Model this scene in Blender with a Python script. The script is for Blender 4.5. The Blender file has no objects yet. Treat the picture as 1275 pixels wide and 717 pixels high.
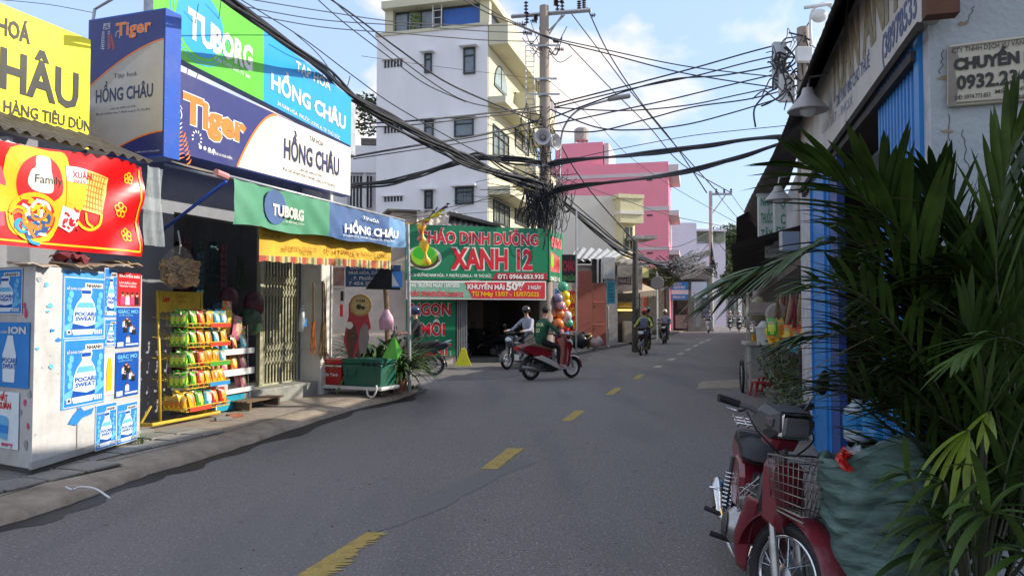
import bpy, bmesh, math, random
from mathutils import Vector, Matrix
R = math.radians
random.seed(7)
SC = bpy.context.scene
COL = SC.collection
# ------------------------------------------------------------------ camera
FPX, CX, CY, HZ, CAMZ = 928.0, 637.5, 358.5, 389.0, 1.65
TH = math.atan((HZ-CY)/FPX)
cd = bpy.data.cameras.new('camera')
cd.sensor_width = 36.0
cd.lens = FPX/1275.0*36.0
cd.clip_start = 0.05
cd.clip_end = 3000
cam = bpy.data.objects.new('camera', cd)
cam.location = (0, 0, CAMZ)
cam.rotation_euler = (R(90)+TH, 0, 0)
COL.objects.link(cam)
SC.camera = cam
# ------------------------------------------------------------------ light
SUN_EL, SUN_AZ = 29.0, 5.0          # azimuth: degrees from +X towards +Y
sd = Vector((math.cos(R(SUN_EL))*math.cos(R(SUN_AZ)), math.cos(R(SUN_EL))*math.sin(R(SUN_AZ)), math.sin(R(SUN_EL))))
sl = bpy.data.lights.new('sun', 'SUN')
sl.energy = 2.0
sl.angle = R(0.6)
sl.color = (1.0, 0.93, 0.80)
so = bpy.data.objects.new('sun', sl)
so.rotation_euler = sd.to_track_quat('Z', 'Y').to_euler()
COL.objects.link(so)
w = bpy.data.worlds.new("World")
SC.world = w
w.use_nodes = True
nt = w.node_tree
N = nt.nodes
L = nt.links
N.clear()
out = N.new('ShaderNodeOutputWorld')
bg = N.new('ShaderNodeBackground')
sky = N.new('ShaderNodeTexSky')
sky.sky_type = 'NISHITA'
sky.sun_disc = False
sky.sun_elevation = R(SUN_EL)
sky.sun_rotation = R(90-SUN_AZ)
sky.air_density = 1.0
sky.dust_density = 0.6
sky.ozone_density = 1.5
bg.inputs[1].default_value = 0.15
tc = N.new('ShaderNodeTexCoord')
mp = N.new('ShaderNodeMapping')
mp.inputs['Scale'].default_value = (1.0, 1.0, 1.7)
mp.inputs['Location'].default_value = (0.35, 0.1, 0.2)
L.new(tc.outputs['Generated'], mp.inputs[0])
n1 = N.new('ShaderNodeTexNoise')
n1.inputs['Scale'].default_value = 4.2
n1.inputs['Detail'].default_value = 7
n1.inputs['Roughness'].default_value = 0.52
n1.inputs['Distortion'].default_value = 0.25
L.new(mp.outputs[0], n1.inputs['Vector'])
cr = N.new('ShaderNodeValToRGB')
cr.color_ramp.elements[0].position = 0.49
cr.color_ramp.elements[0].color = (0, 0, 0, 1)
cr.color_ramp.elements[1].position = 0.62
cr.color_ramp.elements[1].color = (1, 1, 1, 1)
L.new(n1.outputs['Fac'], cr.inputs[0])
mx = N.new('ShaderNodeMixRGB')
mx.inputs[2].default_value = (2.8, 2.55, 2.45, 1)
L.new(cr.outputs[0], mx.inputs[0])
# pale haze band towards the horizon
sep = N.new('ShaderNodeSeparateXYZ')
L.new(tc.outputs['Generated'], sep.inputs[0])
hr = N.new('ShaderNodeValToRGB')
hr.color_ramp.interpolation = 'EASE'
hr.color_ramp.elements[0].position = 0.0
hr.color_ramp.elements[0].color = (.88, .88, .88, 1)
hr.color_ramp.elements[1].position = 0.55
hr.color_ramp.elements[1].color = (.75, .75, .75, 1)
L.new(sep.outputs[2], hr.inputs[0])
mh = N.new('ShaderNodeMixRGB')
mh.inputs[2].default_value = (1.16, 1.52, 2.15, 1)
L.new(hr.outputs[0], mh.inputs[0])
L.new(sky.outputs[0], mh.inputs[1])
L.new(mh.outputs[0], mx.inputs[1])
L.new(mx.outputs[0], bg.inputs[0])
L.new(bg.outputs[0], out.inputs[0])
SC.view_settings.view_transform = 'Standard'
SC.view_settings.look = 'None'
SC.view_settings.exposure = 1.6
SC.view_settings.gamma = 1.0
try:
 SC.cycles.use_denoising = True
 SC.cycles.max_bounces = 6
 SC.cycles.transparent_max_bounces = 8
except Exception:
 pass
# ------------------------------------------------------------------ helpers
def ray(px, py):
 u = (px-CX)/FPX
 v = -(py-CY)/FPX
 c, s = math.cos(TH), math.sin(TH)
 return Vector((u, c-v*s, s+v*c))
def P(px, py, Y):
 d = ray(px, py)
 t = Y/d.y
 return Vector((d.x*t, Y, CAMZ+d.z*t))
def G(px, py, z=0.0):
 d = ray(px, py)
 t = (z-CAMZ)/d.z
 return Vector((d.x*t, d.y*t, z))
class Plane:
 """upright plane: local x along d (rightwards as seen), local y away from the viewer, local z up"""
 def __init__(s, p, d):
  s.p = Vector((p[0], p[1], 0))
  s.d = Vector((d[0], d[1], 0)).normalized()
  s.n = Vector((-s.d.y, s.d.x, 0))
 def uv(s, px, py, off=0.0):
  r = ray(px, py)
  q = s.p - s.n*off
  t = (q.x*s.n.x+q.y*s.n.y)/(r.x*s.n.x+r.y*s.n.y)
  h = Vector((r.x*t, r.y*t, CAMZ+r.z*t))
  return (h-s.p).dot(s.d), h.z
 def M(s, x=0, y=0, z=0):
  o = s.p+s.d*x+s.n*y
  return Matrix(((s.d.x, s.n.x, 0, o.x), (s.d.y, s.n.y, 0, o.y), (0, 0, 1, z), (0, 0, 0, 1)))
 def moved(s, x, y):
  return Plane(s.p+s.d*x+s.n*y, s.d)
def lin(v):
 v /= 255.0
 return v/12.92 if v <= 0.04045 else ((v+0.055)/1.055)**2.4
def hexc(h):
 h = h.lstrip('#')
 return tuple(lin(int(h[i:i+2], 16)) for i in (0, 2, 4))
MATS = {}
def mat(name, col, rough=0.6, metal=0.0, var=0.10, scale=5.0, bump=0.0, bscale=40.0, dirt=0.0, dcol='3a342c', dscale=1.2, trans=0.0, alpha=1.0, emit=0.0, coat=0.0, spec=0.5, stretch=None):
 if name in MATS:
  return MATS[name]
 m = bpy.data.materials.new(name)
 m.use_nodes = True
 t = m.node_tree
 b = t.nodes['Principled BSDF']
 c = hexc(col) if isinstance(col, str) else col
 b.inputs['Roughness'].default_value = rough
 b.inputs['Metallic'].default_value = metal
 b.inputs['Specular IOR Level'].default_value = spec
 if coat:
  b.inputs['Coat Weight'].default_value = coat
  b.inputs['Coat Roughness'].default_value = 0.08
 if trans:
  b.inputs['Transmission Weight'].default_value = trans
 if alpha < 1:
  b.inputs['Alpha'].default_value = alpha
 co = t.nodes.new('ShaderNodeTexCoord')
 vec = co.outputs['Object']
 if stretch:
  mp_ = t.nodes.new('ShaderNodeMapping')
  mp_.inputs['Scale'].default_value = stretch
  t.links.new(vec, mp_.inputs[0])
  vec = mp_.outputs[0]
 nz = t.nodes.new('ShaderNodeTexNoise')
 nz.inputs['Scale'].default_value = scale
 nz.inputs['Detail'].default_value = 5
 nz.inputs['Roughness'].default_value = 0.62
 t.links.new(vec, nz.inputs['Vector'])
 rp = t.nodes.new('ShaderNodeValToRGB')
 rp.color_ramp.elements[0].position = 0.3
 rp.color_ramp.elements[1].position = 0.7
 rp.color_ramp.elements[0].color = tuple(max(0, x*(1-var)) for x in c)+(1,)
 rp.color_ramp.elements[1].color = tuple(min(1, x*(1+var)) for x in c)+(1,)
 t.links.new(nz.outputs['Fac'], rp.inputs[0])
 res = rp.outputs[0]
 if dirt:
  nd = t.nodes.new('ShaderNodeTexNoise')
  nd.inputs['Scale'].default_value = dscale
  nd.inputs['Detail'].default_value = 8
  nd.inputs['Roughness'].default_value = 0.7
  t.links.new(vec, nd.inputs['Vector'])
  rd = t.nodes.new('ShaderNodeValToRGB')
  rd.color_ramp.elements[0].position = 0.48
  rd.color_ramp.elements[1].position = 0.72
  rd.color_ramp.elements[0].color = (0, 0, 0, 1)
  rd.color_ramp.elements[1].color = (dirt, dirt, dirt, 1)
  t.links.new(nd.outputs['Fac'], rd.inputs[0])
  mxx = t.nodes.new('ShaderNodeMixRGB')
  mxx.inputs[2].default_value = hexc(dcol)+(1,)
  t.links.new(rd.outputs[0], mxx.inputs[0])
  t.links.new(res, mxx.inputs[1])
  res = mxx.outputs[0]
 t.links.new(res, b.inputs['Base Color'])
 if emit:
  b.inputs['Emission Strength'].default_value = emit
  b.inputs['Emission Color'].default_value = c+(1,)
 if bump:
  nb = t.nodes.new('ShaderNodeTexNoise')
  nb.inputs['Scale'].default_value = bscale
  nb.inputs['Detail'].default_value = 6
  t.links.new(vec, nb.inputs['Vector'])
  bp = t.nodes.new('ShaderNodeBump')
  bp.inputs['Strength'].default_value = bump
  bp.inputs['Distance'].default_value = 0.02
  t.links.new(nb.outputs['Fac'], bp.inputs['Height'])
  t.links.new(bp.outputs[0], b.inputs['Normal'])
 MATS[name] = m
 return m
GLY = {}
def glyphs(s, bold):
 k = (s, bold)
 if k not in GLY:
  cu = bpy.data.curves.new('t', 'FONT')
  cu.body = s
  cu.offset = bold
  cu.resolution_u = 2
  ob = bpy.data.objects.new('t', cu)
  me = bpy.data.meshes.new_from_object(ob)
  vs = [v.co.copy() for v in me.vertices]
  fs = [tuple(p.vertices) for p in me.polygons]
  bpy.data.objects.remove(ob)
  bpy.data.curves.remove(cu)
  bpy.data.meshes.remove(me)
  GLY[k] = (vs, fs)
 return GLY[k]
def frame_of(d):
 d = d.normalized()
 a = Vector((0, 0, 1)) if abs(d.z) < 0.9 else Vector((1, 0, 0))
 u = d.cross(a).normalized()
 return u, d.cross(u).normalized()
class MB:
 def __init__(s):
  s.v = []
  s.f = []
  s.mi = []
  s.k = 0
  s.T = None
 def add(s, vs, fs):
  o = len(s.v)
  if s.T is not None:
   vs = [s.T @ Vector(q) for q in vs]
  s.v += [tuple(q) for q in vs]
  s.f += [tuple(i+o for i in q) for q in fs]
  s.mi += [s.k]*len(fs)
  return s
 def box(s, x0, x1, y0, y1, z0, z1):
  return s.add([(x0, y0, z0), (x1, y0, z0), (x1, y1, z0), (x0, y1, z0), (x0, y0, z1), (x1, y0, z1), (x1, y1, z1), (x0, y1, z1)],
                     [(0, 3, 2, 1), (4, 5, 6, 7), (0, 1, 5, 4), (1, 2, 6, 5), (2, 3, 7, 6), (3, 0, 4, 7)])
 def bbox(s, x0, x1, y0, y1, z0, z1, b=0.01):
  """box with chamfered vertical and top edges"""
  b = min(b, (x1-x0)/2.1, (y1-y0)/2.1, (z1-z0)/2.1)
  def ring(i, z):
   return [(x0+i+b, y0+i, z), (x1-i-b, y0+i, z), (x1-i, y0+i+b, z), (x1-i, y1-i-b, z), (x1-i-b, y1-i, z), (x0+i+b, y1-i, z), (x0+i, y1-i-b, z), (x0+i, y0+i+b, z)]
  vs = ring(b*.7, z0)+ring(0, z0+b)+ring(0, z1-b)+ring(b*.7, z1)
  fs = [tuple(range(7, -1, -1)), tuple(range(24, 32))]
  for r_ in range(3):
   for i in range(8):
    j = (i+1) % 8
    fs.append((r_*8+i, r_*8+j, r_*8+8+j, r_*8+8+i))
  return s.add(vs, fs)
 def quad(s, a, b, c, d):
  return s.add([a, b, c, d], [(0, 1, 2, 3)])
 def poly(s, pts, y=0.0):
  """flat outline in the xz plane facing -y"""
  return s.add([(p[0], y, p[1]) for p in pts], [tuple(range(len(pts)))])
 def prism(s, pts, y0, y1):
  """outline in xz extruded from y0 to y1"""
  n = len(pts)
  vs = [(p[0], y0, p[1]) for p in pts]+[(p[0], y1, p[1]) for p in pts]
  fs = [tuple(range(n)), tuple(range(2*n-1, n-1, -1))]
  for i in range(n):
   j = (i+1) % n
   fs.append((i, i+n, j+n, j))
  return s.add(vs, fs)
 def slab(s, pts, hw, b=0.02, yc=0.0):
  """side outline (x,z) with rounded thickness about y=yc"""
  n = len(pts)
  cx = sum(p[0] for p in pts)/n
  cz = sum(p[1] for p in pts)/n
  vs = []
  for (q, yy) in ((0, -hw), (1, -hw+b), (1, hw-b), (0, hw)):
   for p in pts:
    d = Vector((p[0]-cx, p[1]-cz))
    l = d.length or 1
    k = 1 if q else max(0.3, (l-b)/l)
    vs.append((cx+d.x*k, yc+yy, cz+d.y*k))
  fs = [tuple(range(n)), tuple(range(4*n-1, 3*n-1, -1))]
  for r_ in range(3):
   for i in range(n):
    j = (i+1) % n
    fs.append((r_*n+i, r_*n+n+i, r_*n+n+j, r_*n+j))
  return s.add(vs, fs)
 def zprism(s, pts, z0, z1):
  n = len(pts)
  vs = [(p[0], p[1], z0) for p in pts]+[(p[0], p[1], z1) for p in pts]
  fs = [tuple(range(n-1, -1, -1)), tuple(range(n, 2*n))]
  for i in range(n):
   j = (i+1) % n
   fs.append((i, j, j+n, i+n))
  return s.add(vs, fs)
 def tube(s, pts, r, n=6, cap=True):
  pts = [Vector(p) for p in pts]
  rs = r if isinstance(r, (list, tuple)) else [r]*len(pts)
  vs = []
  u = None
  for i, p in enumerate(pts):
   a = pts[max(i-1, 0)]
   c = pts[min(i+1, len(pts)-1)]
   d = (c-a).normalized() if (c-a).length > 1e-9 else Vector((0, 0, 1))
   if u is None:
    u, w_ = frame_of(d)
   else:
    u = (u-d*u.dot(d))
    u = u.normalized() if u.length > 1e-6 else frame_of(d)[0]
    w_ = d.cross(u)
   for k in range(n):
    an = 2*math.pi*k/n
    vs.append(p+(u*math.cos(an)+w_*math.sin(an))*rs[i])
  fs = []
  for i in range(len(pts)-1):
   for k in range(n):
    j = (k+1) % n
    fs.append((i*n+k, i*n+j, i*n+n+j, i*n+n+k))
  if cap:
   fs.append(tuple(range(n-1, -1, -1)))
   fs.append(tuple((len(pts)-1)*n+k for k in range(n)))
  return s.add(vs, fs)
 def lathe(s, prof, c=(0, 0, 0), axis='z', n=16, a0=0, a1=360, cap=True):
  vs = []
  full = (a1-a0) >= 360
  m = n if full else n+1
  for (r, h) in prof:
   for k in range(m):
    a = R(a0+(a1-a0)*k/n)
    x, y = r*math.cos(a), r*math.sin(a)
    if axis == 'z':
     q = (x, y, h)
    elif axis == 'y':
     q = (x, h, y)
    else:
     q = (h, x, y)
    vs.append((q[0]+c[0], q[1]+c[1], q[2]+c[2]))
  fs = []
  for i in range(len(prof)-1):
   for k in range(n):
    j = (k+1) % m
    fs.append((i*m+k, i*m+j, i*m+m+j, i*m+m+k))
  if cap and full and prof[0][0] > 1e-5:
   fs.append(tuple(range(m-1, -1, -1)))
  if cap and full and prof[-1][0] > 1e-5:
   fs.append(tuple((len(prof)-1)*m+k for k in range(m)))
  return s.add(vs, fs)
 def ball(s, c, r, n=10, m=6, sc=(1, 1, 1)):
  vs = [(c[0], c[1], c[2]+r*sc[2])]
  for i in range(1, m):
   t = math.pi*i/m
   for k in range(n):
    a = 2*math.pi*k/n
    vs.append((c[0]+r*sc[0]*math.sin(t)*math.cos(a), c[1]+r*sc[1]*math.sin(t)*math.sin(a), c[2]+r*sc[2]*math.cos(t)))
  vs.append((c[0], c[1], c[2]-r*sc[2]))
  fs = []
  for k in range(n):
   fs.append((0, 1+k, 1+(k+1) % n))
   fs.append((len(vs)-1, 1+(m-2)*n+(k+1) % n, 1+(m-2)*n+k))
  for i in range(m-2):
   for k in range(n):
    j = (k+1) % n
    fs.append((1+i*n+k, 1+(i+1)*n+k, 1+(i+1)*n+j, 1+i*n+j))
  return s.add(vs, fs)
 def torus(s, c, R_, r, axis='y', n=24, m=8, sq=1.0):
  vs = []
  for i in range(n):
   a = 2*math.pi*i/n
   for k in range(m):
    b = 2*math.pi*k/m
    rr = R_+r*math.cos(b)
    h = r*sq*math.sin(b)
    x, z = rr*math.cos(a), rr*math.sin(a)
    q = (x, h, z) if axis == 'y' else ((x, z, h) if axis == 'z' else (h, x, z))
    vs.append((q[0]+c[0], q[1]+c[1], q[2]+c[2]))
  fs = []
  for i in range(n):
   for k in range(m):
    i2, k2 = (i+1) % n, (k+1) % m
    fs.append((i*m+k, i2*m+k, i2*m+k2, i*m+k2))
  return s.add(vs, fs)
 def grid(s, fn, nu, nv):
  vs = [fn(i/nu, j/nv) for j in range(nv+1) for i in range(nu+1)]
  fs = []
  for j in range(nv):
   for i in range(nu):
    a = j*(nu+1)+i
    fs.append((a, a+1, a+nu+2, a+nu+1))
  return s.add(vs, fs)
 def disc(s, x, z, r, y=0, n=20, sx=1.0, sz=1.0):
  return s.poly([(x+r*sx*math.cos(2*math.pi*k/n), z+r*sz*math.sin(2*math.pi*k/n)) for k in range(n)], y)
 def stroke(s, pts, wd, y=0.0):
  """flat stroke of width wd in the xz plane"""
  ws = wd if isinstance(wd, (list, tuple)) else [wd]*len(pts)
  l, r = [], []
  for i, p in enumerate(pts):
   a = pts[max(i-1, 0)]
   c = pts[min(i+1, len(pts)-1)]
   d = Vector((c[0]-a[0], c[1]-a[1]))
   d = d.normalized() if d.length > 1e-9 else Vector((1, 0))
   l.append((p[0]-d.y*ws[i]/2, y, p[1]+d.x*ws[i]/2))
   r.append((p[0]+d.y*ws[i]/2, y, p[1]-d.x*ws[i]/2))
  n = len(pts)
  return s.add(l+r, [(i, n+i, n+i+1, i+1) for i in range(n-1)])
 def text(s, t, x, z, h, w=None, y=0.0, bold=0.0, align='l', fn=None):
  """letters with cap height h on baseline z in the xz plane, fitted to width w"""
  vs, fs = glyphs(t, bold)
  if not vs:
   return s
  x0 = min(v.x for v in vs)
  x1 = max(v.x for v in vs)
  k = h/0.682
  kx = (w/(x1-x0)) if w else k
  W = kx*(x1-x0)
  dx = {'l': 0, 'c': -W/2, 'r': -W}[align]
  q = [(x+dx+(v.x-x0)*kx, y, z+v.y*k) for v in vs]
  if fn:
   q = [fn(*a) for a in q]
  return s.add(q, fs)
 def build(s, name, mats, parent=None, smooth=False, world=False, kind=None, label=None, cat=None, group=None, origin=None, M=None, bevel=0, mods=None):
  vs = s.v
  if world and parent is not None:
   Wp = parent.get('_M')
   Mi = WM[parent.name].inverted()
   vs = [Mi @ Vector(q) for q in vs]
  me = bpy.data.meshes.new(name)
  o = bpy.data.objects.new(name, me)
  if parent is None and M is None:
   if origin is None and vs:
    xs = [q[0] for q in vs]
    ys = [q[1] for q in vs]
    zs = [q[2] for q in vs]
    origin = ((min(xs)+max(xs))/2, (min(ys)+max(ys))/2, min(zs))
   vs = [(q[0]-origin[0], q[1]-origin[1], q[2]-origin[2]) for q in vs]
   o.location = origin
   WM[o.name] = Matrix.Translation(origin)
  elif M is not None:
   o.matrix_world = M
   WM[o.name] = M.copy()
  me.from_pydata([tuple(q) for q in vs], [], s.f)
  if not isinstance(mats, (list, tuple)):
   mats = [mats]
  for m_ in mats:
   me.materials.append(m_)
  if len(mats) > 1:
   me.polygons.foreach_set('material_index', s.mi)
  if smooth:
   me.polygons.foreach_set('use_smooth', [True]*len(me.polygons))
   if smooth == 2:
    try:
     me.set_sharp_from_angle(angle=R(35))
    except Exception:
     pass
  me.update()
  COL.objects.link(o)
  if parent is not None:
   o.parent = parent
   WM[o.name] = WM[parent.name]
  if bevel:
   bv = o.modifiers.new('bevel', 'BEVEL')
   bv.width = bevel
   bv.segments = 2
  if kind:
   o['kind'] = kind
  if label:
   o['label'] = label
  if cat:
   o['category'] = cat
  if group:
   o['group'] = group
  return o
WM = {}
def thing(name, label, cat, M=None, loc=None, rz=0.0, group=None):
 o = bpy.data.objects.new(name, None)
 o.empty_display_size = 0.1
 COL.objects.link(o)
 if M is None:
  M = Matrix.Translation(Vector(loc or (0, 0, 0))) @ Matrix.Rotation(rz, 4, 'Z')
 o.matrix_world = M
 WM[o.name] = M.copy()
 o['label'] = label
 o['category'] = cat
 if group:
  o['group'] = group
 return o
def tag(o, label, cat, group=None):
 o['label'] = label
 o['category'] = cat
 if group:
  o['group'] = group
 return o
def dup(root, M, label=None, group=None, keepgroup=True):
 r = root.copy()
 COL.objects.link(r)
 r.matrix_world = M
 WM[r.name] = M.copy()
 if label:
  r['label'] = label
 if group:
  r['group'] = group
 for ch in list(root.children):
  c = ch.copy()
  COL.objects.link(c)
  c.parent = r
  for g in list(ch.children):
   d = g.copy()
   COL.objects.link(d)
   d.parent = c
 return r
def lerp(a, b, t):
 return a+(b-a)*t
def catmull(pts, k=6):
 pts = [Vector(p) for p in pts]
 o = []
 for i in range(len(pts)-1):
  p0 = pts[max(i-1, 0)]
  p1, p2 = pts[i], pts[i+1]
  p3 = pts[min(i+2, len(pts)-1)]
  for j in range(k):
   t = j/k
   o.append(0.5*((2*p1)+(p2-p0)*t+(2*p0-5*p1+4*p2-p3)*t*t+(3*p1-p0-3*p2+p3)*t*t*t))
 o.append(pts[-1])
 return o
# ------------------------------------------------------------------ materials used widely
asphalt = mat('asphalt', (0.195, 0.172, 0.155), rough=0.9, var=0.28, scale=90, bump=0.7, bscale=160, dirt=0.35, dcol='8a8078', dscale=0.6)
def road_detail(m_):
 """aggregate specks, tyre polished bands and faint stains on the asphalt"""
 t_ = m_.node_tree
 b_ = t_.nodes['Principled BSDF']
 co_ = t_.nodes.new('ShaderNodeTexCoord')
 res = b_.inputs['Base Color'].links[0].from_socket
 for (sc_, p0_, p1_, colr, k, st) in ((48, .60, .66, (.48, .45, .42, 1), .8, None), (40, .60, .67, (.03, .03, .03, 1), .7, None), (1.1, .5, .75, (.09, .088, .09, 1), .55, (1, .16, 1)), (.35, .45, .7, (.22, .205, .19, 1), .5, (1, .3, 1)), (9, .66, .74, (.06, .055, .05, 1), .5, None)):
  v_ = co_.outputs['Object']
  if st:
   mp_ = t_.nodes.new('ShaderNodeMapping')
   mp_.inputs['Scale'].default_value = st
   mp_.inputs['Rotation'].default_value = (0, 0, R(17))
   t_.links.new(v_, mp_.inputs[0])
   v_ = mp_.outputs[0]
  n_ = t_.nodes.new('ShaderNodeTexNoise')
  n_.inputs['Scale'].default_value = sc_
  n_.inputs['Detail'].default_value = 3
  t_.links.new(v_, n_.inputs['Vector'])
  r_ = t_.nodes.new('ShaderNodeValToRGB')
  r_.color_ramp.elements[0].position = p0_
  r_.color_ramp.elements[1].position = p1_
  r_.color_ramp.elements[0].color = (0, 0, 0, 1)
  r_.color_ramp.elements[1].color = (k, k, k, 1)
  t_.links.new(n_.outputs['Fac'], r_.inputs[0])
  x_ = t_.nodes.new('ShaderNodeMixRGB')
  x_.inputs[2].default_value = colr
  t_.links.new(r_.outputs[0], x_.inputs[0])
  t_.links.new(res, x_.inputs[1])
  res = x_.outputs[0]
 t_.links.new(res, b_.inputs['Base Color'])
road_detail(asphalt)
concrete = mat('pavement_concrete', (0.29, 0.24, 0.19), rough=0.92, var=0.22, scale=7, bump=0.5, bscale=60, dirt=0.55, dcol='4c443a', dscale=1.6)
kerbm = mat('kerb_concrete', (0.33, 0.265, 0.20), rough=0.92, var=0.22, scale=5, bump=0.6, bscale=50, dirt=0.5, dcol='5a5044', dscale=2.2)
tilem = mat('paver_tile', (0.25, 0.235, 0.21), rough=0.85, var=0.2, scale=9, bump=0.4, bscale=60, dirt=0.45, dcol='4a4238', dscale=3)
jointm = mat('joint_dirt', (0.045, 0.04, 0.033), rough=1, var=0.3, scale=30)
wetm = mat('gutter_damp', (0.016, 0.0155, 0.015), rough=0.55, var=0.4, scale=20, bump=0.4)
yline = mat('yellow_road_paint', (0.42, 0.29, 0.07), rough=0.85, var=0.2, scale=40, bump=0.4, bscale=150, dirt=0.55, dcol='56503e', dscale=9)
wline = mat('worn_pale_paint', (0.42, 0.40, 0.30), rough=0.85, var=0.2, scale=30, dirt=0.5, dcol='56503e', dscale=9)
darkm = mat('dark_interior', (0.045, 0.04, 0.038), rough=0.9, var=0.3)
black = mat('black_rubber', (0.012, 0.012, 0.013), rough=0.65, var=0.2)
cablem = mat('cable_black', (0.014, 0.015, 0.02), rough=0.6, var=0.2)
steel = mat('galvanised_steel', (0.42, 0.43, 0.44), rough=0.45, metal=0.6, var=0.15, dirt=0.3, dscale=4)
chrome = mat('chrome', (0.65, 0.65, 0.66), rough=0.18, metal=1.0, var=0.1)
white = mat('white_paint', (0.66, 0.65, 0.63), rough=0.6, var=0.06, dirt=0.25, dcol='8c8476', dscale=3)
whitep = mat('white_print', (0.70, 0.70, 0.69), rough=0.5, var=0.03)
wood = mat('weathered_wood', (0.15, 0.10, 0.06), rough=0.85, var=0.35, scale=12, stretch=(8, 8, 1), bump=0.4)
card = mat('cardboard', (0.34, 0.24, 0.15), rough=0.9, var=0.2, scale=6, dirt=0.3)
brownbrick = mat('brick_red', (0.30, 0.10, 0.05), rough=0.9, var=0.3, bump=0.3)
def flat(name, h, rough=0.5, **k):
 k.setdefault('var', 0.08)
 k.setdefault('dirt', 0.14)
 k.setdefault('dcol', '7a7468')
 k.setdefault('dscale', 1.8)
 return mat(name, h, rough=rough, **k)
# ------------------------------------------------------------------ ground
gb = MB()
gb.grid(lambda u, v: (-200+400*u, -30+u*0+ (v**3)*700, -0.0), 40, 40)
ground = gb.build('road', asphalt, kind='structure', origin=(0, 0, 0))
# lane dashes along the centre of the road, broken edges
def dash(px0, py0, px1, py1, wpx0, wpx1, ragged, m, k):
 a0, b0 = G(px0, py0, 0), G(px0+wpx0, py0, 0)
 a1, b1 = G(px1, py1, 0), G(px1+wpx1, py1, 0)
 n = 70
 la, lb = [], []
 rr = random.Random(k)
 for i in range(n+1):
  t = i/n
  p = a0.lerp(a1, t)
  q = b0.lerp(b1, t)
  e = ragged*rr.random()**1.6*(.3+.7*abs(math.sin(i*.8+k)))
  p = p.lerp(q, rr.random()*0.06)
  q = q.lerp(p, e)
  la.append((p.x, p.y, 0.004))
  lb.append((q.x, q.y, 0.004))
 d = MB()
 d.add(la+lb, [(i, n+1+i, n+2+i, i+1) for i in range(n)])
 d.build('lane_dash', m, ground, world=True, label=None)
for i, a in enumerate([(352, 726, 455, 663, 60, 28, 0.62), (597, 584, 632, 558, 24, 22, 0.2), (698, 524, 716, 511, 15, 14, 0.15), (753, 491.5, 765, 483, 11, 10, 0.1), (787, 472, 795, 466, 8, 8, 0.05)]):
 dash(*a, yline, i)
for i, (x, y, w_) in enumerate([(812, 457.5, 10), (829, 448.5, 9), (842, 441.5, 7), (852, 436, 6), (861, 431.5, 5.5), (869, 427.5, 5), (877, 424.5, 4.5)]):
 dash(x, y, x+5, y-2.4, w_, w_-.7, 0.1, wline, i+9)
# dark repaired patches and stains of old paint on the asphalt
patchm = mat('asphalt_patch', (0.150, 0.14, 0.132), rough=0.88, var=0.25, scale=60, bump=0.4, bscale=150)
def gpoly(px, z=0.004, jit=0.0, seed=0, sub=6):
 rr = random.Random(seed)
 pts = [G(x, y, 0) for x, y in px]
 o = []
 for i in range(len(pts)):
  a, b = pts[i], pts[(i+1) % len(pts)]
  L_ = (b-a).length
  for k in range(sub):
   p = a.lerp(b, k/sub)
   o.append((p.x+rr.uniform(-1, 1)*jit*L_*.1, p.y+rr.uniform(-1, 1)*jit*L_*.1, z))
 return o
pb = MB()
q = gpoly([(455, 668), (500, 652), (560, 628), (605, 602), (668, 574), (640, 574), (592, 590), (545, 612), (520, 628), (505, 648)], 0.0025, .4, 3, 7)
pb.add(q, [tuple(range(len(q)))])
pb.build('road_stain', patchm, ground, world=True)
# ---- left pavement: kerb line from pixels on the road
kl_px = [(-260, 745), (-120, 697), (0, 656), (70, 634), (140, 608), (200, 587), (262, 569), (330, 547), (400, 523), (450, 508), (490, 499), (514, 491), (520, 486), (513, 481), (490, 477), (440, 474), (380, 473), (330, 472)]
kl = [G(x, y) for x, y in kl_px]
kl = catmull(kl, 5)
def offset_line(pts, d):
 o = []
 for i, p in enumerate(pts):
  a = pts[max(i-1, 0)]
  c = pts[min(i+1, len(pts)-1)]
  t = (c-a).normalized()
  o.append(p+Vector((-t.y, t.x, 0))*d)
 return o
KH = 0.13
far = [Vector((-30, kl[-1].y+0.3, 0)), Vector((-30, kl[0].y-1, 0))]
def face_strip(lines, name, m, parent=None, kind=None, smooth=True):
 b = MB()
 n = len(lines[0])
 vs = [tuple(p) for l in lines for p in l]
 fs = []
 for r_ in range(len(lines)-1):
  for i in range(n-1):
   fs.append((r_*n+i, r_*n+i+1, r_*n+n+i+1, r_*n+n+i))
 b.add(vs, fs)
 return b.build(name, m, parent, smooth=smooth, kind=kind, world=parent is not None, origin=(0, 0, 0) if parent is None else None)
def lift(l, z):
 return [Vector((p.x, p.y, z)) for p in l]
rk = random.Random(4)
kb0 = [p+Vector((rk.uniform(-.02, .02), rk.uniform(-.02, .02), 0)) for p in kl]
kerb = face_strip([lift(kb0, -0.02), lift(offset_line(kb0, .03), 0.055), lift(offset_line(kl, .08), 0.085), lift(offset_line(kl, .42), KH-.008), lift(offset_line(kl, .46), KH-.03)], 'kerb', kerbm, kind='structure')
inner = lift(offset_line(kl, .45), KH-.012)
pv = MB()
vs = inner+[Vector((-30, inner[-1].y, KH-.012)), Vector((-30, inner[0].y-.5, KH-.012))]
pv.add(vs, [tuple(range(len(vs)))])
pavement = pv.build('pavement', concrete, kind='structure', origin=(0, 0, 0))
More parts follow.
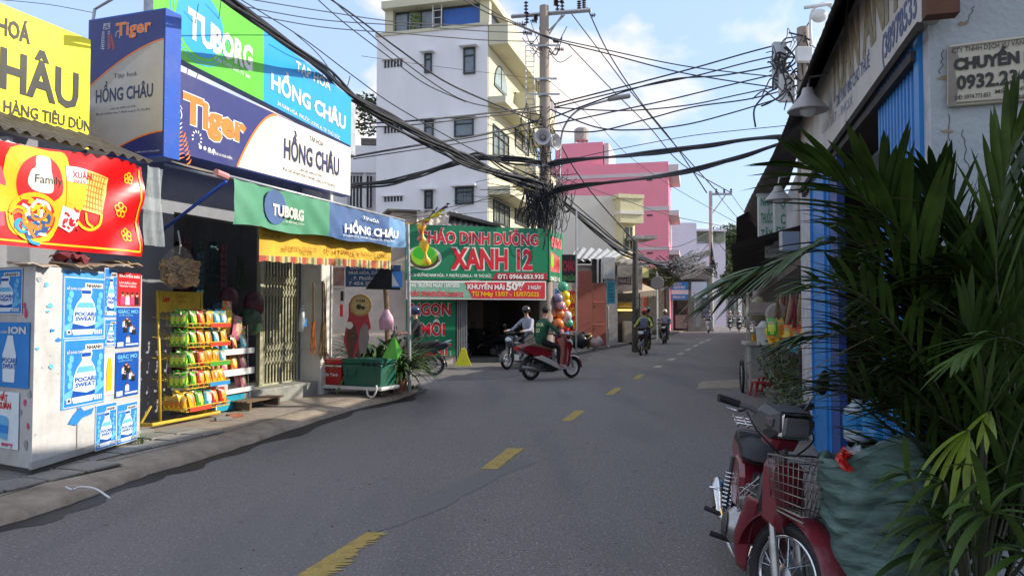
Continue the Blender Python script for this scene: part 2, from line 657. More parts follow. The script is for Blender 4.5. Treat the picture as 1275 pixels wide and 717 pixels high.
# damp gutter beside the kerb
g1 = offset_line(kl, -.02)
rg = random.Random(8)
ga, gc = [], []
ph = 0
for i, p in enumerate(kl):
 t = (kl[min(i+1, len(kl)-1)]-kl[max(i-1, 0)]).normalized()
 nn = Vector((-t.y, t.x, 0))
 wd = (0.13+0.12*math.sin(i*.9)*math.sin(i*.37+1)+0.05*rg.random())*(1 if i < 58 else max(0.05, 1-(i-58)*.12))
 ga.append(Vector((p.x, p.y, .003))+nn*.05)
 gc.append(Vector((p.x, p.y, .003))-nn*(wd+.06))
face_strip([gc, ga], 'gutter_stain', wetm, ground)
# paver tiles by the poster cabinet
A = Plane(G(372, 490, .12), (0.3335, 1))
tm = {}
tl = MB()
tile_mesh = None
jb = MB()
tiles = 0
for i in range(-16, 12):
 for j in range(0, 9):
  x = -7.6+i*.405
  y = -1.15-j*.405
  c = A.M(x, y, 0).translation
  # keep tiles behind the kerb edge
  best = min(range(len(kl)), key=lambda k: (kl[k]-Vector((c.x, c.y, 0))).length)
  tdir = (kl[min(best+1, len(kl)-1)]-kl[max(best-1, 0)]).normalized()
  side = Vector((-tdir.y, tdir.x, 0)).dot(Vector((c.x, c.y, 0))-kl[best])
  if side < .47 or c.y > 9.7 or c.y < 5.0 or c.x < -7.2:
   continue
  if tile_mesh is None:
   b = MB()
   b.bbox(-.186, .186, -.186, .186, -.02, .010, .008)
   t0 = b.build('tile', tilem, pavement)
   tile_mesh = t0.data
  else:
   t0 = bpy.data.objects.new('tile', tile_mesh)
   COL.objects.link(t0)
   t0.parent = pavement
  t0.location = (c.x, c.y, KH-.002+rk.uniform(-.006, .006))
  t0.rotation_euler = (rk.uniform(-.008, .008), rk.uniform(-.008, .008), math.atan2(A.d.y, A.d.x)+rk.uniform(-.01, .01))
  tiles += 1
  jb.T = Matrix.Translation((c.x, c.y, 0)) @ Matrix.Rotation(math.atan2(A.d.y, A.d.x), 4, 'Z')
  jb.add([(-.21, -.21, KH-.009), (.21, -.21, KH-.009), (.21, .21, KH-.009), (-.21, .21, KH-.009)], [(0, 1, 2, 3)])
b = MB()
lo, hi = A.M(-15, 0, 0).translation, A.M(-5.2, 0, 0).translation
jb.build('joint_bed', jointm, pavement, kind='stuff')
# crossing strip and forecourt slabs
fc = MB()
q = gpoly([(530, 456), (560, 452), (700, 447), (742, 440), (728, 449), (700, 462), (600, 473), (540, 474), (520, 470)], 0.004, .3, 5, 5)
fc.add(q, [tuple(range(len(q)))])
fc.build('forecourt', mat('forecourt_concrete', (0.14, 0.13, 0.12), rough=.9, var=.2, scale=4, bump=.4, dirt=.5, dcol='3f3b36'), kind='structure')
fc = MB()
q = gpoly([(560, 452), (700, 446), (745, 437), (830, 418), (862, 411), (880, 405), (800, 404), (700, 415), (560, 430)], 0.004, .1, 6, 4)
q2 = [(x, y, .12) for x, y, z in q]
n = len(q)
fc.add(q+q2, [tuple(range(n, 2*n))]+[(i, (i+1) % n, n+(i+1) % n, n+i) for i in range(n)])
fc.build('pavement', mat('far_pavement', (0.17, 0.16, 0.145), rough=.9, var=.2, scale=4, bump=.4, dirt=.5, dcol='3f3b36'), kind='structure')
fc = MB()
q = gpoly([(866, 484), (874, 475), (930, 472), (1010, 470), (1010, 486), (930, 483)], 0.004, .15, 7, 5)
fc.add(q, [tuple(range(len(q)))])
fc.build('concrete_strip', kerbm, kind='structure')
# small litter: plastic strap on the kerb, leaves and pebbles
b = MB()
sp = [G(82, 606, KH+.004), G(90, 609, KH+.03), G(100, 606, KH+.004), G(118, 608, KH+.012), G(133, 617, KH-.01), G(137, 620, KH-.03)]
b.tube(catmull(sp, 5), .009, 5)
tag(b.build('plastic_strap', whitep, smooth=True), 'thin white plastic strap curled on the kerb near the poster cabinet', 'strap')
rl = random.Random(31)
b = MB()
for i in range(60):
 y = 4.6+rl.random()**1.6*16
 x = rl.uniform(-.75, .42)*y*.62+rl.uniform(-.3, .3)
 s_ = rl.uniform(.003, .011)
 b.ball((x, y, s_*.3), s_, 5, 3, (1, rl.uniform(.4, 1), .35))
b.build('grit', mat('grit', (0.035, 0.03, 0.024), rough=.95, var=.4), kind='stuff', label='scattered grit and small dry leaf bits on the asphalt', cat='grit')
# ------------------------------------------------------------------ LEFT GROCERY SHOP
uvA = A.uv
wallg = mat('grey_shop_wall', (0.25, 0.26, 0.29), rough=.85, var=.10, scale=2.5, bump=.25, dirt=.35, dcol='4a4a4c')
wallw = mat('whitewash_pillar', (0.60, 0.58, 0.52), rough=.85, var=.10, scale=3, bump=.35, dirt=.35, dcol='6a6258', dscale=2.5)
stepm = mat('step_concrete', (0.26, 0.26, 0.23), rough=.9, var=.2, bump=.4, dirt=.4, dcol='4e4a40')
xb0 = uvA(-60, 300)[0]
x215 = uvA(214, 450)[0]
x372 = uvA(372, 450)[0]
xp1 = uvA(413, 400, .45)[0]
shop = thing('grocery_shop', 'low grey grocery shop with open dark front on the left of the road', 'shop', A.M())
m = MB()
m.box(xb0-2, x215, 0, .2, 0, 4.2)                       # wall behind the cabinet
m.box(x215, xp1, 0, .2, 3.15, 4.2)                      # lintel
m.box(x372, xp1-.32, .003, .2, 0, 3.15)
m.box(xb0-2, xp1, 4.4, 4.6, 0, 4.2)
m.box(xp1-.2, xp1-.003, .2, 4.4, 0, 4.2)
m.build('wall', wallg, shop)
m = MB()
m.box(xb0-2, xp1+.05, -.1, 4.65, 4.203, 4.32)
m.build('roof', wallg, shop)
m = MB()
m.box(x215-.9, xp1-.21, .21, 4.39, .05, .36)
m.build('floor', stepm, shop)
m = MB()
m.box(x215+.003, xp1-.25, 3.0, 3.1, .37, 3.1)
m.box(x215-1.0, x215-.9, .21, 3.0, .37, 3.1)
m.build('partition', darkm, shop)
m = MB()
m.bbox(x372+.02, xp1, -.47, -.003, 0, 4.1, .015)
m.build('pillar', wallw, shop)
m = MB()
xs0 = uvA(283, 490, .35)[0]
m.bbox(xs0, x372+.01, -.42, .2, .1, .37, .02)
m.build('step', stepm, shop)
# collapsible gate
gm = mat('gate_paint_cream', (0.42, 0.40, 0.26), rough=.5, var=.2, dirt=.4, dcol='4e4020', dscale=6)
xg0, xg1 = uvA(326, 420)[0], uvA(371, 420)[0]
gate = MB()
gate.box(xg0-.09, xg0, -.03, .05, .38, 3.1)
gate.build('gate_post', gm, shop)
gate = MB()
gate.box(xg0-.1, xg1+.02, -.03, .05, 3.06, 3.12)
gate.build('gate_rail', gm, shop)
gate = MB()
gate.box(xg0-.1, xg1+.02, -.03, .05, .37, .40)
gate.build('gate_rail', gm, shop)
ns = 12
sm = None
for i in range(ns):
 x = lerp(xg0+.05, xg1-.03, i/(ns-1))
 if sm is None:
  b = MB()
  b.bbox(-.017, .017, -.015, .015, .40, 3.06, .006)
  o = b.build('gate_slat', gm, shop)
  sm = o.data
 else:
  o = bpy.data.objects.new('gate_slat', sm)
  COL.objects.link(o)
  o.parent = shop
 o.location = (x, 0, 0)
b = MB()
for zc in (.95, 2.15):
 for i in range(ns-1):
  xa, xbb = lerp(xg0+.05, xg1-.03, i/(ns-1)), lerp(xg0+.05, xg1-.03, (i+1)/(ns-1))
  for (za, zb_) in ((-.22, -.06), (-.06, -.22), (.0, .16), (.16, .0)):
   b.tube([(xa, -.022, zc+za), (xbb, -.022, zc+zb_)], .011, 4)
b.build('gate_lattice', gm, shop, kind='stuff')
# upper ledge, corrugated eave over the banner
eavem = mat('rusty_roof_sheet', (0.10, 0.085, 0.07), rough=.7, metal=.2, var=.3, dirt=.6, dcol='241a12', dscale=3)
xe0, ze0 = uvA(-40, 150, 1.75)
xe1, ze1 = uvA(192, 203, 1.75)
m = MB()
def corr(u, v):
 x = lerp(xe0-1, xe1, u)
 return (x, lerp(-1.75, -.25, v), lerp(lerp(ze0, ze1, u)+.0, 3.95, v)+.02*math.sin(x*2*math.pi/.14))
m.grid(corr, 240, 3)
m.build('eave_sheet', eavem, shop, smooth=True)
m = MB()
m.box(xe0-1, xe1-.05, -1.62, -1.56, ze1-.16, ze1-.10)
for i in range(5):
 x = lerp(xe1-.1, xe0, i/4)
 m.box(x-.03, x+.03, -1.6, -.0, ze1-.10, ze1-.05)
m.build('eave_frame', steel, shop)
# signs ------------------------------------------------------------
def signbox(name, label, x0, x1, z0, z1, off, th, back, M_, fm):
 t = thing(name, label, 'sign', M_)
 b = MB()
 b.box(x0, x1, -off+.004, -off+th, z0, z1)
 b.build('frame', fm, t)
 return t
blueT = flat('sign_blue_navy', '2a2f6e', .35)
orange = flat('print_orange', 'f07a1e', .4)
cream = flat('print_cream', 'ddd3c4', .4, var=.08)
greenT = flat('print_green', '5cc02c', .35, var=.08)
cyanT = flat('print_cyan', '1a9be0', .35, var=.06)
navy = flat('print_navy', '222a4e', .4)
yelT = flat('print_yellow', 'f6ea12', .4, var=.06)
blk = flat('print_black', '1c1a16', .5)
redp = flat('print_red', 'd8151c', .4)
blueF = flat('sign_frame_blue', '1a4fae', .35, var=.12, dirt=.2)
def rect_px(pl, off, l_, t_, r_, b_):
 xa, za = pl.uv(l_[0], l_[1], off)
 xb, zb_ = pl.uv(r_[0], r_[1], off)
 return xa, za, xb, zb_
# upper sign: green and blue
off = .75
def trap(name, label, off, tl, tr, br, bl, th, fm):
 t = thing(name, label, 'sign', A.M())
 q = [uvA(p[0], p[1], off) for p in (tl, tr, br, bl)]
 q[1] = (q[2][0], q[1][1])
 q[0] = (q[3][0], q[0][1])
 b = MB()
 b.prism(q, -off+th, -off+.004)
 b.build('frame', fm, t)
 return t, q
def between(q, x, top):
 a, b = (q[0], q[1]) if top else (q[3], q[2])
 return lerp(a[1], b[1], (x-a[0])/(b[0]-a[0]))
def strip(q, xs, o):
 b = MB()
 for i in range(len(xs)-1):
  b.add([(xs[i], o, between(q, xs[i], 0)), (xs[i+1], o, between(q, xs[i+1], 0)), (xs[i+1], o, between(q, xs[i+1], 1)), (xs[i], o, between(q, xs[i], 1))], [(0, 1, 2, 3)])
 return b
up, uq = trap('upper_signboard', 'long lightbox with bright green left half and sky blue right half, above the navy one', off, (190, -70), (437, 122), (437, 182), (190, 56), .16, steel)
xa, xb = uq[0][0], uq[1][0]
ztop, zb_u = uq[1][1], uq[2][1]
xm = uvA(328, 110, off)[0]
strip(uq, [xa, xm], -off).build('green_panel', greenT, up)
strip(uq, [xm, xb], -off).build('blue_panel', cyanT, up)
H = ztop-zb_u
m = MB()
cxx = uvA(250, 30, off)[0]
czz = uvA(249, 30, off)[1]
m.disc(cxx, czz, .47, -off-.002, 28)
m.build('blue_disc', cyanT, up)
m = MB()
for rr_ in (.53, .58):
 m.stroke([(cxx+rr_*math.cos(a), czz+rr_*math.sin(a)) for a in [R(100+k*10) for k in range(0, 27)]], .014, -off-.002)
m.build('disc_ring', cyanT, up)
def put(parent, s, pl, off, p0, p1, hpx, m_, bold=.02, name='lettering', out=None, outm=None, dy=.004):
 """letters whose baseline runs from pixel p0 to p1 with cap height hpx at p0"""
 x0, z0 = pl.uv(p0[0], p0[1], off)
 x1, z1 = pl.uv(p1[0], p1[1], off)
 h = pl.uv(p0[0], p0[1]-hpx, off)[1]-z0
 sl_ = (z1-z0)/(x1-x0)
 def fn(x, y, z):
  return (x, y, z+(x-x0)*sl_)
 if out:
  b = MB()
  b.text(s, x0, z0, h, x1-x0, -off-dy, out, fn=fn)
  b.build('letter_outline', outm, parent)
 b = MB()
 b.text(s, x0, z0, h, x1-x0, -off-dy-.003, bold, fn=fn)
 return b.build(name, m_, parent)
def tx(parent, s, x, z, h, w_, y, m_, bold=.02, align='l', name='lettering', out=None, outm=None):
 if out:
  b = MB()
  b.text(s, x, z, h, w_, y, out, align=align)
  b.build('letter_outline', outm, parent)
  y -= .003
 b = MB()
 b.text(s, x, z, h, w_, y, bold, align=align)
 return b.build(name, m_, parent)
put(up, 'TU', A, off, (233, 43), (266, 64), 33, whitep, .045)
put(up, 'BORG', A, off, (265, 63), (314, 89), 30, whitep, .045)
put(up, 'VỊ BIA TUYỆT HẢO TỪ 1880', A, off, (265, 74), (311, 99), 4.5, whitep, .01)
put(up, 'TẠP HÓA', A, off, (368, 88), (411, 113), 12, whitep, .02)
put(up, 'HỒNG CHÂU', A, off, (337, 110), (430, 162), 19, whitep, .035)
put(up, '34 NAM HÒA, PHƯỚC LONG A, TP. THỦ ĐỨC', A, off, (345, 131), (423, 175), 5, whitep, .012)
m = MB()
m.box(xb+.01, xb+.2, -off+.02, -off+.14, zb_u-.15, ztop-.1)
m.build('end_frame', steel, up)
# lower sign: navy / beige
off = .85
lo_s, lq = trap('lower_signboard', 'navy lightbox with large orange lettering and a beige curved right half', off, (200, 78), (436, 183), (436, 245), (200, 185), .2, blueF)
xa, xb = lq[0][0], lq[1][0]
strip(lq, [xa, xb], -off).build('navy_panel', blueT, lo_s)
c0 = uvA(295, 208, off)
c1 = uvA(345, 148, off)
cur = []
for k in range(15):
 t = k/14
 x = lerp(c0[0], c1[0], t)
 cur.append((x, lerp(between(lq, x, 0)+.02, between(lq, x, 1)-.015, 1-(1-t)**1.7)))
m = MB()
m.poly(cur+[(xb, between(lq, xb, 1)-.015), (xb, between(lq, xb, 0)+.02)], -off-.002)
m.build('beige_panel', cream, lo_s)
m = MB()
m.stroke(cur, .035, -off-.004)
m.build('orange_curve', orange, lo_s)
m = MB()
for k in range(1, 9):
 m.stroke([(x+.055*k, z) for x, z in cur[:15-k]], .006, -off-.0035)
m.build('curve_line', flat('print_tan', 'a08f7c'), lo_s)
put(lo_s, 'Tiger', A, off, (227, 149), (306, 178), 33, orange, .045, out=.075, outm=whitep)
put(lo_s, 'TẠP HÓA', A, off, (385, 175), (402, 183), 6, navy, .0)
put(lo_s, 'HỒNG CHÂU', A, off, (353, 196), (422, 219), 23, navy, .035)
put(lo_s, 'LIÊN HỆ: 0909 627 078', A, off, (373, 213), (400, 221), 3, navy, 0)
put(lo_s, 'ĐỊA CHỈ: 34 NAM HÒA, P. PHƯỚC LONG A, TP. THỦ ĐỨC', A, off, (352, 212), (417, 234), 3.5, navy, 0)
m = MB()
x0, z0 = uvA(246, 184, off)
for k in range(4):
 m.disc(x0+.05+k*.09, z0+.02, .03, -off-.004, 10)
m.build('round_icon', whitep, lo_s)
put(lo_s, 'thưởng thức có trách nhiệm.', A, off, (258, 190), (289, 199), 4, whitep, .01)
def stripes_emblem(parent, cx, cz, s, y, flip=1):
 """striped big-cat emblem drawn with tapered strokes"""
 w_ = MB()
 o_ = MB()
 rr = random.Random(5)
 P_ = lambda u, v: (cx+flip*u*s, cz+v*s)
 # head ring with ears and face bars
 w_.stroke([P_(.34*math.cos(R(a)), .78+.3*math.sin(R(a))) for a in range(-30, 215, 20)], .05*s, y)
 for ex in (-.27, .27):
  w_.stroke([P_(ex-.07, 1.0), P_(ex, 1.14), P_(ex+.08, 1.02)], .05*s, y)
 for (a, b_) in (((-.2, .95), (-.05, .86)), ((.2, .95), (.05, .86)), ((-.25, .8), (-.1, .78)), ((.25, .8), (.1, .78)), ((-.22, .62), (-.08, .68)), ((.22, .62), (.08, .68)), ((0, 1.0), (0, .88)), ((-.06, .62), (.06, .62)), ((0, .76), (0, .62))):
  w_.stroke([P_(*a), P_(*b_)], [.06*s, .02*s], y)
 for k in range(9):                                          # body stripes
  z = .5-k*.17
  w_.stroke([P_(-.42-.03*k, z), P_(-.3, z-.1), P_(-.16, z-.06)], [.02*s, .06*s, .01*s], y)
  (o_ if k > 1 else w_).stroke([P_(.36+.02*k, z), P_(.24, z-.12), P_(.08, z-.1)], [.02*s, .07*s, .01*s], y)
  if k < 7:
   o_.stroke([P_(.55+.06*k, z-.35), P_(.5+.05*k, z-.52), P_(.40+.04*k, z-.62)], [.01*s, .07*s, .02*s], y)
 for k in range(9):                                          # tail
  a = R(-60+k*32)
  w_.stroke([P_(1.2+.2*math.cos(a), .05+.22*math.sin(a)), P_(1.2+.3*math.cos(a+.1), .05+.33*math.sin(a+.1))], .06*s, y)
 w_.stroke([P_(-.4, .5), P_(-.5, 0), P_(-.45, -.6), P_(-.3, -1.05)], .03*s, y)
 w_.build('emblem', whitep, parent)
 o_.build('emblem_stripe', orange, parent)
xx, zz = uvA(226, 168, off)
stripes_emblem(lo_s, xx-.12, zz+.0, .34, -off-.004)
# yellow sign
off = .8
xa = uvA(-90, 60, off)[0]
xb = uvA(112, 100, off)[0]
ztop = uvA(108, 48, off)[1]
zbot = uvA(108, 186, off)[1]
ys = signbox('yellow_signboard', 'big yellow board with black letters above the red banner', xa, xb, zbot, ztop, off, .15, 0, A.M(), steel)
m = MB()
m.quad((xa, -off, zbot), (xb, -off, zbot), (xb, -off, ztop), (xa, -off, ztop))
m.build('yellow_panel', yelT, ys)
x0, z0 = uvA(-18, 46, off)
put(ys, 'TẠP HOÁ', A, off, (-46, 26), (37, 55), 22, blk, .03)
put(ys, 'CHÂU', A, off, (-42, 95), (97, 137), 50, blk, .03)
put(ys, 'HÀNG TIÊU DÙNG', A, off, (4, 139), (122, 167), 14, blk, .02)
# projecting light box, front face across the pavement
off = 1.35
xq = uvA(205, 100, off)[0]
corner = A.M(xq, -off, 0).translation
B_ = Plane(corner, (-A.n.x, -A.n.y))           # local x from wall towards the road is -x here
zt = uvA(205, 9, off)[1]
zb_ = uvA(205, 195, off)[1]
bw = B_.uv(109, 90)[0]                          # negative: towards the wall
tb = thing('projecting_lightbox', 'tall two sided lightbox jutting from the shop, navy top and beige middle, blue edge', 'sign', B_.M())
sidew = uvA(225, 100, off)[0]-xq
m = MB()
m.box(bw, 0, .003, sidew, zb_, zt)
m.build('casing', blueF, tb)
hh = zt-zb_
ww = -bw
m = MB()
m.quad((bw+.02, 0, zb_+.02), (-.02, 0, zb_+.02), (-.02, 0, zt-.02), (bw+.02, 0, zt-.02))
m.build('navy_panel', blueT, tb)
top = [(bw+.02+(ww-.04)*t, zb_+hh*(.52+.25*(1-(1-t)**1.6)+.02*t)) for t in [k/12 for k in range(13)]]
bot = [(bw+.02+(ww-.04)*t, zb_+hh*(-.06+.23*(1-(1-t)**1.8)) if t > .2 else zb_+.02) for t in [k/12 for k in range(13)]]
bot = [(x, max(z, zb_+.025)) for x, z in bot]
m = MB()
m.add([(x, -.002, z) for x, z in top]+[(x, -.002, z) for x, z in bot], [(i, 13+i, 14+i, i+1) for i in range(12)])
m.build('beige_panel', flat('lightbox_beige', 'bfb5a6', .4, var=.06), tb)
m = MB()
m.stroke(top, .02, -.004)
m.build('orange_curve', orange, tb)
m = MB()
m.stroke([p for p in bot if p[0] > bw+ww*.25][1:], .02, -.004)
m.build('orange_curve', orange, tb)
m = MB()
for k in range(1, 9):
 m.stroke([(x, z-.022*k) for x, z in top[:13-k]], .004, -.0035)
m.build('curve_line', flat('print_tan', 'a08f7c'), tb)
tx(tb, 'Tiger', bw+ww*.37, zb_+hh*.855, hh*.085, ww*.46, -.005, orange, .02, out=.035, outm=whitep)
stripes_emblem(tb, bw+ww*.25, zb_+hh*.86, hh*.085, -.005)
tx(tb, 'Tạp hoá', bw+ww*.5, zb_+hh*.565, hh*.03, ww*.3, -.005, navy, .0, 'c')
tx(tb, 'HỒNG CHÂU', bw+ww*.49, zb_+hh*.41, hh*.085, ww*.74, -.005, navy, .025, 'c')
tx(tb, 'Liên hệ: 0909 627 078', bw+ww*.48, zb_+hh*.35, hh*.013, ww*.32, -.005, navy, 0, 'c')
tx(tb, 'Địa chỉ: 34 Nam Hòa, P. Phước Long A, TP. Thủ Đức', bw+ww*.48, zb_+hh*.32, hh*.014, ww*.7, -.005, navy, 0, 'c')
tx(tb, 'THƯỞNG THỨC CÓ TRÁCH NHIỆM', bw+ww*.8, zb_+hh*.035, hh*.01, ww*.3, -.005, whitep, 0, 'c')
m = MB()
for k in range(14):
 z = lerp(zb_+.05, zt-.05, k/13)
 m.ball((.001, sidew*.9, z), .008, 5, 3)
 m.ball((.001, sidew*.1, z), .008, 5, 3)
m.build('rivets', steel, tb, kind='stuff')
# thin mast and bracket behind the lightbox
m = MB()
m.tube([A.M(xq+.3, .4, 4.2) @ Vector((0, 0, 0)), P(118, 12, 9.9), P(140, -1, 9.8), P(160, -22, 9.7)], .02, 6)
tag(m.build('roof_stay', steel), 'thin slanted metal stay rising behind the tall lightbox', 'bracket')
# red banner --------------------------------------------------------
off = 1.66
bn = thing('red_banner', 'glossy red festive banner with yellow gift pictures hanging under the rusty eave', 'banner', A.M())
xa, zta = uvA(-60, 160, off)
xb, ztb = uvA(179, 208, off)
zba = uvA(-60, 300, off)[1]
zbb = uvA(179, 320, off)[1]
redban = mat('banner_red_gloss', 'd81416', rough=.28, var=.08, scale=3, coat=.3, spec=.6)
def ban(x, z, o=0):
 u = (x-xa)/(xb-xa)
 v = (z-zba)/(zta-zba)
 fold = .03*math.sin(9*u+6*v)*.6+.035*math.sin(16*(u-v*.7))*max(0, u-.55)*2+.02*math.sin(4*u)
 sag = -.03*math.sin(math.pi*u*2)*v
 return (x, -off-fold-o, z+sag)
m = MB()
m.grid(lambda u, v: ban(lerp(xa, xb, u), lerp(lerp(zba, zbb, u), lerp(zta, ztb, u), v)), 70, 14)
m.build('cloth', redban, bn, smooth=True)
def shape(pts, m_, o, name, sub=1):
 """filled outline draped on the banner: fan of thin triangles around its centre, densified"""
 if len(pts) > 6 and len(pts) < 20:
  pts = [(p.x, p.z) for p in catmull([(q[0], 0, q[1]) for q in pts[-1:]+pts+pts[:2]], 4)[4:-5]]
 dense = []
 for i in range(len(pts)):
  a, b = pts[i], pts[(i+1) % len(pts)]
  k = max(1, int(math.hypot(b[0]-a[0], b[1]-a[1])/.06))
  dense += [(lerp(a[0], b[0], j/k), lerp(a[1], b[1], j/k)) for j in range(k)]
 cx = sum(p[0] for p in dense)/len(dense)
 cz = sum(p[1] for p in dense)/len(dense)
 vs = [ban(cx, cz, o)]
 n = len(dense)
 for s_ in (.33, .66, 1):
  vs += [ban(lerp(cx, p[0], s_), lerp(cz, p[1], s_), o) for p in dense]
 fs = [(0, 1+i, 1+(i+1) % n) for i in range(n)]
 for r_ in range(2):
  for i in range(n):
   j = (i+1) % n
   fs.append((1+r_*n+i, 1+(r_+1)*n+i, 1+(r_+1)*n+j, 1+r_*n+j))
 b = MB()
 b.add(vs, fs)
 return b.build(name, m_, bn)
def bp(px, py):
 return uvA(px, py, off)
def bpoly(l):
 return [bp(*p) for p in l]
def bstroke(b, pts, wd, o):
 q_ = catmull([(p[0], 0, p[1]) for p in pts], 4)
 t = MB()
 t.stroke([(p.x, p.z) for p in q_], wd, 0)
 b.add([ban(v_[0], v_[2], o) for v_ in t.v], t.f)
gold = flat('print_gold', 'f2b81c', .35, var=.1)
golddark = flat('print_ochre', 'c07c14', .4, var=.15)
shape(bpoly([(6, 262), (2, 240), (9, 180), (60, 187), (83, 197), (85, 245), (74, 262), (60, 300), (14, 290)]), gold, .006, 'basket_print')
shape(bpoly([(22, 243), (18, 220), (25, 200), (42, 191), (60, 196), (72, 212), (74, 240), (60, 252), (35, 255)]), redp, .009, 'basket_ribbon')
shape(bpoly([(31, 225), (34, 210), (40, 205), (42, 192), (59, 196), (60, 212), (62, 226), (60, 240), (40, 236)]), cream, .012, 'tag_print')
m = MB()
m.text('Family', *bp(39, 225), .08, .3, 0, .0, fn=lambda x, y, z: ban(x, z, .015))
m.build('lettering', blk, bn)
shape(bpoly([(80, 207), (96, 210), (108, 214), (106, 232), (80, 226)]), whitep, .012, 'price_label')
m = MB()
m.text('XUÂN', *bp(88, 222), .06, .24, 0, .02, fn=lambda x, y, z: ban(x, z, .015))
m.text('2025', *bp(88, 228), .03, .16, 0, .01, fn=lambda x, y, z: ban(x, z, .015))
m.build('lettering', redp, bn)
shape(bpoly([(80, 226), (106, 232), (103, 256), (96, 265), (78, 258)]), gold, .0115, 'carton_print')
shape(bpoly([(108, 214), (135, 225), (134, 245), (124, 270), (98, 262), (106, 232)]), flat('print_sand', 'e8c468', .4), .009, 'bag_print')
m = MB()
for k in range(7):
 a = bp(109+k*3.6, 216+k*1.3)
 b_ = bp(101+k*3.8, 260+k*1.3)
 bstroke(m, [a, b_], .012, .011)
 a = bp(108-k*1.1, 218+k*6.6)
 b_ = bp(134-k*1.3, 226+k*6.6)
 bstroke(m, [a, b_], .012, .011)
m.build('lattice_print', golddark, bn)
shape(bpoly([(74, 256), (96, 265), (93, 283), (84, 290), (70, 281)]), whitep, .010, 'box_print')
m = MB()
for k in range(26):
 rr_ = random.Random(k)
 p = bp(rr_.uniform(74, 93), rr_.uniform(262, 284))
 bstroke(m, [p, (p[0]+rr_.uniform(-.04, .04), p[1]+rr_.uniform(-.04, .04))], .02, .013)
m.build('speckle_print', redp, bn)
m = MB()
bstroke(m, [bp(93, 276), bp(100, 284), bp(110, 287), bp(120, 281), bp(124, 268)], .03, .010)
bstroke(m, [bp(104, 266), bp(105, 278), bp(112, 284)], .025, .010)
m.build('handle_print', gold, bn)
# round tin with a swirling scene
c_ = bp(41, 270)
rx = (bp(72, 270)[0]-bp(10, 270)[0])/2
rz_ = (bp(41, 238)[1]-bp(41, 302)[1])/2
def ell(k, a):
 return (c_[0]+rx*k*math.cos(a), c_[1]+rz_*k*math.sin(a))
shape([ell(1, 2*math.pi*i/30) for i in range(30)], gold, .014, 'tin_print')
shape([ell(.82, 2*math.pi*i/30) for i in range(30)], redp, .017, 'tin_face')
cols = [gold, gold, cyanT, whitep, flat('print_deep_blue', '184a86'), golddark]
rr_ = random.Random(12)
for ci, cm in enumerate(cols):
 m = MB()
 for k in range(7):
  if ci in (2, 4):
   a0 = rr_.uniform(math.pi*1.1, math.pi*1.95)
   r0 = rr_.uniform(.35, .72)
  else:
   a0 = rr_.uniform(0, 2*math.pi)
   r0 = rr_.uniform(.05, .6)
  p = ell(r0, a0)
  ln = rr_.uniform(.08, .18)
  th_ = rr_.uniform(0, 6.28)
  pts = [(p[0]+ln*t*math.cos(th_+t*2.2), p[1]+ln*t*math.sin(th_+t*2.2)) for t in (0, .35, .7, 1)]
  bstroke(m, pts, .03, .020+ci*.001)
 m.build('swirl_print', cm, bn)
m = MB()
for (fx, fy, s_) in ((159, 293, .075), (161, 224, .065), (150, 263, .085)):
 p = bp(fx, fy)
 for k in range(5):
  a = R(72*k+18)
  q_ = (p[0]+s_*.55*math.cos(a), p[1]+s_*.55*math.sin(a))
  bstroke(m, [(q_[0]+s_*.38*math.cos(R(t)), q_[1]+s_*.38*math.sin(R(t))) for t in range(0, 361, 45)], .014, .008)
bstroke(m, [(xa+.02, zba+.05), ((xa+xb)/2, (zba+zbb)/2+.05), (xb-.05, zbb+.05)], .02, .008)
bstroke(m, [(xb-.05, zbb+.05), (xb-.05, (zbb+ztb)/2), (xb-.05, ztb-.05)], .02, .008)
m.build('border_print', gold, bn)
shape(bpoly([(-30, 190), (0, 205), (6, 225), (4, 280), (-30, 285)]), flat('print_rose', 'c8485a'), .007, 'left_print')
shape(bpoly([(-6, 225), (8, 230), (6, 262), (-6, 262)]), gold, .009, 'left_print')
# clear plastic sheet hanging right of the banner
m = MB()
xs, xe = uvA(181, 230, 1.4)[0], uvA(204, 230, 1.4)[0]
zt_, zb2 = uvA(190, 208, 1.4)[1], uvA(190, 306, 1.4)[1]
m.grid(lambda u, v: (lerp(xs, xe, u)+.03*v*math.sin(4*u), -1.4+.03*math.sin(11*u+5*v), lerp(zb2, zt_, v)), 10, 12)
tag(m.build('plastic_sheet', mat('cloudy_plastic', (.55, .6, .6), rough=.25, alpha=.45, var=.2, bump=.6, bscale=12), M=A.M(), smooth=True), 'cloudy plastic sheet hanging between the red banner and the blue brace bar', 'plastic sheet')
# ------------------------------------------------------------------ AWNING of the grocery shop
fabu = mat('awning_canvas', (0.30, 0.25, 0.19), rough=.9, var=.2, dirt=.5, dcol='4a3c2a')
gfab = mat('banner_green_cloth', (0.075, 0.27, 0.15), rough=.6, var=.12, scale=3)
bfab = mat('banner_blue_cloth', (0.055, 0.115, 0.26), rough=.6, var=.15, scale=3)
bfab2 = mat('banner_pale_blue_cloth', (0.14, 0.28, 0.48), rough=.6, var=.12, scale=3)
ofab = mat('valance_orange_cloth', (0.72, 0.42, 0.035), rough=.8, var=.15, scale=3, dirt=.3, dcol='8a5a1a')
AO = 2.0
aw = thing('awning', 'wide sloping canvas awning over the shop front, on a pipe frame', 'awning', A.M())
x0f, z0f = uvA(286, 221, AO)
x1f, z1f = uvA(502, 275, AO)
m = MB()
xbk0 = uvA(205, 192, .95)[0]
xbk1 = uvA(440, 248, .95)[0]
zbk = uvA(205, 192, .95)[1]-.06
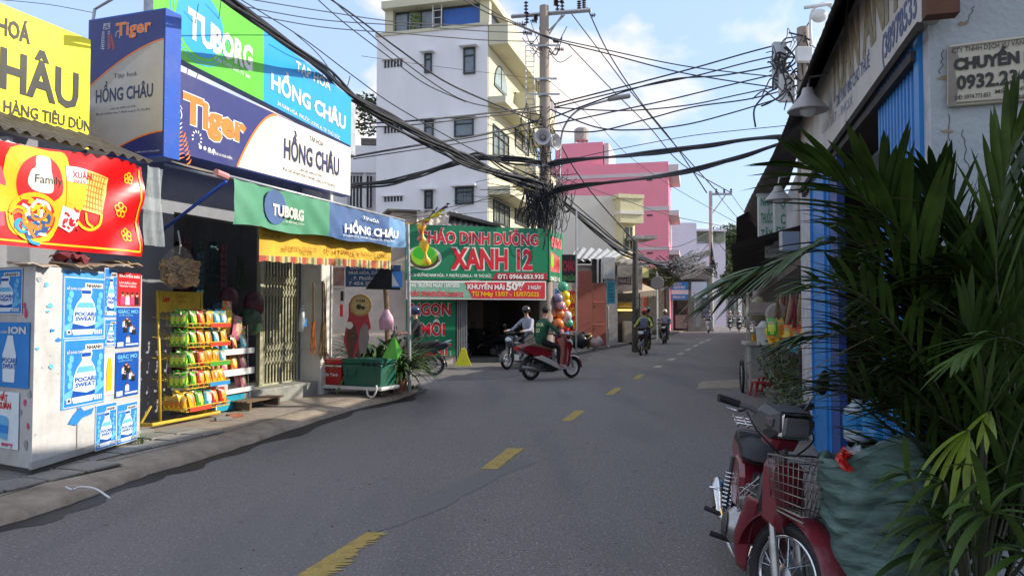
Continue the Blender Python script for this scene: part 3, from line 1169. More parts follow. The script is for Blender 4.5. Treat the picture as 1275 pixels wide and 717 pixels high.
def canv(u, v):
 x = lerp(lerp(xbk0, xbk1, u), lerp(x0f, x1f, u), v)
 return (x, lerp(-.9, -AO, v), lerp(zbk, lerp(z0f, z1f, u)+.02, v)-.05*math.sin(math.pi*v)*(.6+.4*math.sin(u*17)**2))
m.grid(canv, 40, 8)
o = m.build('canvas', fabu, aw, smooth=True)
sd_ = o.modifiers.new('thick', 'SOLIDIFY')
sd_.thickness = .012
# pipe frame
m = MB()
m.tube([(x0f-.15, -AO, z0f+.01), (x1f+.05, -AO, z1f+.01)], .022, 8)
m.build('front_pipe', steel, aw, smooth=True)
for u in (0.0, .33, .66, 1.0):
 m = MB()
 a, b_ = canv(u, 0.05), canv(u, .98)
 m.tube([(a[0], a[1], a[2]-.06), (b_[0], b_[1], b_[2]-.05)], .018, 6)
 m.build('rafter_pipe', steel, aw, smooth=True)
# blue brace bar
m = MB()
s0 = uvA(181, 304, .05)
s1 = uvA(283, 226, AO)
m.tube([A.M() @ Vector((s0[0], -.03, s0[1])), A.M() @ Vector((s1[0], -AO+.02, s1[1]))], .022, 8)
m.build('brace_bar', blueF, aw, world=True, smooth=True)
m = MB()
m.tube([(x0f-.25, -AO+.0, z0f+.02), (x0f-.05, -AO, z0f+.0)], .045, 8)
m.build('pipe_wrap', flat('pink_wrap', 'c88a8a'), aw)
# hanging banner cloth green/blue
hb = thing('awning_banner', 'wrinkled cloth banner, green to blue, hung along the awning edge', 'banner', A.M())
z0b = uvA(288, 279, AO+.04)[1]
z1b = uvA(502, 308, AO+.04)[1]
def hbf(u, v, o=0):
 x = lerp(x0f+.02, x1f, u)
 wv = .02*math.sin(u*31)+.03*math.sin(u*13+v*3)+.012*math.sin(u*70+v*9)
 zt_ = lerp(z0f, z1f, u)-.01-.012*math.sin(u*40)**2
 return (x, -AO-.04-wv*(1-v*.5)-o, lerp(lerp(z0b, z1b, u)+.02*math.sin(u*19), zt_, v))
xm_u = (uvA(405, 260, AO)[0]-x0f)/(x1f-x0f)
for (ua, ub, mm, nn, k) in ((0, xm_u, gfab, 'green_cloth', 50), (xm_u, .86, bfab, 'blue_cloth', 32), (.86, 1, bfab2, 'pale_cloth', 12)):
 m = MB()
 m.grid(lambda u, v: hbf(lerp(ua, ub, u), v), k, 8)
 m.build(nn, mm, hb, smooth=True)
def hput(s, p0, p1, hpx, m_, bold=.02, nm='lettering'):
 xa_, za_ = uvA(p0[0], p0[1], AO+.05)
 xb2, zb3 = uvA(p1[0], p1[1], AO+.05)
 h = uvA(p0[0], p0[1]-hpx, AO+.05)[1]-za_
 def fn(x, y, z):
  u = (x-x0f)/(x1f-x0f)
  return (x, hbf(u, .5)[1]-.05, z+(x-xa_)/(xb2-xa_)*(zb3-za_))
 b = MB()
 b.text(s, xa_, za_, h, xb2-xa_, 0, bold, fn=fn)
 return b.build(nm, m_, hb)
m = MB()
cx_, cz_ = uvA(343, 258, AO+.05)
m.grid(lambda u, v: (cx_+.24*v*math.cos(u*6.2832), hbf((cx_-x0f)/(x1f-x0f), .5)[1]-.045, cz_+.24*v*math.sin(u*6.2832)), 20, 1)
m.build('blue_disc', bfab, hb)
hput('TUBORG', (339, 267), (376, 275), 13, cream, .045)
hput('VỊ BIA TUYỆT HẢO', (353, 277), (377, 281), 2.5, cream, .0)
hput('HỒNG CHÂU', (427, 289), (493, 297), 10, whitep, .04)
hput('TẠP HÓA', (449, 273), (471, 278), 4, whitep, .02)
hput('34 NAM HÒA, PHƯỚC LONG A, TP. THỦ ĐỨC', (424, 294), (489, 302), 2.5, whitep, 0)
# orange valance with striped hem
va = thing('orange_valance', 'old orange canvas valance with red and yellow striped hem below the green banner', 'valance', A.M())
VO = 1.85
xv0, zv0 = uvA(323, 283, VO)
xv1, zv1 = uvA(487, 309, VO)
zv0b = uvA(323, 318, VO)[1]
zv1b = uvA(487, 325, VO)[1]
zh0b = uvA(323, 326, VO)[1]
zh1b = uvA(487, 336, VO)[1]
def vaf(u, v, o=0):
 return (lerp(xv0, xv1, u), -VO-.02*math.sin(u*37)-.015*math.sin(u*15)-o, lerp(lerp(zv0b, zv1b, u), lerp(zv0, zv1, u)+.12, v))
m = MB()
m.grid(lambda u, v: vaf(u, v), 50, 4)
m.build('orange_cloth', ofab, va, smooth=True)
hem = [flat('hem_red', 'a84a3c', .8, var=.15), flat('hem_cream', 'b8ac80', .8, var=.15), flat('hem_green', '70703c', .8, var=.15), flat('hem_ochre', 'a87830', .8)]
m = MB()
nst = 66
seq = [0, 0, 3, 1, 2, 1]
for i in range(nst):
 m.k = seq[i % 6]
 u0, u1 = i/nst, (i+1)/nst
 a = vaf(u0, 0)
 b_ = vaf(u1, 0)
 sc0 = lerp(zh0b, zh1b, u0)+.02*abs(math.sin(u0*math.pi*14))
 sc1 = lerp(zh0b, zh1b, u1)+.02*abs(math.sin(u1*math.pi*14))
 m.add([(a[0], a[1], sc0), (b_[0], b_[1], sc1), b_, a], [(0, 1, 2, 3)])
m.build('striped_hem', hem, va)
fade = flat('valance_faded_text', '9a6a1c', .9)
def vput(s, p0, p1, hpx):
 xa_, za_ = uvA(p0[0], p0[1], VO+.02)
 xb2, zb3 = uvA(p1[0], p1[1], VO+.02)
 h = uvA(p0[0], p0[1]-hpx, VO)[1]-za_
 b = MB()
 b.text(s, xa_, za_, h, xb2-xa_, -VO-.045, .01, fn=lambda x, y, z: (x, y, z+(x-xa_)/(xb2-xa_)*(zb3-za_)))
 b.build('lettering', fade, va)
vput('0909 627 078 - 0706 627 078', (352, 312), (392, 315), 6)
vput('ĐC: 34 NAM HÒA, P. PHƯỚC LONG A', (404, 315), (484, 322), 6)
vput('HỒNG CHÂU', (325, 288), (347, 291), 4)
vput('0909 627 078', (325, 295), (347, 298), 4)
# poles at the kerb
pw = mat('wood_pole', (0.20, 0.13, 0.075), rough=.85, var=.35, scale=9, stretch=(6, 6, .8), bump=.5, dirt=.3)
def vpole(name, label, px, py, ztop_, r, m_, cat='pole', lean=0, gz=.12):
 b_ = G(px, py, gz)
 m_b = MB()
 m_b.tube([b_, b_+Vector((lean*.3, 0, (ztop_-gz)*.5)), Vector((b_.x+lean, b_.y, ztop_))], [r, r*.95, r*.9], 10)
 return tag(m_b.build(name, m_, smooth=2), label, cat)
vpole('wooden_pole', 'rough brown wooden post with bags tied to it, at the end of the awning', 484, 487, 3.1, .055, pw, lean=-.13)
vpole('metal_pole', 'straight grey metal pipe post holding the far corner of the awning', 510, 488, 3.36, .035, steel, lean=-.05)
# ------------------------------------------------------------------ poster covered cabinet
cabw = mat('cabinet_white_worn', (0.52, 0.51, 0.50), rough=.6, var=.08, scale=4, dirt=.55, dcol='8c8578', dscale=2.5, bump=.15)
pA_ = G(39, 592, .135)
pB_ = G(174, 549, .135)
C_ = Plane(pA_, (pB_-pA_).xy)
lenC = (pB_-pA_).xy.length
zc1 = C_.uv(39, 330)[1]
cab = thing('poster_cabinet', 'big white street cabinet plastered with blue drink posters on the left pavement', 'cabinet', C_.M(0, 0, .13))
hc = zc1-.13
dpt = 1.3
xs_ = C_.uv(98, 400)[0]
E_ = Plane(pA_, (pA_-G(-20, 581, .135)).xy)
Tm = C_.M(0, 0, .13).inverted() @ E_.M(0, 0, 0)
ec = Tm @ Vector((-1.3, 0, 0))
m = MB()
m.zprism([(0, 0), (lenC, 0), (lenC, ec.y), (ec.x, ec.y)], .06, hc)
m.build('body', cabw, cab, bevel=.01)
m = MB()
m.zprism([(.03, .02), (lenC-.02, .02), (lenC-.02, ec.y-.02), (ec.x+.03, ec.y-.02)], -.02, .059)
m.build('base', mat('cabinet_base_dirty', (.07, .065, .06), rough=.9, var=.3), cab)
m = MB()
m.box(-.008, lenC+.008, -.008, .02, .06, .13)
m.build('trim', mat('cabinet_trim', (.34, .34, .33), rough=.6, var=.2, dirt=.6), cab)
# panel joints
m = MB()
for x in (xs_,):
 m.box(x-.006, x+.006, -.004, .002, .14, hc)
m.build('joint', mat('joint_grey', (.12, .12, .13)), cab)
posblue = mat('poster_blue', (0.035, 0.24, 0.66), rough=.35, var=.15, scale=3)
posblue2 = flat('poster_pale_blue', '6ab8e8', .35, var=.1)
posdeep = flat('poster_deep_blue', '1450a8', .35, var=.1)
botm = flat('poster_bottle_white', 'dfeaf2', .4)
posred = flat('poster_red', 'c81e22', .4, var=.1)
pospink = flat('poster_pink', 'd84878', .4)
greyp = flat('poster_scraps', '9aa0a4', .7, var=.2)
skinp = flat('print_skin', 'c89478')
def cput(x, z, w_, h, ccw, kind='drink', y=-.010, rot=0.0, par=None, Mx=None, seed=0):
 """one printed poster as a child of the cabinet; layers 1.5 mm apart"""
 b = MB()
 if Mx is not None:
  b.T = Mx
 def q(x0, z0, x1, z1, o, k):
  b.k = k
  b.add([(x+x0*w_, y-o, z+z0*h), (x+x1*w_, y-o, z+z0*h), (x+x1*w_, y-o, z+z1*h), (x+x0*w_, y-o, z+z1*h)], [(0, 1, 2, 3)])
 if kind == 'drink':
  mats = [posblue, posblue2, botm, posdeep, whitep, blk]
  b.k = 4
  b.box(x-.008, x+w_+.008, y+.001, y+.004, z-.008, z+h+.008)
  b.k = 0
  b.box(x, x+w_, y, y+.003, z, z+h)
  b.k = 1
  b.poly([(x+w_*a, z+h*c) for a, c in ((0, .1), (.35, .2), (.75, .12), (1, .24), (1, .34), (.7, .22), (.3, .3), (0, .2))], y-.0015)
  # bottle, slightly tilted
  out_ = [(.33, .10), (.66, .10), (.70, .16), (.70, .45), (.66, .56), (.58, .66), (.60, .74), (.58, .80), (.42, .80), (.40, .74), (.42, .66), (.34, .56), (.30, .45), (.30, .16)]
  b.k = 2
  b.poly([(x+w_*(.5+(a-.5)*1.4+(c-.5)*.12), z+h*(.5+(c-.5)*1.15)) for a, c in out_], y-.003)
  b.k = 1
  b.poly([(x+w_*(.5+(a-.5)*1.4+(c-.5)*.12), z+h*(.5+(c-.5)*1.15)) for a, c in ((.33, .5), (.67, .5), (.62, .58), (.38, .58))], y-.0045)
  q(.40, .74, .63, .80, .0045, 3)
  b.k = 3
  b.poly([(x+w_*(.5+(a-.5)*1.4+(c-.5)*.12), z+h*(.5+(c-.5)*1.15)) for a, c in ((.30, .18), (.70, .18), (.70, .25), (.55, .22), (.30, .27))], y-.0045)
  b.text('POCARI', x+w_*.24, z+h*.36, h*.065, w_*.52, y-.0045, .04)
  b.text('SWEAT', x+w_*.25, z+h*.28, h*.06, w_*.50, y-.0045, .04)
  b.k = 4
  b.text('BỔ SUNG ION', x+w_*.04, z+h*.80, h*.035, w_*.36, y-.0045, .02)
  b.k = 5
  b.text('NHANH', x+w_*.52, z+h*.855, h*.055, w_*.38, y-.0055, .03)
  q(.48, .84, .95, .93, .004, 4)
  b.k = 1
  for k in range(5):
   for sx in (.12, .86):
    b.disc(x+w_*(sx+.03*math.sin(k*2)), z+h*(.32+.1*k), .018*w_/.3, y-.003, 8)
  q(.05, .05, .16, .13, .003, 4)
  q(.08, .07, .13, .11, .0045, 5)
  for k in range(4):
   q(.74+k*.055, .04, .775+k*.055, .12, .003, 4)
 elif kind == 'ion':
  mats = [posblue, posblue2, botm, posdeep, whitep, blk]
  b.k = 0
  b.box(x, x+w_, y, y+.003, z, z+h)
  b.k = 2
  b.poly([(x+w_*a, z+h*c) for a, c in ((.3, .08), (.62, .08), (.66, .5), (.6, .66), (.56, .8), (.42, .8), (.36, .66), (.28, .5))], y-.003)
  b.k = 4
  b.text('ION', x+w_*.44, z+h*.83, h*.1, w_*.48, y-.0045, .04)
  b.text('TỐT HƠN', x+w_*.03, z+h*.83, h*.04, w_*.38, y-.0045, .02)
  b.k = 3
  b.text('POCARI', x+w_*.29, z+h*.38, h*.07, w_*.38, y-.0045, .04)
  b.text('SWEAT', x+w_*.30, z+h*.29, h*.07, w_*.36, y-.0045, .04)
 elif kind == 'team':
  mats = [posdeep, blk, whitep, skinp, posred, posblue2]
  b.k = 0
  b.box(x, x+w_, y, y+.003, z, z+h)
  b.k = 5
  b.text('GIÁC MƠ', x+w_*.06, z+h*.86, h*.08, w_*.86, y-.003, .04)
  b.text('CHIẾN THẮNG', x+w_*.1, z+h*.79, h*.035, w_*.6, y-.003, .02)
  rr = random.Random(seed)
  for k in range(7):
   cx_ = x+w_*(.34+.1*(k % 5)+.04*(k//5))
   cz_ = z+h*(.66-.2*(k//3)+.06*(k % 2))
   b.k = 1 if k % 3 else 2
   b.poly([(cx_-.09*w_, cz_-.14*h), (cx_+.09*w_, cz_-.14*h), (cx_+.08*w_, cz_-.01*h), (cx_-.08*w_, cz_-.01*h)], y-.003-.0006*k)
   b.k = 3
   b.disc(cx_, cz_+.015*h, .045*w_, y-.0033-.0006*k, 8)
   b.k = 1
   b.disc(cx_, cz_+.035*h, .035*w_, y-.0036-.0006*k, 8, 1, .6)
  q(.05, .03, .3, .14, .003, 2)
  q(.4, .05, .95, .09, .003, 2)
 elif kind == 'redad':
  mats = [posred, whitep, skinp, pospink, blk, gold]
  b.k = 0
  b.box(x, x+w_, y, y+.003, z, z+h)
  b.k = 1
  b.text('KHUYẾN MÃI', x+w_*.08, z+h*.86, h*.07, w_*.84, y-.003, .03)
  b.text('ƯU ĐÃI LỚN', x+w_*.08, z+h*.66, h*.06, w_*.7, y-.003, .02)
  b.text('TRONG THÁNG', x+w_*.08, z+h*.57, h*.05, w_*.7, y-.003, .02)
  for k in range(4):
   cx_ = x+w_*(.22+.2*k)
   b.k = (3, 1, 3, 4)[k]
   b.poly([(cx_-.09*w_, z+.03*h), (cx_+.09*w_, z+.03*h), (cx_+.08*w_, z+.3*h), (cx_-.08*w_, z+.3*h)], y-.003-.0005*k)
   b.k = 2
   b.disc(cx_, z+.34*h, .06*w_, y-.0033-.0005*k, 8)
   b.k = 4
   b.disc(cx_, z+.38*h, .05*w_, y-.0036-.0005*k, 8, 1, .7)
 elif kind == 'can':
  mats = [greyp, botm, posblue, redp, posblue2, pospink]
  b.k = 1
  b.box(x, x+w_, y, y+.003, z, z+h)
  b.k = 3
  b.text('NHẤT', x+w_*.02, z+h*.84, h*.1, w_*.5, y-.003, .05)
  b.text('XUÂN', x+w_*.08, z+h*.70, h*.1, w_*.6, y-.003, .05)
  b.k = 4
  b.poly([(x+w_*a, z+h*c) for a, c in ((.1, .18), (.55, .14), (.6, .5), (.5, .56), (.2, .58), (.12, .52))], y-.003)
  b.k = 2
  b.poly([(x+w_*a, z+h*c) for a, c in ((.12, .28), (.58, .26), (.59, .40), (.13, .42))], y-.0045)
  b.k = 5
  b.text('energy', x+w_*.3, z+h*.04, h*.08, w_*.5, y-.0045, .03)
 else:
  mats = [whitep, greyp]
  b.k = 0
  b.box(x, x+w_, y, y+.003, z, z+h)
 return b.build('poster', mats, cab)
# positions from pixels on the street face
def cr_(px0, py0, px1, py1):
 a = C_.uv(px0, py0)
 b_ = C_.uv(px1, py1)
 c = C_.uv(px1, py0)
 return a[0], b_[1]-.13, b_[0]-a[0], (a[1]+c[1])/2-.13-(b_[1]-.13)
for (r, k) in (((80, 347, 128, 418), 'drink'), ((80, 423, 128, 498), 'drink'), ((130, 335, 144, 395), 'drink'), ((130, 398, 143, 430), 'drink'),
               ((119, 503, 143, 553), 'drink'), ((145, 502, 169, 546), 'drink')):
 x, z, w_, h = cr_(*r)
 cput(x, z, w_, h, 0, k)
for j, (r, k) in enumerate((((145, 340, 174, 381), 'redad'), ((144, 383, 172, 431), 'team'), ((143, 438, 171, 490), 'team'))):
 x, z, w_, h = cr_(*r)
 cput(x, z, w_, h, 0, k, seed=j)
x, z, w_, h = cr_(129, 440, 141, 490)
cput(x, z, w_, h, 0, 'plain')
b = MB()
b.T = Matrix.Translation((0, -.016, 0))
b.poly([(x+w_*a, z+h*c) for a, c in ((.2, .1), (.7, .1), (.75, .6), (.6, .9), (.35, .9), (.2, .6))])
b.build('bottle_print', gold, cab)
# panel backing and torn paper scraps
b = MB()
b.box(C_.uv(77, 400)[0], C_.uv(131, 400)[0], -.006, -.001, C_.uv(100, 506)[1]-.13, C_.uv(100, 338)[1]-.13)
b.build('panel', flat('panel_blue_paper', '4a98d8', .5, var=.35, scale=7), cab)
rr_ = random.Random(3)
for k in range(15):
 b = MB()
 b.k = 0
 x, z = rr_.uniform(.03, lenC-.1), rr_.uniform(.2, hc-.1)
 if C_.uv(78, 400)[0] < x < lenC and z > .75 and rr_.random() < .75:
  x = rr_.uniform(.03, C_.uv(74, 400)[0])
 s_ = rr_.choice([.008, .012, .02, .03])
 pts = [(x+s_*rr_.uniform(.5, 1.2)*math.cos(a)*1.5, z+s_*rr_.uniform(.4, 1)*math.sin(a)) for a in [R(t) for t in range(0, 360, 45)]]
 b.poly(pts, -.0075)
 b.build('scrap', rr_.choice([posblue, greyp, posblue2, whitep, greyp, posdeep]), cab)
x, z, w_, h = cr_(84, 508, 116, 524)
b = MB()
b.poly([(x+w_*a, z+h*c) for a, c in ((0, .2), (.3, .0), (.55, .4), (.9, .5), (1, .9), (.6, .8), (.45, 1.1), (.2, .7))], -.0085)
b.build('scrap', posblue, cab)
# near face (turned towards the camera): plane from corner going left
def er(px0, py0, px1, py1):
 a = E_.uv(px0, py0)
 b_ = E_.uv(px1, py1)
 return a[0], b_[1], b_[0]-a[0], a[1]-b_[1]
for (r, k) in (((-12, 337, 28, 390), 'drink'), ((-6, 401, 37, 484), 'ion'), ((-3, 486, 24, 560), 'can')):
 x, z, w_, h = er(*r)
 cput(x, z, w_, h, 0, k, y=-.014, Mx=Tm)
for k in range(8):
 b = MB()
 b.T = Tm
 x, z = -rr_.uniform(.02, .2), rr_.uniform(.3, 1.9)
 s_ = rr_.choice([.03, .05])
 b.poly([(x+s_*rr_.uniform(.3, .9)*math.cos(a), z+s_*rr_.uniform(.5, 1.5)*math.sin(a)) for a in [R(t) for t in range(0, 360, 60)]], -.0085)
 b.build('scrap', rr_.choice([pospink, greyp, posblue2]), cab)
# flattened cardboard and cloth heaped on top
rr_ = random.Random(9)
topz = zc1
for k in range(9):
 b = MB()
 x = lerp(.1, lenC-.2, k/8)+rr_.uniform(-.1, .1)
 yy = rr_.uniform(-.06, .35)
 w2, d2 = rr_.uniform(.25, .45), rr_.uniform(.25, .4)
 a = rr_.uniform(-.5, .5)
 b.T = Matrix.Translation((x, yy, topz+.012+k*.014)) @ Matrix.Rotation(a, 4, 'Z') @ Matrix.Rotation(rr_.uniform(-.06, .12), 4, 'X') @ Matrix.Rotation(rr_.uniform(-.08, .08), 4, 'Y')
 b.grid(lambda u, v: ((u-.5)*w2, (v-.5)*d2, .012*math.sin(u*9+k)), 6, 4)
 o = b.build('cardboard_sheet', card if k % 3 else flat('worn_paper', 'b8a898', .8, var=.2), M=C_.M())
 s2 = o.modifiers.new('thick', 'SOLIDIFY')
 s2.thickness = .01
 tag(o, ['flattened cardboard piece at the camera end of the heap on the poster cabinet', 'cardboard flap in the middle of the heap on the poster cabinet', 'cardboard flap at the far end of the heap on the poster cabinet'][k//3], 'cardboard', 'cardboard on the cabinet')
b = MB()
b.T = Matrix.Translation((C_.uv(95, 330)[0], .05, topz+.15))
b.grid(lambda u, v: ((u-.5)*.4, (v-.5)*.22, .03*math.sin(u*7)*math.cos(v*5)+.03*math.sin(u*17)-.1*abs(v-.5)), 20, 8)
tag(b.build('cloth', flat('maroon_cloth', '7a3038', .9, var=.3), M=C_.M(), smooth=True), 'crumpled maroon cloth lying on top of the poster cabinet', 'cloth')
# ------------------------------------------------------------------ snack bags
bagcols = {'green': '3f9a24', 'red': 'c42a1c', 'yellow': 'e8b81c', 'teal': '3a94a8', 'orange': 'd8701c', 'pink': 'd27890', 'maroon': '7a1a2a'}
bagmesh = {}
def bag_mesh(cn):
 if cn in bagmesh:
  return bagmesh[cn]
 b = MB()
 w_, h, d = .155, .26, .04
 def f(u, v, s):
  bulge = d*(math.sin(math.pi*u)**.6)*(math.sin(math.pi*min(1, max(0, v)))**.5)
  return ((u-.5)*w_*(1-.08*math.sin(math.pi*v)), s*bulge-.004*math.sin(u*25)*abs(v-.5), v*h)
 b.k = 0
 b.grid(lambda u, v: f(u, v, -1), 6, 6)
 b.grid(lambda u, v: f(1-u, v, 1), 6, 6)
 for j in range(36):
  r_, c_i = j//6, j % 6
  if r_ in (2, 3) and 1 <= c_i <= 4 or (r_ == 1 and c_i in (2, 3)):
   b.mi[j] = 1
  elif r_ == 4 and 1 <= c_i <= 4:
   b.mi[j] = 2
  elif r_ == 5 or r_ == 0:
   b.mi[j] = 2 if (c_i+r_) % 5 == 0 else 0
 c = flat('bag_'+cn, bagcols[cn], .28, var=.18, scale=30, coat=.3)
 o = b.build('snack_bag', [c, flat('bag_face_'+cn, {'green': 'c8d84a', 'red': 'e8a03c', 'yellow': 'c8781c', 'teal': 'b8d4d8', 'orange': 'f0d060', 'pink': 'e8c8a0', 'maroon': 'd8b040'}[cn], .35), flat('bag_label', 'a89c70', .4)], smooth=True)
 me = o.data
 bpy.data.objects.remove(o)
 bagmesh[cn] = me
 return me
def bag(cn, M_, label, group):
 o = bpy.data.objects.new('snack_bag', bag_mesh(cn))
 o.matrix_world = M_
 COL.objects.link(o)
 return tag(o, label, 'snack bag', group)
# yellow rack: five tilted shelves
yel = mat('rack_yellow_paint', (0.62, 0.42, 0.03), rough=.4, var=.12, dirt=.25, dcol='5a4010', dscale=6)
rp = G(184, 533, .13)
rq = G(263, 517, .13)
RK = Plane(rp, (rq-rp).xy)
rackM = RK.M(0, 0, .13)
rw = (rq-rp).xy.length
rack = thing('yellow_snack_rack', 'yellow wire display rack full of crisp packets in front of the shop', 'rack', rackM)
def rz_(py, px=215):
 return RK.uv(px, py)[1]-.13
zt = rz_(362)
def rx_(px, py=450):
 return RK.uv(px, py)[0]
for sx in (rx_(203), rx_(258)):
 b = MB()
 b.tube([(sx, .03, .03), (sx+.03, .08, .8), (sx+.1, .2, zt)], .02, 8)
 b.build('upright', yel, rack, smooth=True)
b = MB()
b.tube([(-.02, .45, .05), (-.02, -.08, .05), (rw+.02, -.12, .05), (rw+.02, .45, .05)], .024, 8)
b.build('foot', yel, rack)
b = MB()
b.tube([(-.02, .1, .05), (.1, .04, .28)], .016, 6)
b.build('stay', yel, rack)
b = MB()
b.prism([(rx_(212), zt-.30), (rx_(261), zt-.26), (rx_(261), zt), (rx_(212), zt)], .18, .2)
b.build('header_board', yel, rack)
b = MB()
b.text('Lays', rx_(215), zt-.14, .07, .13, .175, .05)
b.build('lettering', redp, rack)
b = MB()
b.text('KHÁM PHÁ', rx_(231), zt-.09, .035, .2, .175, .02)
b.text('VỊ NGON', rx_(233), zt-.16, .035, .17, .175, .02)
b.build('lettering', golddark, rack)
strip_m = [flat('strip_red', 'c83a20'), flat('strip_green', '4a9a30'), flat('strip_blue', '2a8ac8')]
shz = [rz_(y, 245) for y in (407, 430.5, 455, 480, 507)]
rr_ = random.Random(2)
seqs = [['green', 'green', 'red', 'yellow', 'teal', 'teal'], ['green', 'green', 'orange', 'yellow', 'teal', 'yellow'], ['green', 'green', 'red', 'yellow', 'yellow', 'teal'], ['green', 'green', 'red', 'yellow', 'yellow', 'yellow'], ['yellow', 'yellow', 'green', 'teal', 'red', 'red']]
ords = ['top', 'second', 'middle', 'fourth', 'lowest']
for i, z in enumerate(shz):
 b = MB()
 fx0, fx1 = rx_(216), rx_(270)
 yb, yf = .12+i*-.01, -.22
 for zz_, yy in ((z, yf), (z+.055, yf-.01), (z+.02, yb)):
  b.tube([(fx0, yy, zz_), (fx1, yy, zz_)], .007, 5)
 for k in range(9):
  x = lerp(fx0, fx1, k/8)
  b.tube([(x, yb, z+.02), (x, yf, z), (x, yf-.01, z+.055)], .004, 4)
 for x in (fx0, fx1):
  b.tube([(x, yb, z+.16), (x, yf, z+.055)], .005, 4)
  b.tube([(x, yb, z+.02), (x, yb, z+.16)], .005, 4)
 for k in range(4):
  b.tube([(fx0-.02-.07*k, yb+.05, z+.24-.03*k), (fx0-.0, yb-.1, z+.10)], .004, 4)
 b.build('wire_shelf', yel, rack)
 b = MB()
 sx0 = (fx0+fx1)*.5 if i != 4 else fx0+.05
 b.box(sx0, fx1-.01 if i != 4 else (fx0+fx1)/2+.05, yf-.022, yf-.017, z-.005, z+.05)
 b.build('price_strip', strip_m[[0, 0, 1, 2, 0][i]], rack)
 for row in range(2):
  for k, cn in enumerate(seqs[i]):
   x = lerp(fx0+.04, fx1-.05, k/5)+rr_.uniform(-.012, .012)
   Mx = rackM @ Matrix.Translation((x, yf+.05+row*.1, z+.012+row*.028)) @ Matrix.Rotation(rr_.uniform(-.25, .25), 4, 'Z') @ Matrix.Rotation(R(-12)+rr_.uniform(-.08, .08), 4, 'X') @ Matrix.Rotation(rr_.uniform(-.1, .1), 4, 'Y') @ Matrix.Scale(.98 if i == 4 else .86, 4)
   nth = seqs[i][:k].count(cn)
   many = seqs[i].count(cn) > 1
   bag(cn, Mx, '%s%s crisp packet in the %s row, %s shelf of the yellow rack' % (['left ', 'next ', 'right '][nth if seqs[i].count(cn) == 3 else nth*2] if many else '', cn, ['front', 'back'][row], ords[i]), 'crisp packets on the yellow rack')
 if i < 5:
  for k in range(3 if i != 4 else 4):
   Mx = rackM @ Matrix.Translation((fx0-.03, yf+.05+k*.08, z+.02)) @ Matrix.Rotation(R(-75)+rr_.uniform(-.1, .1), 4, 'Z') @ Matrix.Rotation(R(-8), 4, 'X') @ Matrix.Scale(.75, 4)
   bag('green' if i < 4 else 'yellow', Mx, '%s crisp packet sideways at the left end of the %s shelf, %s from front' % ('green' if i < 4 else 'yellow', ords[i], ['first', 'second', 'third', 'fourth'][k]), 'crisp packets on the yellow rack')
# brick blocks under the foot
for (px, py, hm, lb) in ((178, 538, stepm, 'flat grey block under the front foot of the yellow rack'), (278, 522, stepm, 'grey block under the right foot of the yellow rack'), (292, 518, brownbrick, 'reddish brick lying between the two snack racks')):
 b = MB()
 g_ = G(px, py, .13)
 b.T = Matrix.Translation(g_) @ Matrix.Rotation(rr_.uniform(0, 1), 4, 'Z')
 b.bbox(-.11, .11, -.06, .06, -.01, .035, .006)
 tag(b.build('block', hm), lb, 'block')
# second rack: white trays above a teal box
r2 = G(266, 515, .13)
S2 = Plane(r2+Vector((0, 0, 0)), (G(308, 506, .13)-r2).xy)
s2M = S2.M(0, 0, .13)
r2w = S2.uv(309, 500)[0]
def sz(py, px=290):
 return S2.uv(px, py)[1]-.13
tealm = mat('teal_panel', (0.02, 0.30, 0.42), rough=.4, var=.12, dirt=.2)
rk2 = thing('white_tray_rack', 'small rack of white trays over a teal box, right of the yellow rack', 'rack', s2M)
b = MB()
b.bbox(.02, r2w, -.02, .35, sz(509), sz(491), .01)
b.build('teal_box', tealm, rk2)
for sx in (.01, r2w-.01):
 b = MB()
 b.box(sx-.014, sx+.014, -.04, -.02, 0, sz(487))
 b.box(sx-.014, sx+.014, .35, .37, 0, sz(400))
 b.build('leg', white, rk2)
for i, (ya, yb_) in enumerate(((434, 441), (459, 467), (483, 489))):
 b = MB()
 b.bbox(-.02, r2w+.05, -.06, .36, sz(yb_), sz(yb_)+.02, .004)
 b.box(-.02, r2w+.05, -.075, -.061, sz(yb_), sz(ya))
 b.build('tray', white, rk2)
for x in (.01, r2w*.95):
 b = MB()
 b.tube([(x, -.03, sz(489)), (x, -.0, sz(405))], .006, 5)
 b.build('wire_upright', steel, rk2)
for i, (zz_, cols_) in enumerate(((sz(434), ['teal', 'teal', 'maroon', 'teal']), (sz(459), ['pink', 'pink', 'orange', 'pink']), (sz(483), ['pink']))):
 for row in range(2):
  for k, cn in enumerate(cols_):
   x = lerp(.07, r2w-.07, k/3) if len(cols_) > 1 else r2w-.06
   Mx = s2M @ Matrix.Translation((x, .03+row*.1, zz_-.03)) @ Matrix.Rotation(rr_.uniform(-.2, .2), 4, 'Z') @ Matrix.Rotation(R(-14), 4, 'X') @ Matrix.Scale(.95, 4)
   bag(cn, Mx, '%s snack packet %s in the %s row on the %s white tray' % (cn, ['at the left end', 'left of centre', 'right of centre', 'at the right end'][k], ['front', 'back'][row], ['upper', 'lower', 'bottom'][i]), 'packets on the white trays')
# open white carton on the bottom tray
b = MB()
b.T = s2M @ Matrix.Translation((-.03, -.05, sz(489)+.03))
b.prism([(0, 0), (.3, 0), (.31, .12), (-.04, .19)], 0, .008)
b.prism([(0, 0), (.3, 0), (.31, .12), (-.04, .17)], .27, .278)
b.box(0, .3, 0, .28, -.008, 0)
b.box(.3, .308, 0, .28, 0, .12)
b.box(-.01, 0, 0, .28, 0, .17)
tag(b.build('carton', flat('carton_pinkish', 'c4b0b4', .7, var=.1)), 'open pale carton standing on the bottom white tray', 'box')
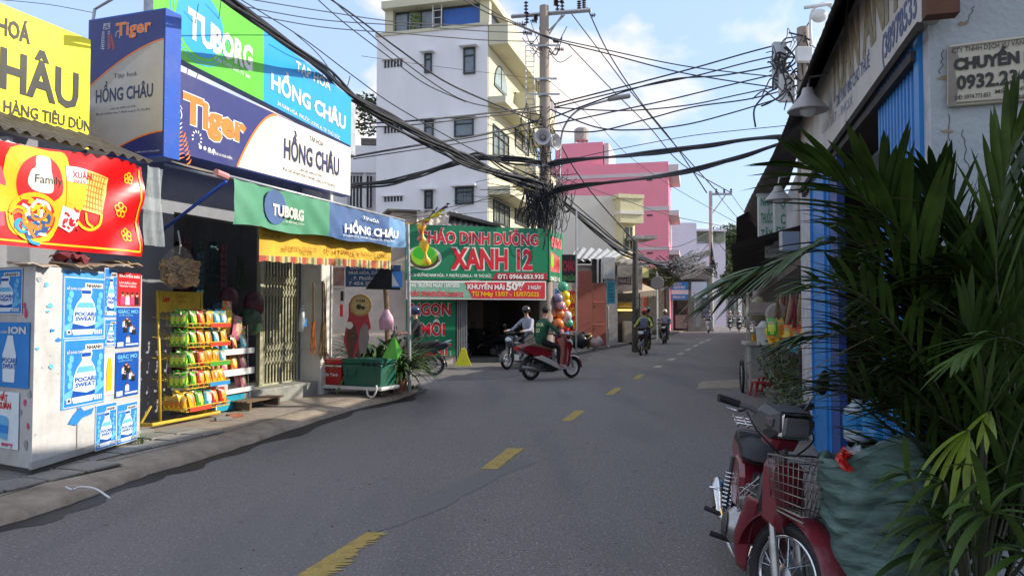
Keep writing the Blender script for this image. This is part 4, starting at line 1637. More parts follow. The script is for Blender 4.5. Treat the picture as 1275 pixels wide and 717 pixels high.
# larger bags piled on the top tray and hanging at its right end
for k, (px, py, cn, s_, a) in enumerate(((283, 400, 'orange', 1.6, .1), (286, 412, 'maroon', 1.3, -.3), (300, 416, 'pink', 1.5, .5), (305, 424, 'maroon', 1.4, .9), (296, 404, 'orange', 1.2, .7), (309, 430, 'pink', 1.5, 1.1))):
 p = s2M @ Vector((S2.uv(px, py)[0], .02+.04*k, sz(py)-.1))
 Mx = Matrix.Translation(p) @ Matrix.Rotation(math.atan2(S2.d.y, S2.d.x), 4, 'Z') @ Matrix.Rotation(a*.4, 4, 'Y') @ Matrix.Scale(s_, 4)
 bag(cn, Mx, ['large gold packet standing at the top of the white tray rack', 'maroon packet lying under the large gold packet', 'shiny pink packet leaning right on the white rack', 'maroon packet hanging at the right end of the white rack', 'small gold packet behind the pile on the white rack', 'pink packet hanging lowest at the right end of the white rack'][k], None)
# ------------------------------------------------------------------ goods and clutter round the grocery shop
def place(pl, px, py, off=0):
 x, z = pl.uv(px, py, off)
 return pl.M(x, -off, z)
# big clear bag of puffed crackers
b = MB()
rr_ = random.Random(4)
cM = place(A, 223, 337, .75)
def sack(u, v):
 a = u*2*math.pi
 t = v*math.pi
 r = (.27+.02*math.sin(5*a+3*t)+.015*math.sin(11*a))*math.sin(t)**.75
 return (r*math.cos(a), r*.8*math.sin(a), .23*math.cos(t)-(.02 if t > 2 else 0)+(.12*max(0, .25-v)*4 if v < .25 else 0))
t = thing('cracker_bag', 'large clear plastic bag of brown puffed crackers hanging by the dark shop opening', 'bag', cM)
b.grid(sack, 26, 14)
b.build('plastic', mat('clear_bag_film', (.62, .58, .5), rough=.18, alpha=.14, var=.2, bump=.8, bscale=16), t, smooth=True)
b = MB()
for k in range(90):
 a, r, z = rr_.uniform(0, 6.28), rr_.uniform(.1, .24), rr_.uniform(-.17, .12)
 b.T = Matrix.Translation((r*math.cos(a), r*.8*math.sin(a), z)) @ Matrix.Rotation(rr_.uniform(0, 3), 4, 'X') @ Matrix.Rotation(rr_.uniform(0, 3), 4, 'Z')
 b.lathe([(.0, .0), (.06, .01), (.075, .03), (.07, .034), (.05, .018), (0, .008)], n=10)
b.build('crackers', mat('cracker_brown', (.55, .36, .17), rough=.7, var=.35, scale=30), t, kind='stuff', smooth=True)
b = MB()
b.tube([(0, 0, .22), (.02, 0, .36), (-.01, .02, .55)], .012, 5)
b.build('tie', white, t)
# dark goods hanging and stacked inside the shop
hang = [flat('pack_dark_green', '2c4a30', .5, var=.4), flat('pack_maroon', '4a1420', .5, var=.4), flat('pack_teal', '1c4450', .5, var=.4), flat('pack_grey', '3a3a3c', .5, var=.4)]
rr_ = random.Random(17)
xi0, xi1 = uvA(236, 400)[0], uvA(324, 400)[0]
for k in range(9):
 t = None
 x = lerp(xi0, xi1, (k+.5)/9)
 y = rr_.uniform(.15, .7)
 z1 = rr_.uniform(2.6, 2.9)
 b = MB()
 n = rr_.randint(5, 8)
 for j in range(n):
  for q in range(2):
   b.bbox(x-.09+q*.085, x-.01+q*.085, y, y+.03, z1-.12*(j+1)+.01, z1-.12*j, .01)
 b.tube([(x, y+.01, z1), (x, y+.01, 3.14)], .004, 4)
 o = b.build('sachet_strip', hang[k % 4], M=A.M(), kind='stuff', label='strip of dark sachets hanging inside the shop opening', cat='sachets')
for k in range(12):
 x = lerp(xi0, xi1+.1, rr_.random())
 z = .38+rr_.choice([0, .35, .7, 1.05])
 y = rr_.uniform(.9, 1.6)
for (lv) in range(4):
 b = MB()
 b.box(xi0-.2, xi1+.2, 1.4, 1.9, .4+lv*.6, .43+lv*.6)
 sh = b.build('inner_shelf', wood, shop)
 for k in range(9):
  x = lerp(xi0-.1, xi1+.1, k/8)
  h = rr_.uniform(.18, .42)
  b = MB()
  b.bbox(x-.09, x+.09, 1.42, 1.7, .432+lv*.6, .432+lv*.6+h, .012)
  tag(b.build('carton', rr_.choice(hang+[card]), M=A.M()), 'dim carton on the %s inner shelf of the grocery shop' % ['lowest', 'second', 'third', 'top'][lv], 'box', 'dim cartons on the inner shelves')
for k, (px, py, r, cm, lb) in enumerate(((285, 372, .17, 1, 'dark maroon bag of goods hanging above the white tray rack'), (272, 390, .16, 2, 'teal bag of goods hanging left of the gold packet'), (312, 400, .22, 0, 'dark green sack standing in the shop doorway behind the tray rack'), (316, 380, .2, 1, 'maroon bundle hanging beside the folding gate'))):
 b = MB()
 M_ = place(A, px, py, .12)
 b.grid(lambda u, v: (r*(1+.1*math.sin(u*31))*math.cos(u*6.2832)*math.sin(v*math.pi)**.7, r*.7*math.sin(u*6.2832)*math.sin(v*math.pi)**.7, r*1.1*math.cos(v*math.pi)), 18, 8)
 tag(b.build('goods_bag', hang[cm], M=M_, smooth=True), lb, 'bag')
# folded wooden bench below the step
b = MB()
bM = A.M(uvA(304, 505, .7)[0], -.75, .13)
t = thing('low_bench', 'low dark slatted wooden bench on the pavement before the shop step', 'bench', bM)
for k in range(4):
 b = MB()
 b.bbox(0, .95, k*.085, k*.085+.07, .12, .145, .004)
 b.build('slat', wood, t)
for x in (.08, .8):
 b = MB()
 b.box(x, x+.05, .01, .3, .0, .119)
 b.build('leg', wood, t)
# roll of plastic bags hanging from the gate side pillar
b = MB()
M_ = place(A, 377, 398, .55)
t = thing('plastic_bag_roll', 'bundle of clear plastic bags with a blue label hanging on the grey pillar side', 'plastic bags', M_)
b.tube([(-.02, 0, .28), (-.05, -.02, .0), (-.1, -.03, -.2)], [.03, .055, .04], 8)
b.build('bag_bundle', mat('plastic_milky', (.5, .52, .52), rough=.3, alpha=.75, var=.2, bump=.5, bscale=20), t, smooth=True)
b = MB()
b.prism([(-.0, -.12), (.08, -.12), (.08, .02), (.0, .02)], -.03, -.026)
b.build('blue_label', posblue, t)
# brooms on the white pillar
pf = .50
for (px0, py0, px1, py1, w1, hm, lb) in ((391, 352, 390, 440, .05, flat('broom_orange', 'b0622c', .9, var=.3), 'short broom with orange and maroon bristles on the white pillar'), (403, 350, 404, 444, .09, mat('straw', (.22, .14, .06), rough=.95, var=.35, scale=30, stretch=(20, 20, 1)), 'tall straw broom leaning on the white pillar')):
 a, b0 = uvA(px0, py0, pf), uvA(px1, py1, pf)
 t = thing('broom', lb, 'broom', A.M(a[0], -pf, b0[1]))
 hgt = a[1]-b0[1]
 b = MB()
 b.tube([(0, 0, hgt*.35), (0, .01, hgt)], .022, 6)
 b.build('handle', wood, t)
 b = MB()
 rb = random.Random(1)
 for k in range(26):
  x = rb.uniform(-1, 1)
  b.tube([(x*.03, rb.uniform(-.02, .02), hgt*.45), (x*w1*1.2, rb.uniform(-.03, .03), rb.uniform(-.02, .08)*2)], [.012, .006], 4)
 b.build('bristles', hm, t)
 if w1 > .06:
  b = MB()
  b.tube([(.03, 0, hgt*.97), (.06, 0, hgt*.6), (.10, 0, -.05)], [.015, .02, .03], 6)
  b.build('second_stick', wood, t)
# paper posters right of the pillar
def board(name, label, cat, pl, off, l_, t_, r_, b_, m_, th=.01):
 xa_, za_ = pl.uv(l_, b_, off)
 xb2, zb3 = pl.uv(r_, t_, off)
 t = thing(name, label, cat, pl.M(xa_, -off, za_))
 b = MB()
 b.box(0, xb2-xa_, .001, th, 0, zb3-za_)
 b.build('board', m_, t)
 return t, xb2-xa_, zb3-za_
F_ = Plane(A.M(xp1, -.3, 0).translation, (1, .05))        # faces the camera, just past the shop corner
t, w_, h = board('flyer', 'white paper flyer with a small dark portrait pinned below a brownish one', 'flyer', F_, .03, 415, 357, 430, 379, flat('flyer_white', 'd8d4d0', .7, var=.12))
b = MB()
b.poly([(w_*.6, h*.2), (w_*.85, h*.2), (w_*.85, h*.75), (w_*.6, h*.75)], -.002)
b.build('portrait_print', blk, t)
tx(t, 'TIN TỨC', w_*.08, h*.82, h*.08, w_*.5, -.002, blk, .0)
t, w_, h = board('flyer', 'faded brown and pink flyer pinned above the white one', 'flyer', F_, .03, 415, 333, 429, 356, flat('flyer_brown', '9a7a74', .7, var=.5))
t, w_, h = board('flyer', 'narrow red paper slip on the beige wall', 'flyer', F_, .02, 423, 379, 427, 394, redp)
# blue address board
addrm = flat('board_address_blue', '2c5a8c', .5, var=.08, dirt=.2)
t, w_, h = board('blue_address_board', 'blue board with white address lines under the orange valance', 'sign', F_, .25, 430, 330, 499, 357, addrm)
tx(t, 'CHO THUÊ NHÀ, ĐẤT', w_*.08, h*.8, h*.14, w_*.8, -.002, whitep, .02)
tx(t, 'NHÀ HÒA, ĐẤT - HÓA', w_*.06, h*.57, h*.14, w_*.82, -.002, whitep, .02)
tx(t, '. P. Phước Long A', w_*.1, h*.32, h*.15, w_*.72, -.002, whitep, .03)
tx(t, '7 454 291 - 0902', w_*.06, h*.08, h*.15, w_*.8, -.002, whitep, .03)
b = MB()
b.T = F_.M()
p_ = [F_.uv(*q, .32) for q in ((455, 360), (478, 329), (499, 361), (497, 358))]
b.prism([p_[0], p_[2], F_.uv(488, 332, .32), p_[1]], -.33, -.32)
tag(b.build('folded_umbrella', flat('dark_cloth', '1c1d20', .8, var=.3), world=False), 'dark cloth triangle hanging in front of the blue address board', 'cloth')
t, w_, h = board('light_blue_notice', 'small light blue and white notice beside the metal pole', 'sign', F_, .34, 488, 338, 501, 358, posblue)
b = MB()
b.poly([(0, h*.9), (0, h*.1), (w_*.7, h*.1)], -.002)
b.build('white_corner', whitep, t)
# round menu disc and cut-out ice cream sign
zc_ = F_.uv(449, 380, .45)
t = thing('round_sign', 'round brown and gold disc sign above the ice cream cutout', 'sign', F_.M(zc_[0], -.45, zc_[1]))
b = MB()
b.lathe([(0, -.006), (.20, -.006), (.21, 0), (.20, .012), (0, .012)], axis='y', n=32)
b.build('disc', flat('disc_gold', 'a8853c', .5, var=.2), t)
b = MB()
b.disc(0, 0, .17, -.009, 28)
b.build('disc_face', flat('disc_tan', 'c0a468', .6, var=.25, scale=25), t)
b = MB()
b.text('KEM', -.08, .06, .05, .16, -.011, .02)
b.disc(-.03, -.03, .05, -.0115, 12)
b.disc(.05, -.05, .035, -.0115, 12)
b.build('print', blk, t)
x0, z0 = F_.uv(445, 478, .6)
t = thing('ice_cream_cutout', 'red and brown cut-out board shaped like an ice cream cone', 'sign', F_.M(x0, -.45, .13))
def zz(py):
 return F_.uv(445, py, .45)[1]-.13
def xx_(px):
 return F_.uv(px, 400, .45)[0]-x0
def cpoly(l):
 return [(xx_(a), zz(c)) for a, c in l]
b = MB()
b.prism([(0-.03, 0), (.03, 0), (.03, zz(430)), (-.03, zz(430))], .02, .04)
b.build('stand', wood, t)
b = MB()
b.prism(cpoly([(428, 425), (431, 404), (434, 394), (434, 378), (440, 369), (450, 371), (457, 378), (459, 394), (462, 408), (452, 420), (440, 450), (436, 450)]), 0, .015)
b.build('cutout', flat('cutout_red', 'a8242c', .5, var=.15), t)
b = MB()
b.poly(cpoly([(431, 420), (434, 404), (442, 404), (446, 420), (438, 448), (435, 448)]), -.002)
b.build('cone_print', flat('cone_brown', '5a3424', .6, var=.25), t)
b = MB()
b.poly(cpoly([(447, 425), (448, 412), (453, 402), (458, 406), (460, 420), (456, 440), (448, 440)]), -.002)
b.build('scoop_print', flat('scoop_grey', '8a7c74', .6, var=.2), t)
b = MB()
b.disc(xx_(435), zz(405), .07, -.003, 14)
b.build('ball_print', cream, t)
b = MB()
b.text('Merino', xx_(437), zz(388), .08, xx_(456)-xx_(437), -.003, .03)
b.build('lettering', whitep, t)
# dolly with two coolers
d0 = G(388, 489, .13)
d1 = G(466, 494, .13)
D_ = Plane(d0, (1, .05))
D_ = Plane(d0, (G(462, 493, .13)-d0).xy)
dl = (G(474, 493, .13)-d0).xy.length
dz = .13+.12
def dm(px, py, off=0):
 return D_.uv(px, py, off)
dol = thing('dolly', 'white wooden hand dolly on small wheels carrying two coolers', 'dolly', D_.M(0, 0, .13))
W0, W1 = dm(387, 485)[0], dm(475, 485)[0]
b = MB()
b.bbox(W0, W1, 0, .62, .10, .16, .008)
b.build('deck', white, dol)
for x in (W0+.12, W1-.14):
 for y in (.08, .54):
  b = MB()
  b.lathe([(.0, -.02), (.045, -.02), (.05, -.01), (.05, .01), (.045, .02), (0, .02)], (x, y, .05), 'y', 14)
  b.box(x-.02, x+.02, y-.03, y+.03, .07, .099)
  b.build('wheel', black, dol)
b = MB()
b.tube(catmull([(W1-.3, -.02, .13), (W1-.25, -.06, .02), (W1-.14, -.06, -.0), (W1-.08, -.04, .12), (W1-.1, -.02, .2)], 5), .018, 6)
b.build('rope', white, dol, smooth=True)
def cooler(name, label, xa_, xb2, y0, y1, hgt, cm, z0=.29):
 t = thing(name, label, 'cooler', D_.M(xa_, y0, z0))
 w_ = xb2-xa_
 dd = y1-y0
 b = MB()
 b.add([(.03, .02, 0), (w_-.03, .02, 0), (w_-.03, dd-.02, 0), (.03, dd-.02, 0), (0, 0, hgt*.8), (w_, 0, hgt*.8), (w_, dd, hgt*.8), (0, dd, hgt*.8)],
          [(0, 3, 2, 1), (4, 5, 6, 7), (0, 1, 5, 4), (1, 2, 6, 5), (2, 3, 7, 6), (3, 0, 4, 7)])
 b.build('tub', cm, t, bevel=.02)
 b = MB()
 b.bbox(-.012, w_+.012, -.012, dd+.012, hgt*.805, hgt, .02)
 b.build('lid', cm, t, bevel=.008)
 return t, w_, dd
redc = flat('cooler_red', 'a81c22', .45, var=.12, dirt=.15)
grc = flat('cooler_green', '0c5a48', .45, var=.12, dirt=.2)
xr0, xr1 = dm(394, 480)[0], dm(423, 480)[0]
hr_ = dm(400, 447, -.05)[1]-.29
t, w_, dd = cooler('red_cooler', 'red plastic cooler box with white band, on the left of the dolly', xr0, xr1-.01, .06, .54, hr_, redc)
b = MB()
b.box(-.003, w_+.003, -.004, .0, hr_*.72, hr_*.78)
b.build('white_band', white, t)
b = MB()
b.text('Hiệp Thành', w_*.2, hr_*.36, .05, w_*.66, .004-.012, .03)
b.build('lettering', whitep, t)
xg0_, xg1_ = dm(424, 480)[0], dm(473, 480)[0]
hg_ = dm(440, 446, -.05)[1]-.29
t, w_, dd = cooler('green_cooler', 'larger dark green cooler box with black latches, on the right of the dolly', xg0_, xg1_, .04, .58, hg_, grc)
for x in (w_*.55, w_*.68, w_*.82, w_*.94):
 b = MB()
 b.bbox(x-.02, x+.02, -.03, .002, hg_*.74, hg_*.88, .005)
 b.build('latch', black, t)
b = MB()
b.tube([(w_*.12, -.006, hg_*.62), (w_*.12, -.02, hg_*.36), (w_*.36, -.02, hg_*.36), (w_*.36, -.006, hg_*.62)], .012, 6)
b.build('handle', grc, t)
# bags tied to the wooden pole
def limp_bag(name, label, px, py, Y, r, hgt, m_):
 b = MB()
 M_ = Matrix.Translation(P(px, py, Y))
 b.grid(lambda u, v: (r*(.35+.9*math.sin(min(1, v*1.1)*math.pi*.62))*(1+.12*math.sin(u*25+v*4))*math.cos(u*6.2832)*.8, r*.45*math.sin(u*6.2832)*math.sin(v*3.14*.9+.2), hgt*(.5-v)), 20, 8)
 return tag(b.build(name, m_, M=M_, smooth=True), label, 'plastic bag')
limp_bag('pink_plastic_bag', 'pink and white striped plastic bag tied high on the wooden post', 481, 398, 13.7, .13, .38, flat('bag_pinkish', 'c898a8', .35, var=.35, scale=14))
b = MB()
M_ = Matrix.Translation(P(489, 434, 13.7))
b.add([(-.2, 0, -.17), (.1, -.05, -.2), (.17, 0, -.05), (.03, -.02, .25), (0, .08, .2), (-.05, .1, -.15)], [(0, 1, 3), (1, 2, 3), (2, 4, 3), (4, 5, 0), (0, 3, 4), (2, 5, 4), (0, 5, 1), (1, 5, 2)])
tag(b.build('green_plastic_bag', flat('bag_lime', '5cb83c', .35, var=.2), M=M_), 'bright lime plastic bag tied low on the wooden post', 'plastic bag')
# ------------------------------------------------------------------ plants
leafm = mat('leaf_dark_green', (0.045, 0.085, 0.022), rough=.5, var=.35, scale=6)
leafm2 = mat('leaf_mid_green', (0.075, 0.13, 0.03), rough=.5, var=.35, scale=6)
stemm = mat('plant_stem', (.10, .08, .04), rough=.8)
potm = mat('clay_pot', (.30, .12, .06), rough=.85, var=.2, dirt=.3)
def blade(b, base, dr, ln, wd, droop, n=6, fold=.25):
 """a strap leaf: starts along dr, bends down with length"""
 d = Vector(dr).normalized()
 p = Vector(base)
 side = d.cross(Vector((0, 0, 1)))
 side = side.normalized() if side.length > 1e-3 else Vector((1, 0, 0))
 vs = []
 for i in range(n+1):
  t = i/n
  ww_ = wd*max(.03, (math.sin(math.pi*min(1, t*.92+.08)))**.7)
  up_ = side.cross(d).normalized()
  vs += [tuple(p-side*ww_), tuple(p+up_*ww_*-fold), tuple(p+side*ww_)]
  p = p+d*(ln/n)
  d = (d+Vector((0, 0, -droop/n))).normalized()
 fs = []
 for i in range(n):
  a = i*3
  fs += [(a, a+1, a+4, a+3), (a+1, a+2, a+5, a+4)]
 b.add(vs, fs)
def strap_plant(label, loc, n, ln, wd, seed, m_=None, pot=.0, up=1.0):
 rr = random.Random(seed)
 t = thing('potted_plant' if pot else 'strap_leaf_plant', label, 'plant', loc=loc)
 if pot:
  b = MB()
  b.lathe([(pot*.7, 0), (pot, pot*1.5), (pot*1.08, pot*1.5), (pot*1.08, pot*1.7), (pot*.9, pot*1.7), (pot*.85, pot*1.5), (0, pot*1.5)], n=16)
  b.build('pot', potm, t, smooth=2)
 for g in range(2):
  b = MB()
  for k in range(n//2):
   a = rr.uniform(0, 6.28)
   e = rr.uniform(.5, 1.45)*up
   blade(b, (rr.uniform(-.06, .06), rr.uniform(-.06, .06), pot*1.5), (math.cos(a), math.sin(a), e*1.6), ln*rr.uniform(.6, 1.1), wd*rr.uniform(.7, 1.1), rr.uniform(1.2, 2.6), 7)
  o = b.build('foliage', [leafm, leafm2][g], t, smooth=True)
  o['kind'] = 'stuff'
 return t
strap_plant('tall plant with dark strap leaves behind the green cooler', G(464, 484, .13), 150, 1.5, .034, 1, pot=.16)
strap_plant('strap leaf plant between the wooden and the metal pole', G(498, 487, .13), 120, 1.1, .03, 2, pot=.15)
strap_plant('smaller strap leaf plant behind the two poles', G(487, 480, .13), 110, 1.4, .028, 6, pot=.15)
def tuft(label, loc, n, r, seed, m_=None):
 rr = random.Random(seed)
 b = MB()
 for k in range(n):
  a = rr.uniform(0, 6.28)
  q = rr.uniform(0, r)
  blade(b, (q*math.cos(a), q*math.sin(a), 0), (math.cos(a)*.5, math.sin(a)*.5, 1), rr.uniform(.08, .22), .006, 1.5, 3)
 o = b.build('grass', m_ or leafm2, M=Matrix.Translation(Vector(loc)), kind='stuff', label=label, cat='grass')
tuft('tuft of weeds at the tip of the left pavement', G(512, 485, .1), 90, .2, 5)
tuft('weeds at the foot of the poster cabinet', G(178, 553, .12), 20, .06, 6)
# dark stems with buds above the plants
b = MB()
rr_ = random.Random(3)
for k in range(9):
 base = G(500, 487, .13)
 top = P(492+rr_.uniform(-8, 16), 418+rr_.uniform(-6, 12), base.y)
 b.tube(catmull([base, base.lerp(top, .5)+Vector((rr_.uniform(-.1, .1), 0, 0)), top], 4), .006, 4)
 b.ball(top, .035, 6, 4)
tag(b.build('flower_stems', stemm), 'thin dark stems with dried buds rising among the strap leaves', 'plant')
# ------------------------------------------------------------------ porridge shop across the side alley
Bp = Plane(G(560, 453, 0), (0.949, 0.316))
uvB = Bp.uv
beige = mat('beige_plaster', (0.58, 0.48, 0.40), rough=.85, var=.12, scale=1.5, dirt=.4, dcol='8a7868', dscale=.8)
sgreen = flat('board_green', '0c7a50', .4, var=.06)
bred = flat('letter_red', 'd41c2c', .4)
wl = flat('letter_white', 'e8e4dc', .45)
xL, xl = uvB(300, 400)[0], uvB(512, 400)[0]
xn = uvB(568, 400)[0]
xr = uvB(690, 400)[0]
ps = thing('porridge_shop', 'small shop with dark open front under the large green signboard', 'shop', Bp.M())
m = MB()
m.box(xL, xn, 0, .2, 0, uvB(512, 290)[1])
m.build('wall', beige, ps)
m = MB()
m.box(xn+.003, xr, 0, .15, 2.35, 4.3)
m.build('lintel', beige, ps)
m = MB()
m.box(xn-.2, xn-.003, .21, 6, 0, 4.2)
m.box(xr-.1, xr, .16, 6, 0, 4.2)
m.box(xn, xr, 5.8, 6, 0, 4.2)
m.box(xn-.2, xr+.1, .0, 6.05, 4.31, 4.4)
m.build('inner_wall', mat('inner_grey', (.20, .18, .165), rough=.9, var=.2), ps)
m = MB()
m.bbox(xr-.42, xr, -.06, -.004, 0, 4.25, .01)
m.build('pillar', mat('posted_pillar', (.30, .29, .30), rough=.9, var=.45, scale=9, dirt=.5), ps)
m = MB()
for k in range(6):
 m.box(xn+.03+k*.06, xn+.055+k*.06, -.03, -.0, .05, 2.4)
m.build('folded_shutter', steel, ps, kind='stuff')
# back rooms seen dimly through the opening
m = MB()
m.box(uvB(615, 400)[0]+.3, uvB(645, 400)[0]+.4, 5.5, 5.75, 1.0, 2.1)
m.build('inner_panel', beige, ps)
# main green signboard, standing proud of the wall
so_ = .7
def bsign(name, label, l_, r_, tl, tr, bl, br, off, m_, th=.12, pl=Bp):
 xa_, xb2 = pl.uv(l_, 350, off)[0], pl.uv(r_, 350, off)[0]
 q = [(xa_, pl.uv(l_, bl, off)[1]), (xb2, pl.uv(r_, br, off)[1]), (xb2, pl.uv(r_, tr, off)[1]), (xa_, pl.uv(l_, tl, off)[1])]
 t = thing(name, label, 'sign', pl.M())
 b = MB()
 b.prism([q[0], q[1], q[2], q[3]], -off, -off+th)
 b.build('board', m_, t)
 return t, q
def bput(par, s, p0, p1, hpx, m_, bold=.03, out=None, outm=None, off=.7, pl=Bp, dy=.006):
 x0_, z0_ = pl.uv(p0[0], p0[1], off)
 x1_, z1_ = pl.uv(p1[0], p1[1], off)
 h = pl.uv(p0[0], p0[1]-hpx, off)[1]-z0_
 fn = lambda x, y, z: (x, y, z+(x-x0_)/(x1_-x0_)*(z1_-z0_))
 if out:
  b = MB()
  b.text(s, x0_, z0_, h, x1_-x0_, -off-dy, out, fn=fn)
  b.build('letter_outline', outm, par)
 b = MB()
 b.text(s, x0_, z0_, h, x1_-x0_, -off-dy-.006, bold, fn=fn)
 b.build('lettering', m_, par)
gs, q = bsign('green_signboard', 'large green signboard with red white-edged letters and a green bowl picture', 505, 682, 279, 285, 348, 348.5, so_, sgreen)
bput(gs, 'CHÁO DINH DƯỠNG', (521, 302), (670, 305.5), 14, bred, .035, .075, wl)
bput(gs, 'XANH 12', (561, 334), (663, 335), 24, bred, .04, .075, wl)
bput(gs, 'ĐC: 30 ĐƯỜNG NAM HÒA - P. PHƯỚC LONG A - TP. THỦ ĐỨC', (507, 344), (612, 345.5), 3.6, wl, .03)
b = MB()
x_, z_ = zip(*[uvB(*p, so_) for p in ((612, 348), (618, 339.5), (681, 340), (681, 348.2))])
b.poly(list(zip(x_, z_)), -so_-.004)
b.build('red_strip', flat('strip_crimson', 'b02038'), gs)
bput(gs, 'ĐT: 0966.053.935', (619, 347), (677, 347), 5.2, wl, .03, off=so_+.002)
cx_, cz_ = uvB(528, 320, so_)
for nm_, cm_, r_, sx_, o_, dz_ in (('plate_print', cream, .52, 1.08, .004, -.03), ('saucer_print', flat('print_umber', '5a4424'), .42, 1.1, .006, -.06), ('bowl_print', flat('print_leafgreen', '8cc41c'), .38, 1.1, .008, .04), ('soup_print', flat('print_bright_green', '38b020'), .29, 1.2, .010, .12)):
 b = MB()
 b.disc(cx_, cz_+dz_, r_, -so_-o_, 24, sx_, .72 if nm_ != 'bowl_print' else .85)
 b.build(nm_, cm_, gs)
b = MB()
b.stroke([(cx_-.5, cz_-.30), (cx_+.1, cz_-.33), (cx_+.5, cz_-.1)], .03, -so_-.012)
b.build('spoon_print', flat('print_umber', '5a4424'), gs)
# side face of the sign, facing the street
Sd = Plane(Bp.M(q[1][0], -so_, 0).translation, (0.33, 1))
b = MB()
def sdp(px, py, o=0):
 x, z = Sd.uv(px, py, o)
 return x, z
ss = thing('side_signboard', 'narrow green board round the corner of the large green sign, facing the street', 'sign', Sd.M())
b.prism([sdp(684, 349), sdp(701, 352), sdp(701, 292), sdp(684, 286)], 0, .1)
b.build('board', sgreen, ss)
b = MB()
pk = flat('board_pale_red', 'e06868', .4)
for (a, c, d, e) in (((685.5, 307), (699, 311), (699, 299), (685.5, 294)), ((685.5, 338), (697, 340), (697, 321), (685.5, 313))):
 b.poly([sdp(*a), sdp(*c), sdp(*d), sdp(*e)], -.004)
b.build('red_panel', pk, ss)
for s_, p0, p1, h in (('CHÁO', (686, 303), (698, 307), 6), ('XANH', (689, 334), (697, 336), 12), ('DINH DƯỠNG', (685.5, 349), (697, 351), 5)):
 x0_, z0_ = sdp(*p0)
 x1_, z1_ = sdp(*p1)
 b = MB()
 b.text(s_, x0_, z0_, sdp(p0[0], p0[1]-h)[1]-z0_, x1_-x0_, -.008, .03)
 b.build('lettering', [bred if s_ != 'DINH DƯỠNG' else wl], ss)
b = MB()
b.disc(*sdp(687.5, 325), .22, -.010, 16, .9, 1)
b.build('bowl_print', flat('print_leafgreen', '8cc41c'), ss)
# promotion banner below
off = so_+.04
pbn, q2 = bsign('promotion_banner', 'white edged banner in pale green and red hung under the large green sign', 506, 680, 349.5, 350, 372, 373.5, off, wl, .02)
b = MB()
pz = [uvB(*p, off) for p in ((507, 370.5), (588, 371.5), (580, 352), (507, 351.5))]
b.poly(pz, -off-.004)
b.build('pale_green_part', flat('banner_sage', '7fae94', .5, var=.12), pbn)
b = MB()
pz = [uvB(*p, off) for p in ((588, 371.5), (678.5, 372), (678.5, 351.5), (578, 351.5))]
b.poly(pz, -off-.006)
b.build('red_part', flat('banner_red', 'd03040', .5, var=.1), pbn)
bput(pbn, 'KHAI TRƯƠNG NGÀY 13/07/2025', (508, 357), (572, 357.5), 4.6, wl, .04, off=off)
bput(pbn, 'CHÁO DINH DƯỠNG XANH 12', (509, 368.5), (577, 369.5), 6, bred, .04, off=off, out=.06, outm=wl)
bput(pbn, 'KHUYẾN MÃI', (582, 359.5), (628, 360.5), 5.5, wl, .04, off=off+.003)
bput(pbn, '50%', (630, 361), (654, 361), 9, wl, .05, off=off+.003)
bput(pbn, '3 NGÀY', (657, 360), (674, 360.5), 4.5, wl, .03, off=off+.003)
bput(pbn, 'Từ Ngày 13/07 - 15/07/2025', (587, 368.2), (671, 369), 5.2, gold, .035, off=off+.003)
# NGON MỖI NGÀY board
off = .06
ng, q3 = bsign('slogan_board', 'tall green board with stacked red slogan words on the left of the porridge shop', 506, 567, 374, 374, 443, 443, off, sgreen, .05)
for s_, p0, p1, h in (('NGON', (511, 392), (561, 392), 14), ('MỖI', (523, 417), (554, 417), 14), ('NGÀY', (518, 441), (561, 441), 13)):
 bput(ng, s_, p0, p1, h, bred, .035, .07, wl, off=off)
b = MB()
b.box(q3[1][0]+.003, q3[1][0]+.06, -off, -off+.05, q3[1][1], q3[2][1])
b.build('rope_edge', flat('edge_dark', '20302a'), ng)
# small yellow sign at the left, roof sheets above
ysg, q4 = bsign('small_yellow_sign', 'small yellow sign with red letters behind the metal pole', 500, 524, 277, 279, 308, 309, .6, flat('sign_ochre', 'd89a18', .5, var=.1))
bput(ysg, 'QUÁN', (503, 287), (512, 287), 3, bred, .02, off=.6)
bput(ysg, 'NẮNG', (503, 299), (519, 299), 7, bred, .03, off=.6)
annex = thing('roof_annex', 'beige upper box with sagging corrugated sheets behind the green sign', 'shed', Bp.M())
x0_, z1_ = uvB(489, 262, -.6)
x1_ = uvB(565, 262, -.6)[0]
b = MB()
b.box(x0_, uvB(525, 262, -.6)[0], .6, 2.5, 4.0, z1_-.05)
b.build('wall', beige, annex)
b = MB()
b.box(x0_-.2, uvB(540, 262, -.6)[0], .4, 2.6, z1_-.04, z1_+.02)
b.build('roof_slab', mat('old_eave', (.16, .14, .12), rough=.9, var=.3), annex)
sheetm = mat('roof_sheet_grey', (.34, .33, .31), rough=.55, metal=.2, var=.25, dirt=.5, dcol='4a3c30', dscale=2)
def sheet(par, pl, pts, off, amp=.03, wl_=.2, m_=sheetm, nm='roof_sheet', nu=60):
 """corrugated sheet over four pixel corners (tl, tr, br, bl), corners at their own offsets"""
 q_ = []
 for (px, py), o_ in zip(pts, off):
  x, z = pl.uv(px, py, o_)
  q_.append(Vector((x, -o_, z)))
 W = (q_[1]-q_[0]).length
 b = MB()
 nrm = (q_[1]-q_[0]).cross(q_[3]-q_[0]).normalized()
 b.grid(lambda u, v: tuple(q_[3].lerp(q_[2], u).lerp(q_[0].lerp(q_[1], u), v)+nrm*amp*math.sin(u*W/wl_*6.2832)), nu, 4)
 return b.build(nm, m_, par, smooth=True)
sheet(annex, Bp, ((519, 262), (560, 266), (558, 281), (519, 281)), (-.4, -.4, .3, .3), .03, .25, flat('sheet_pale', 'b8a898', .7, var=.15))
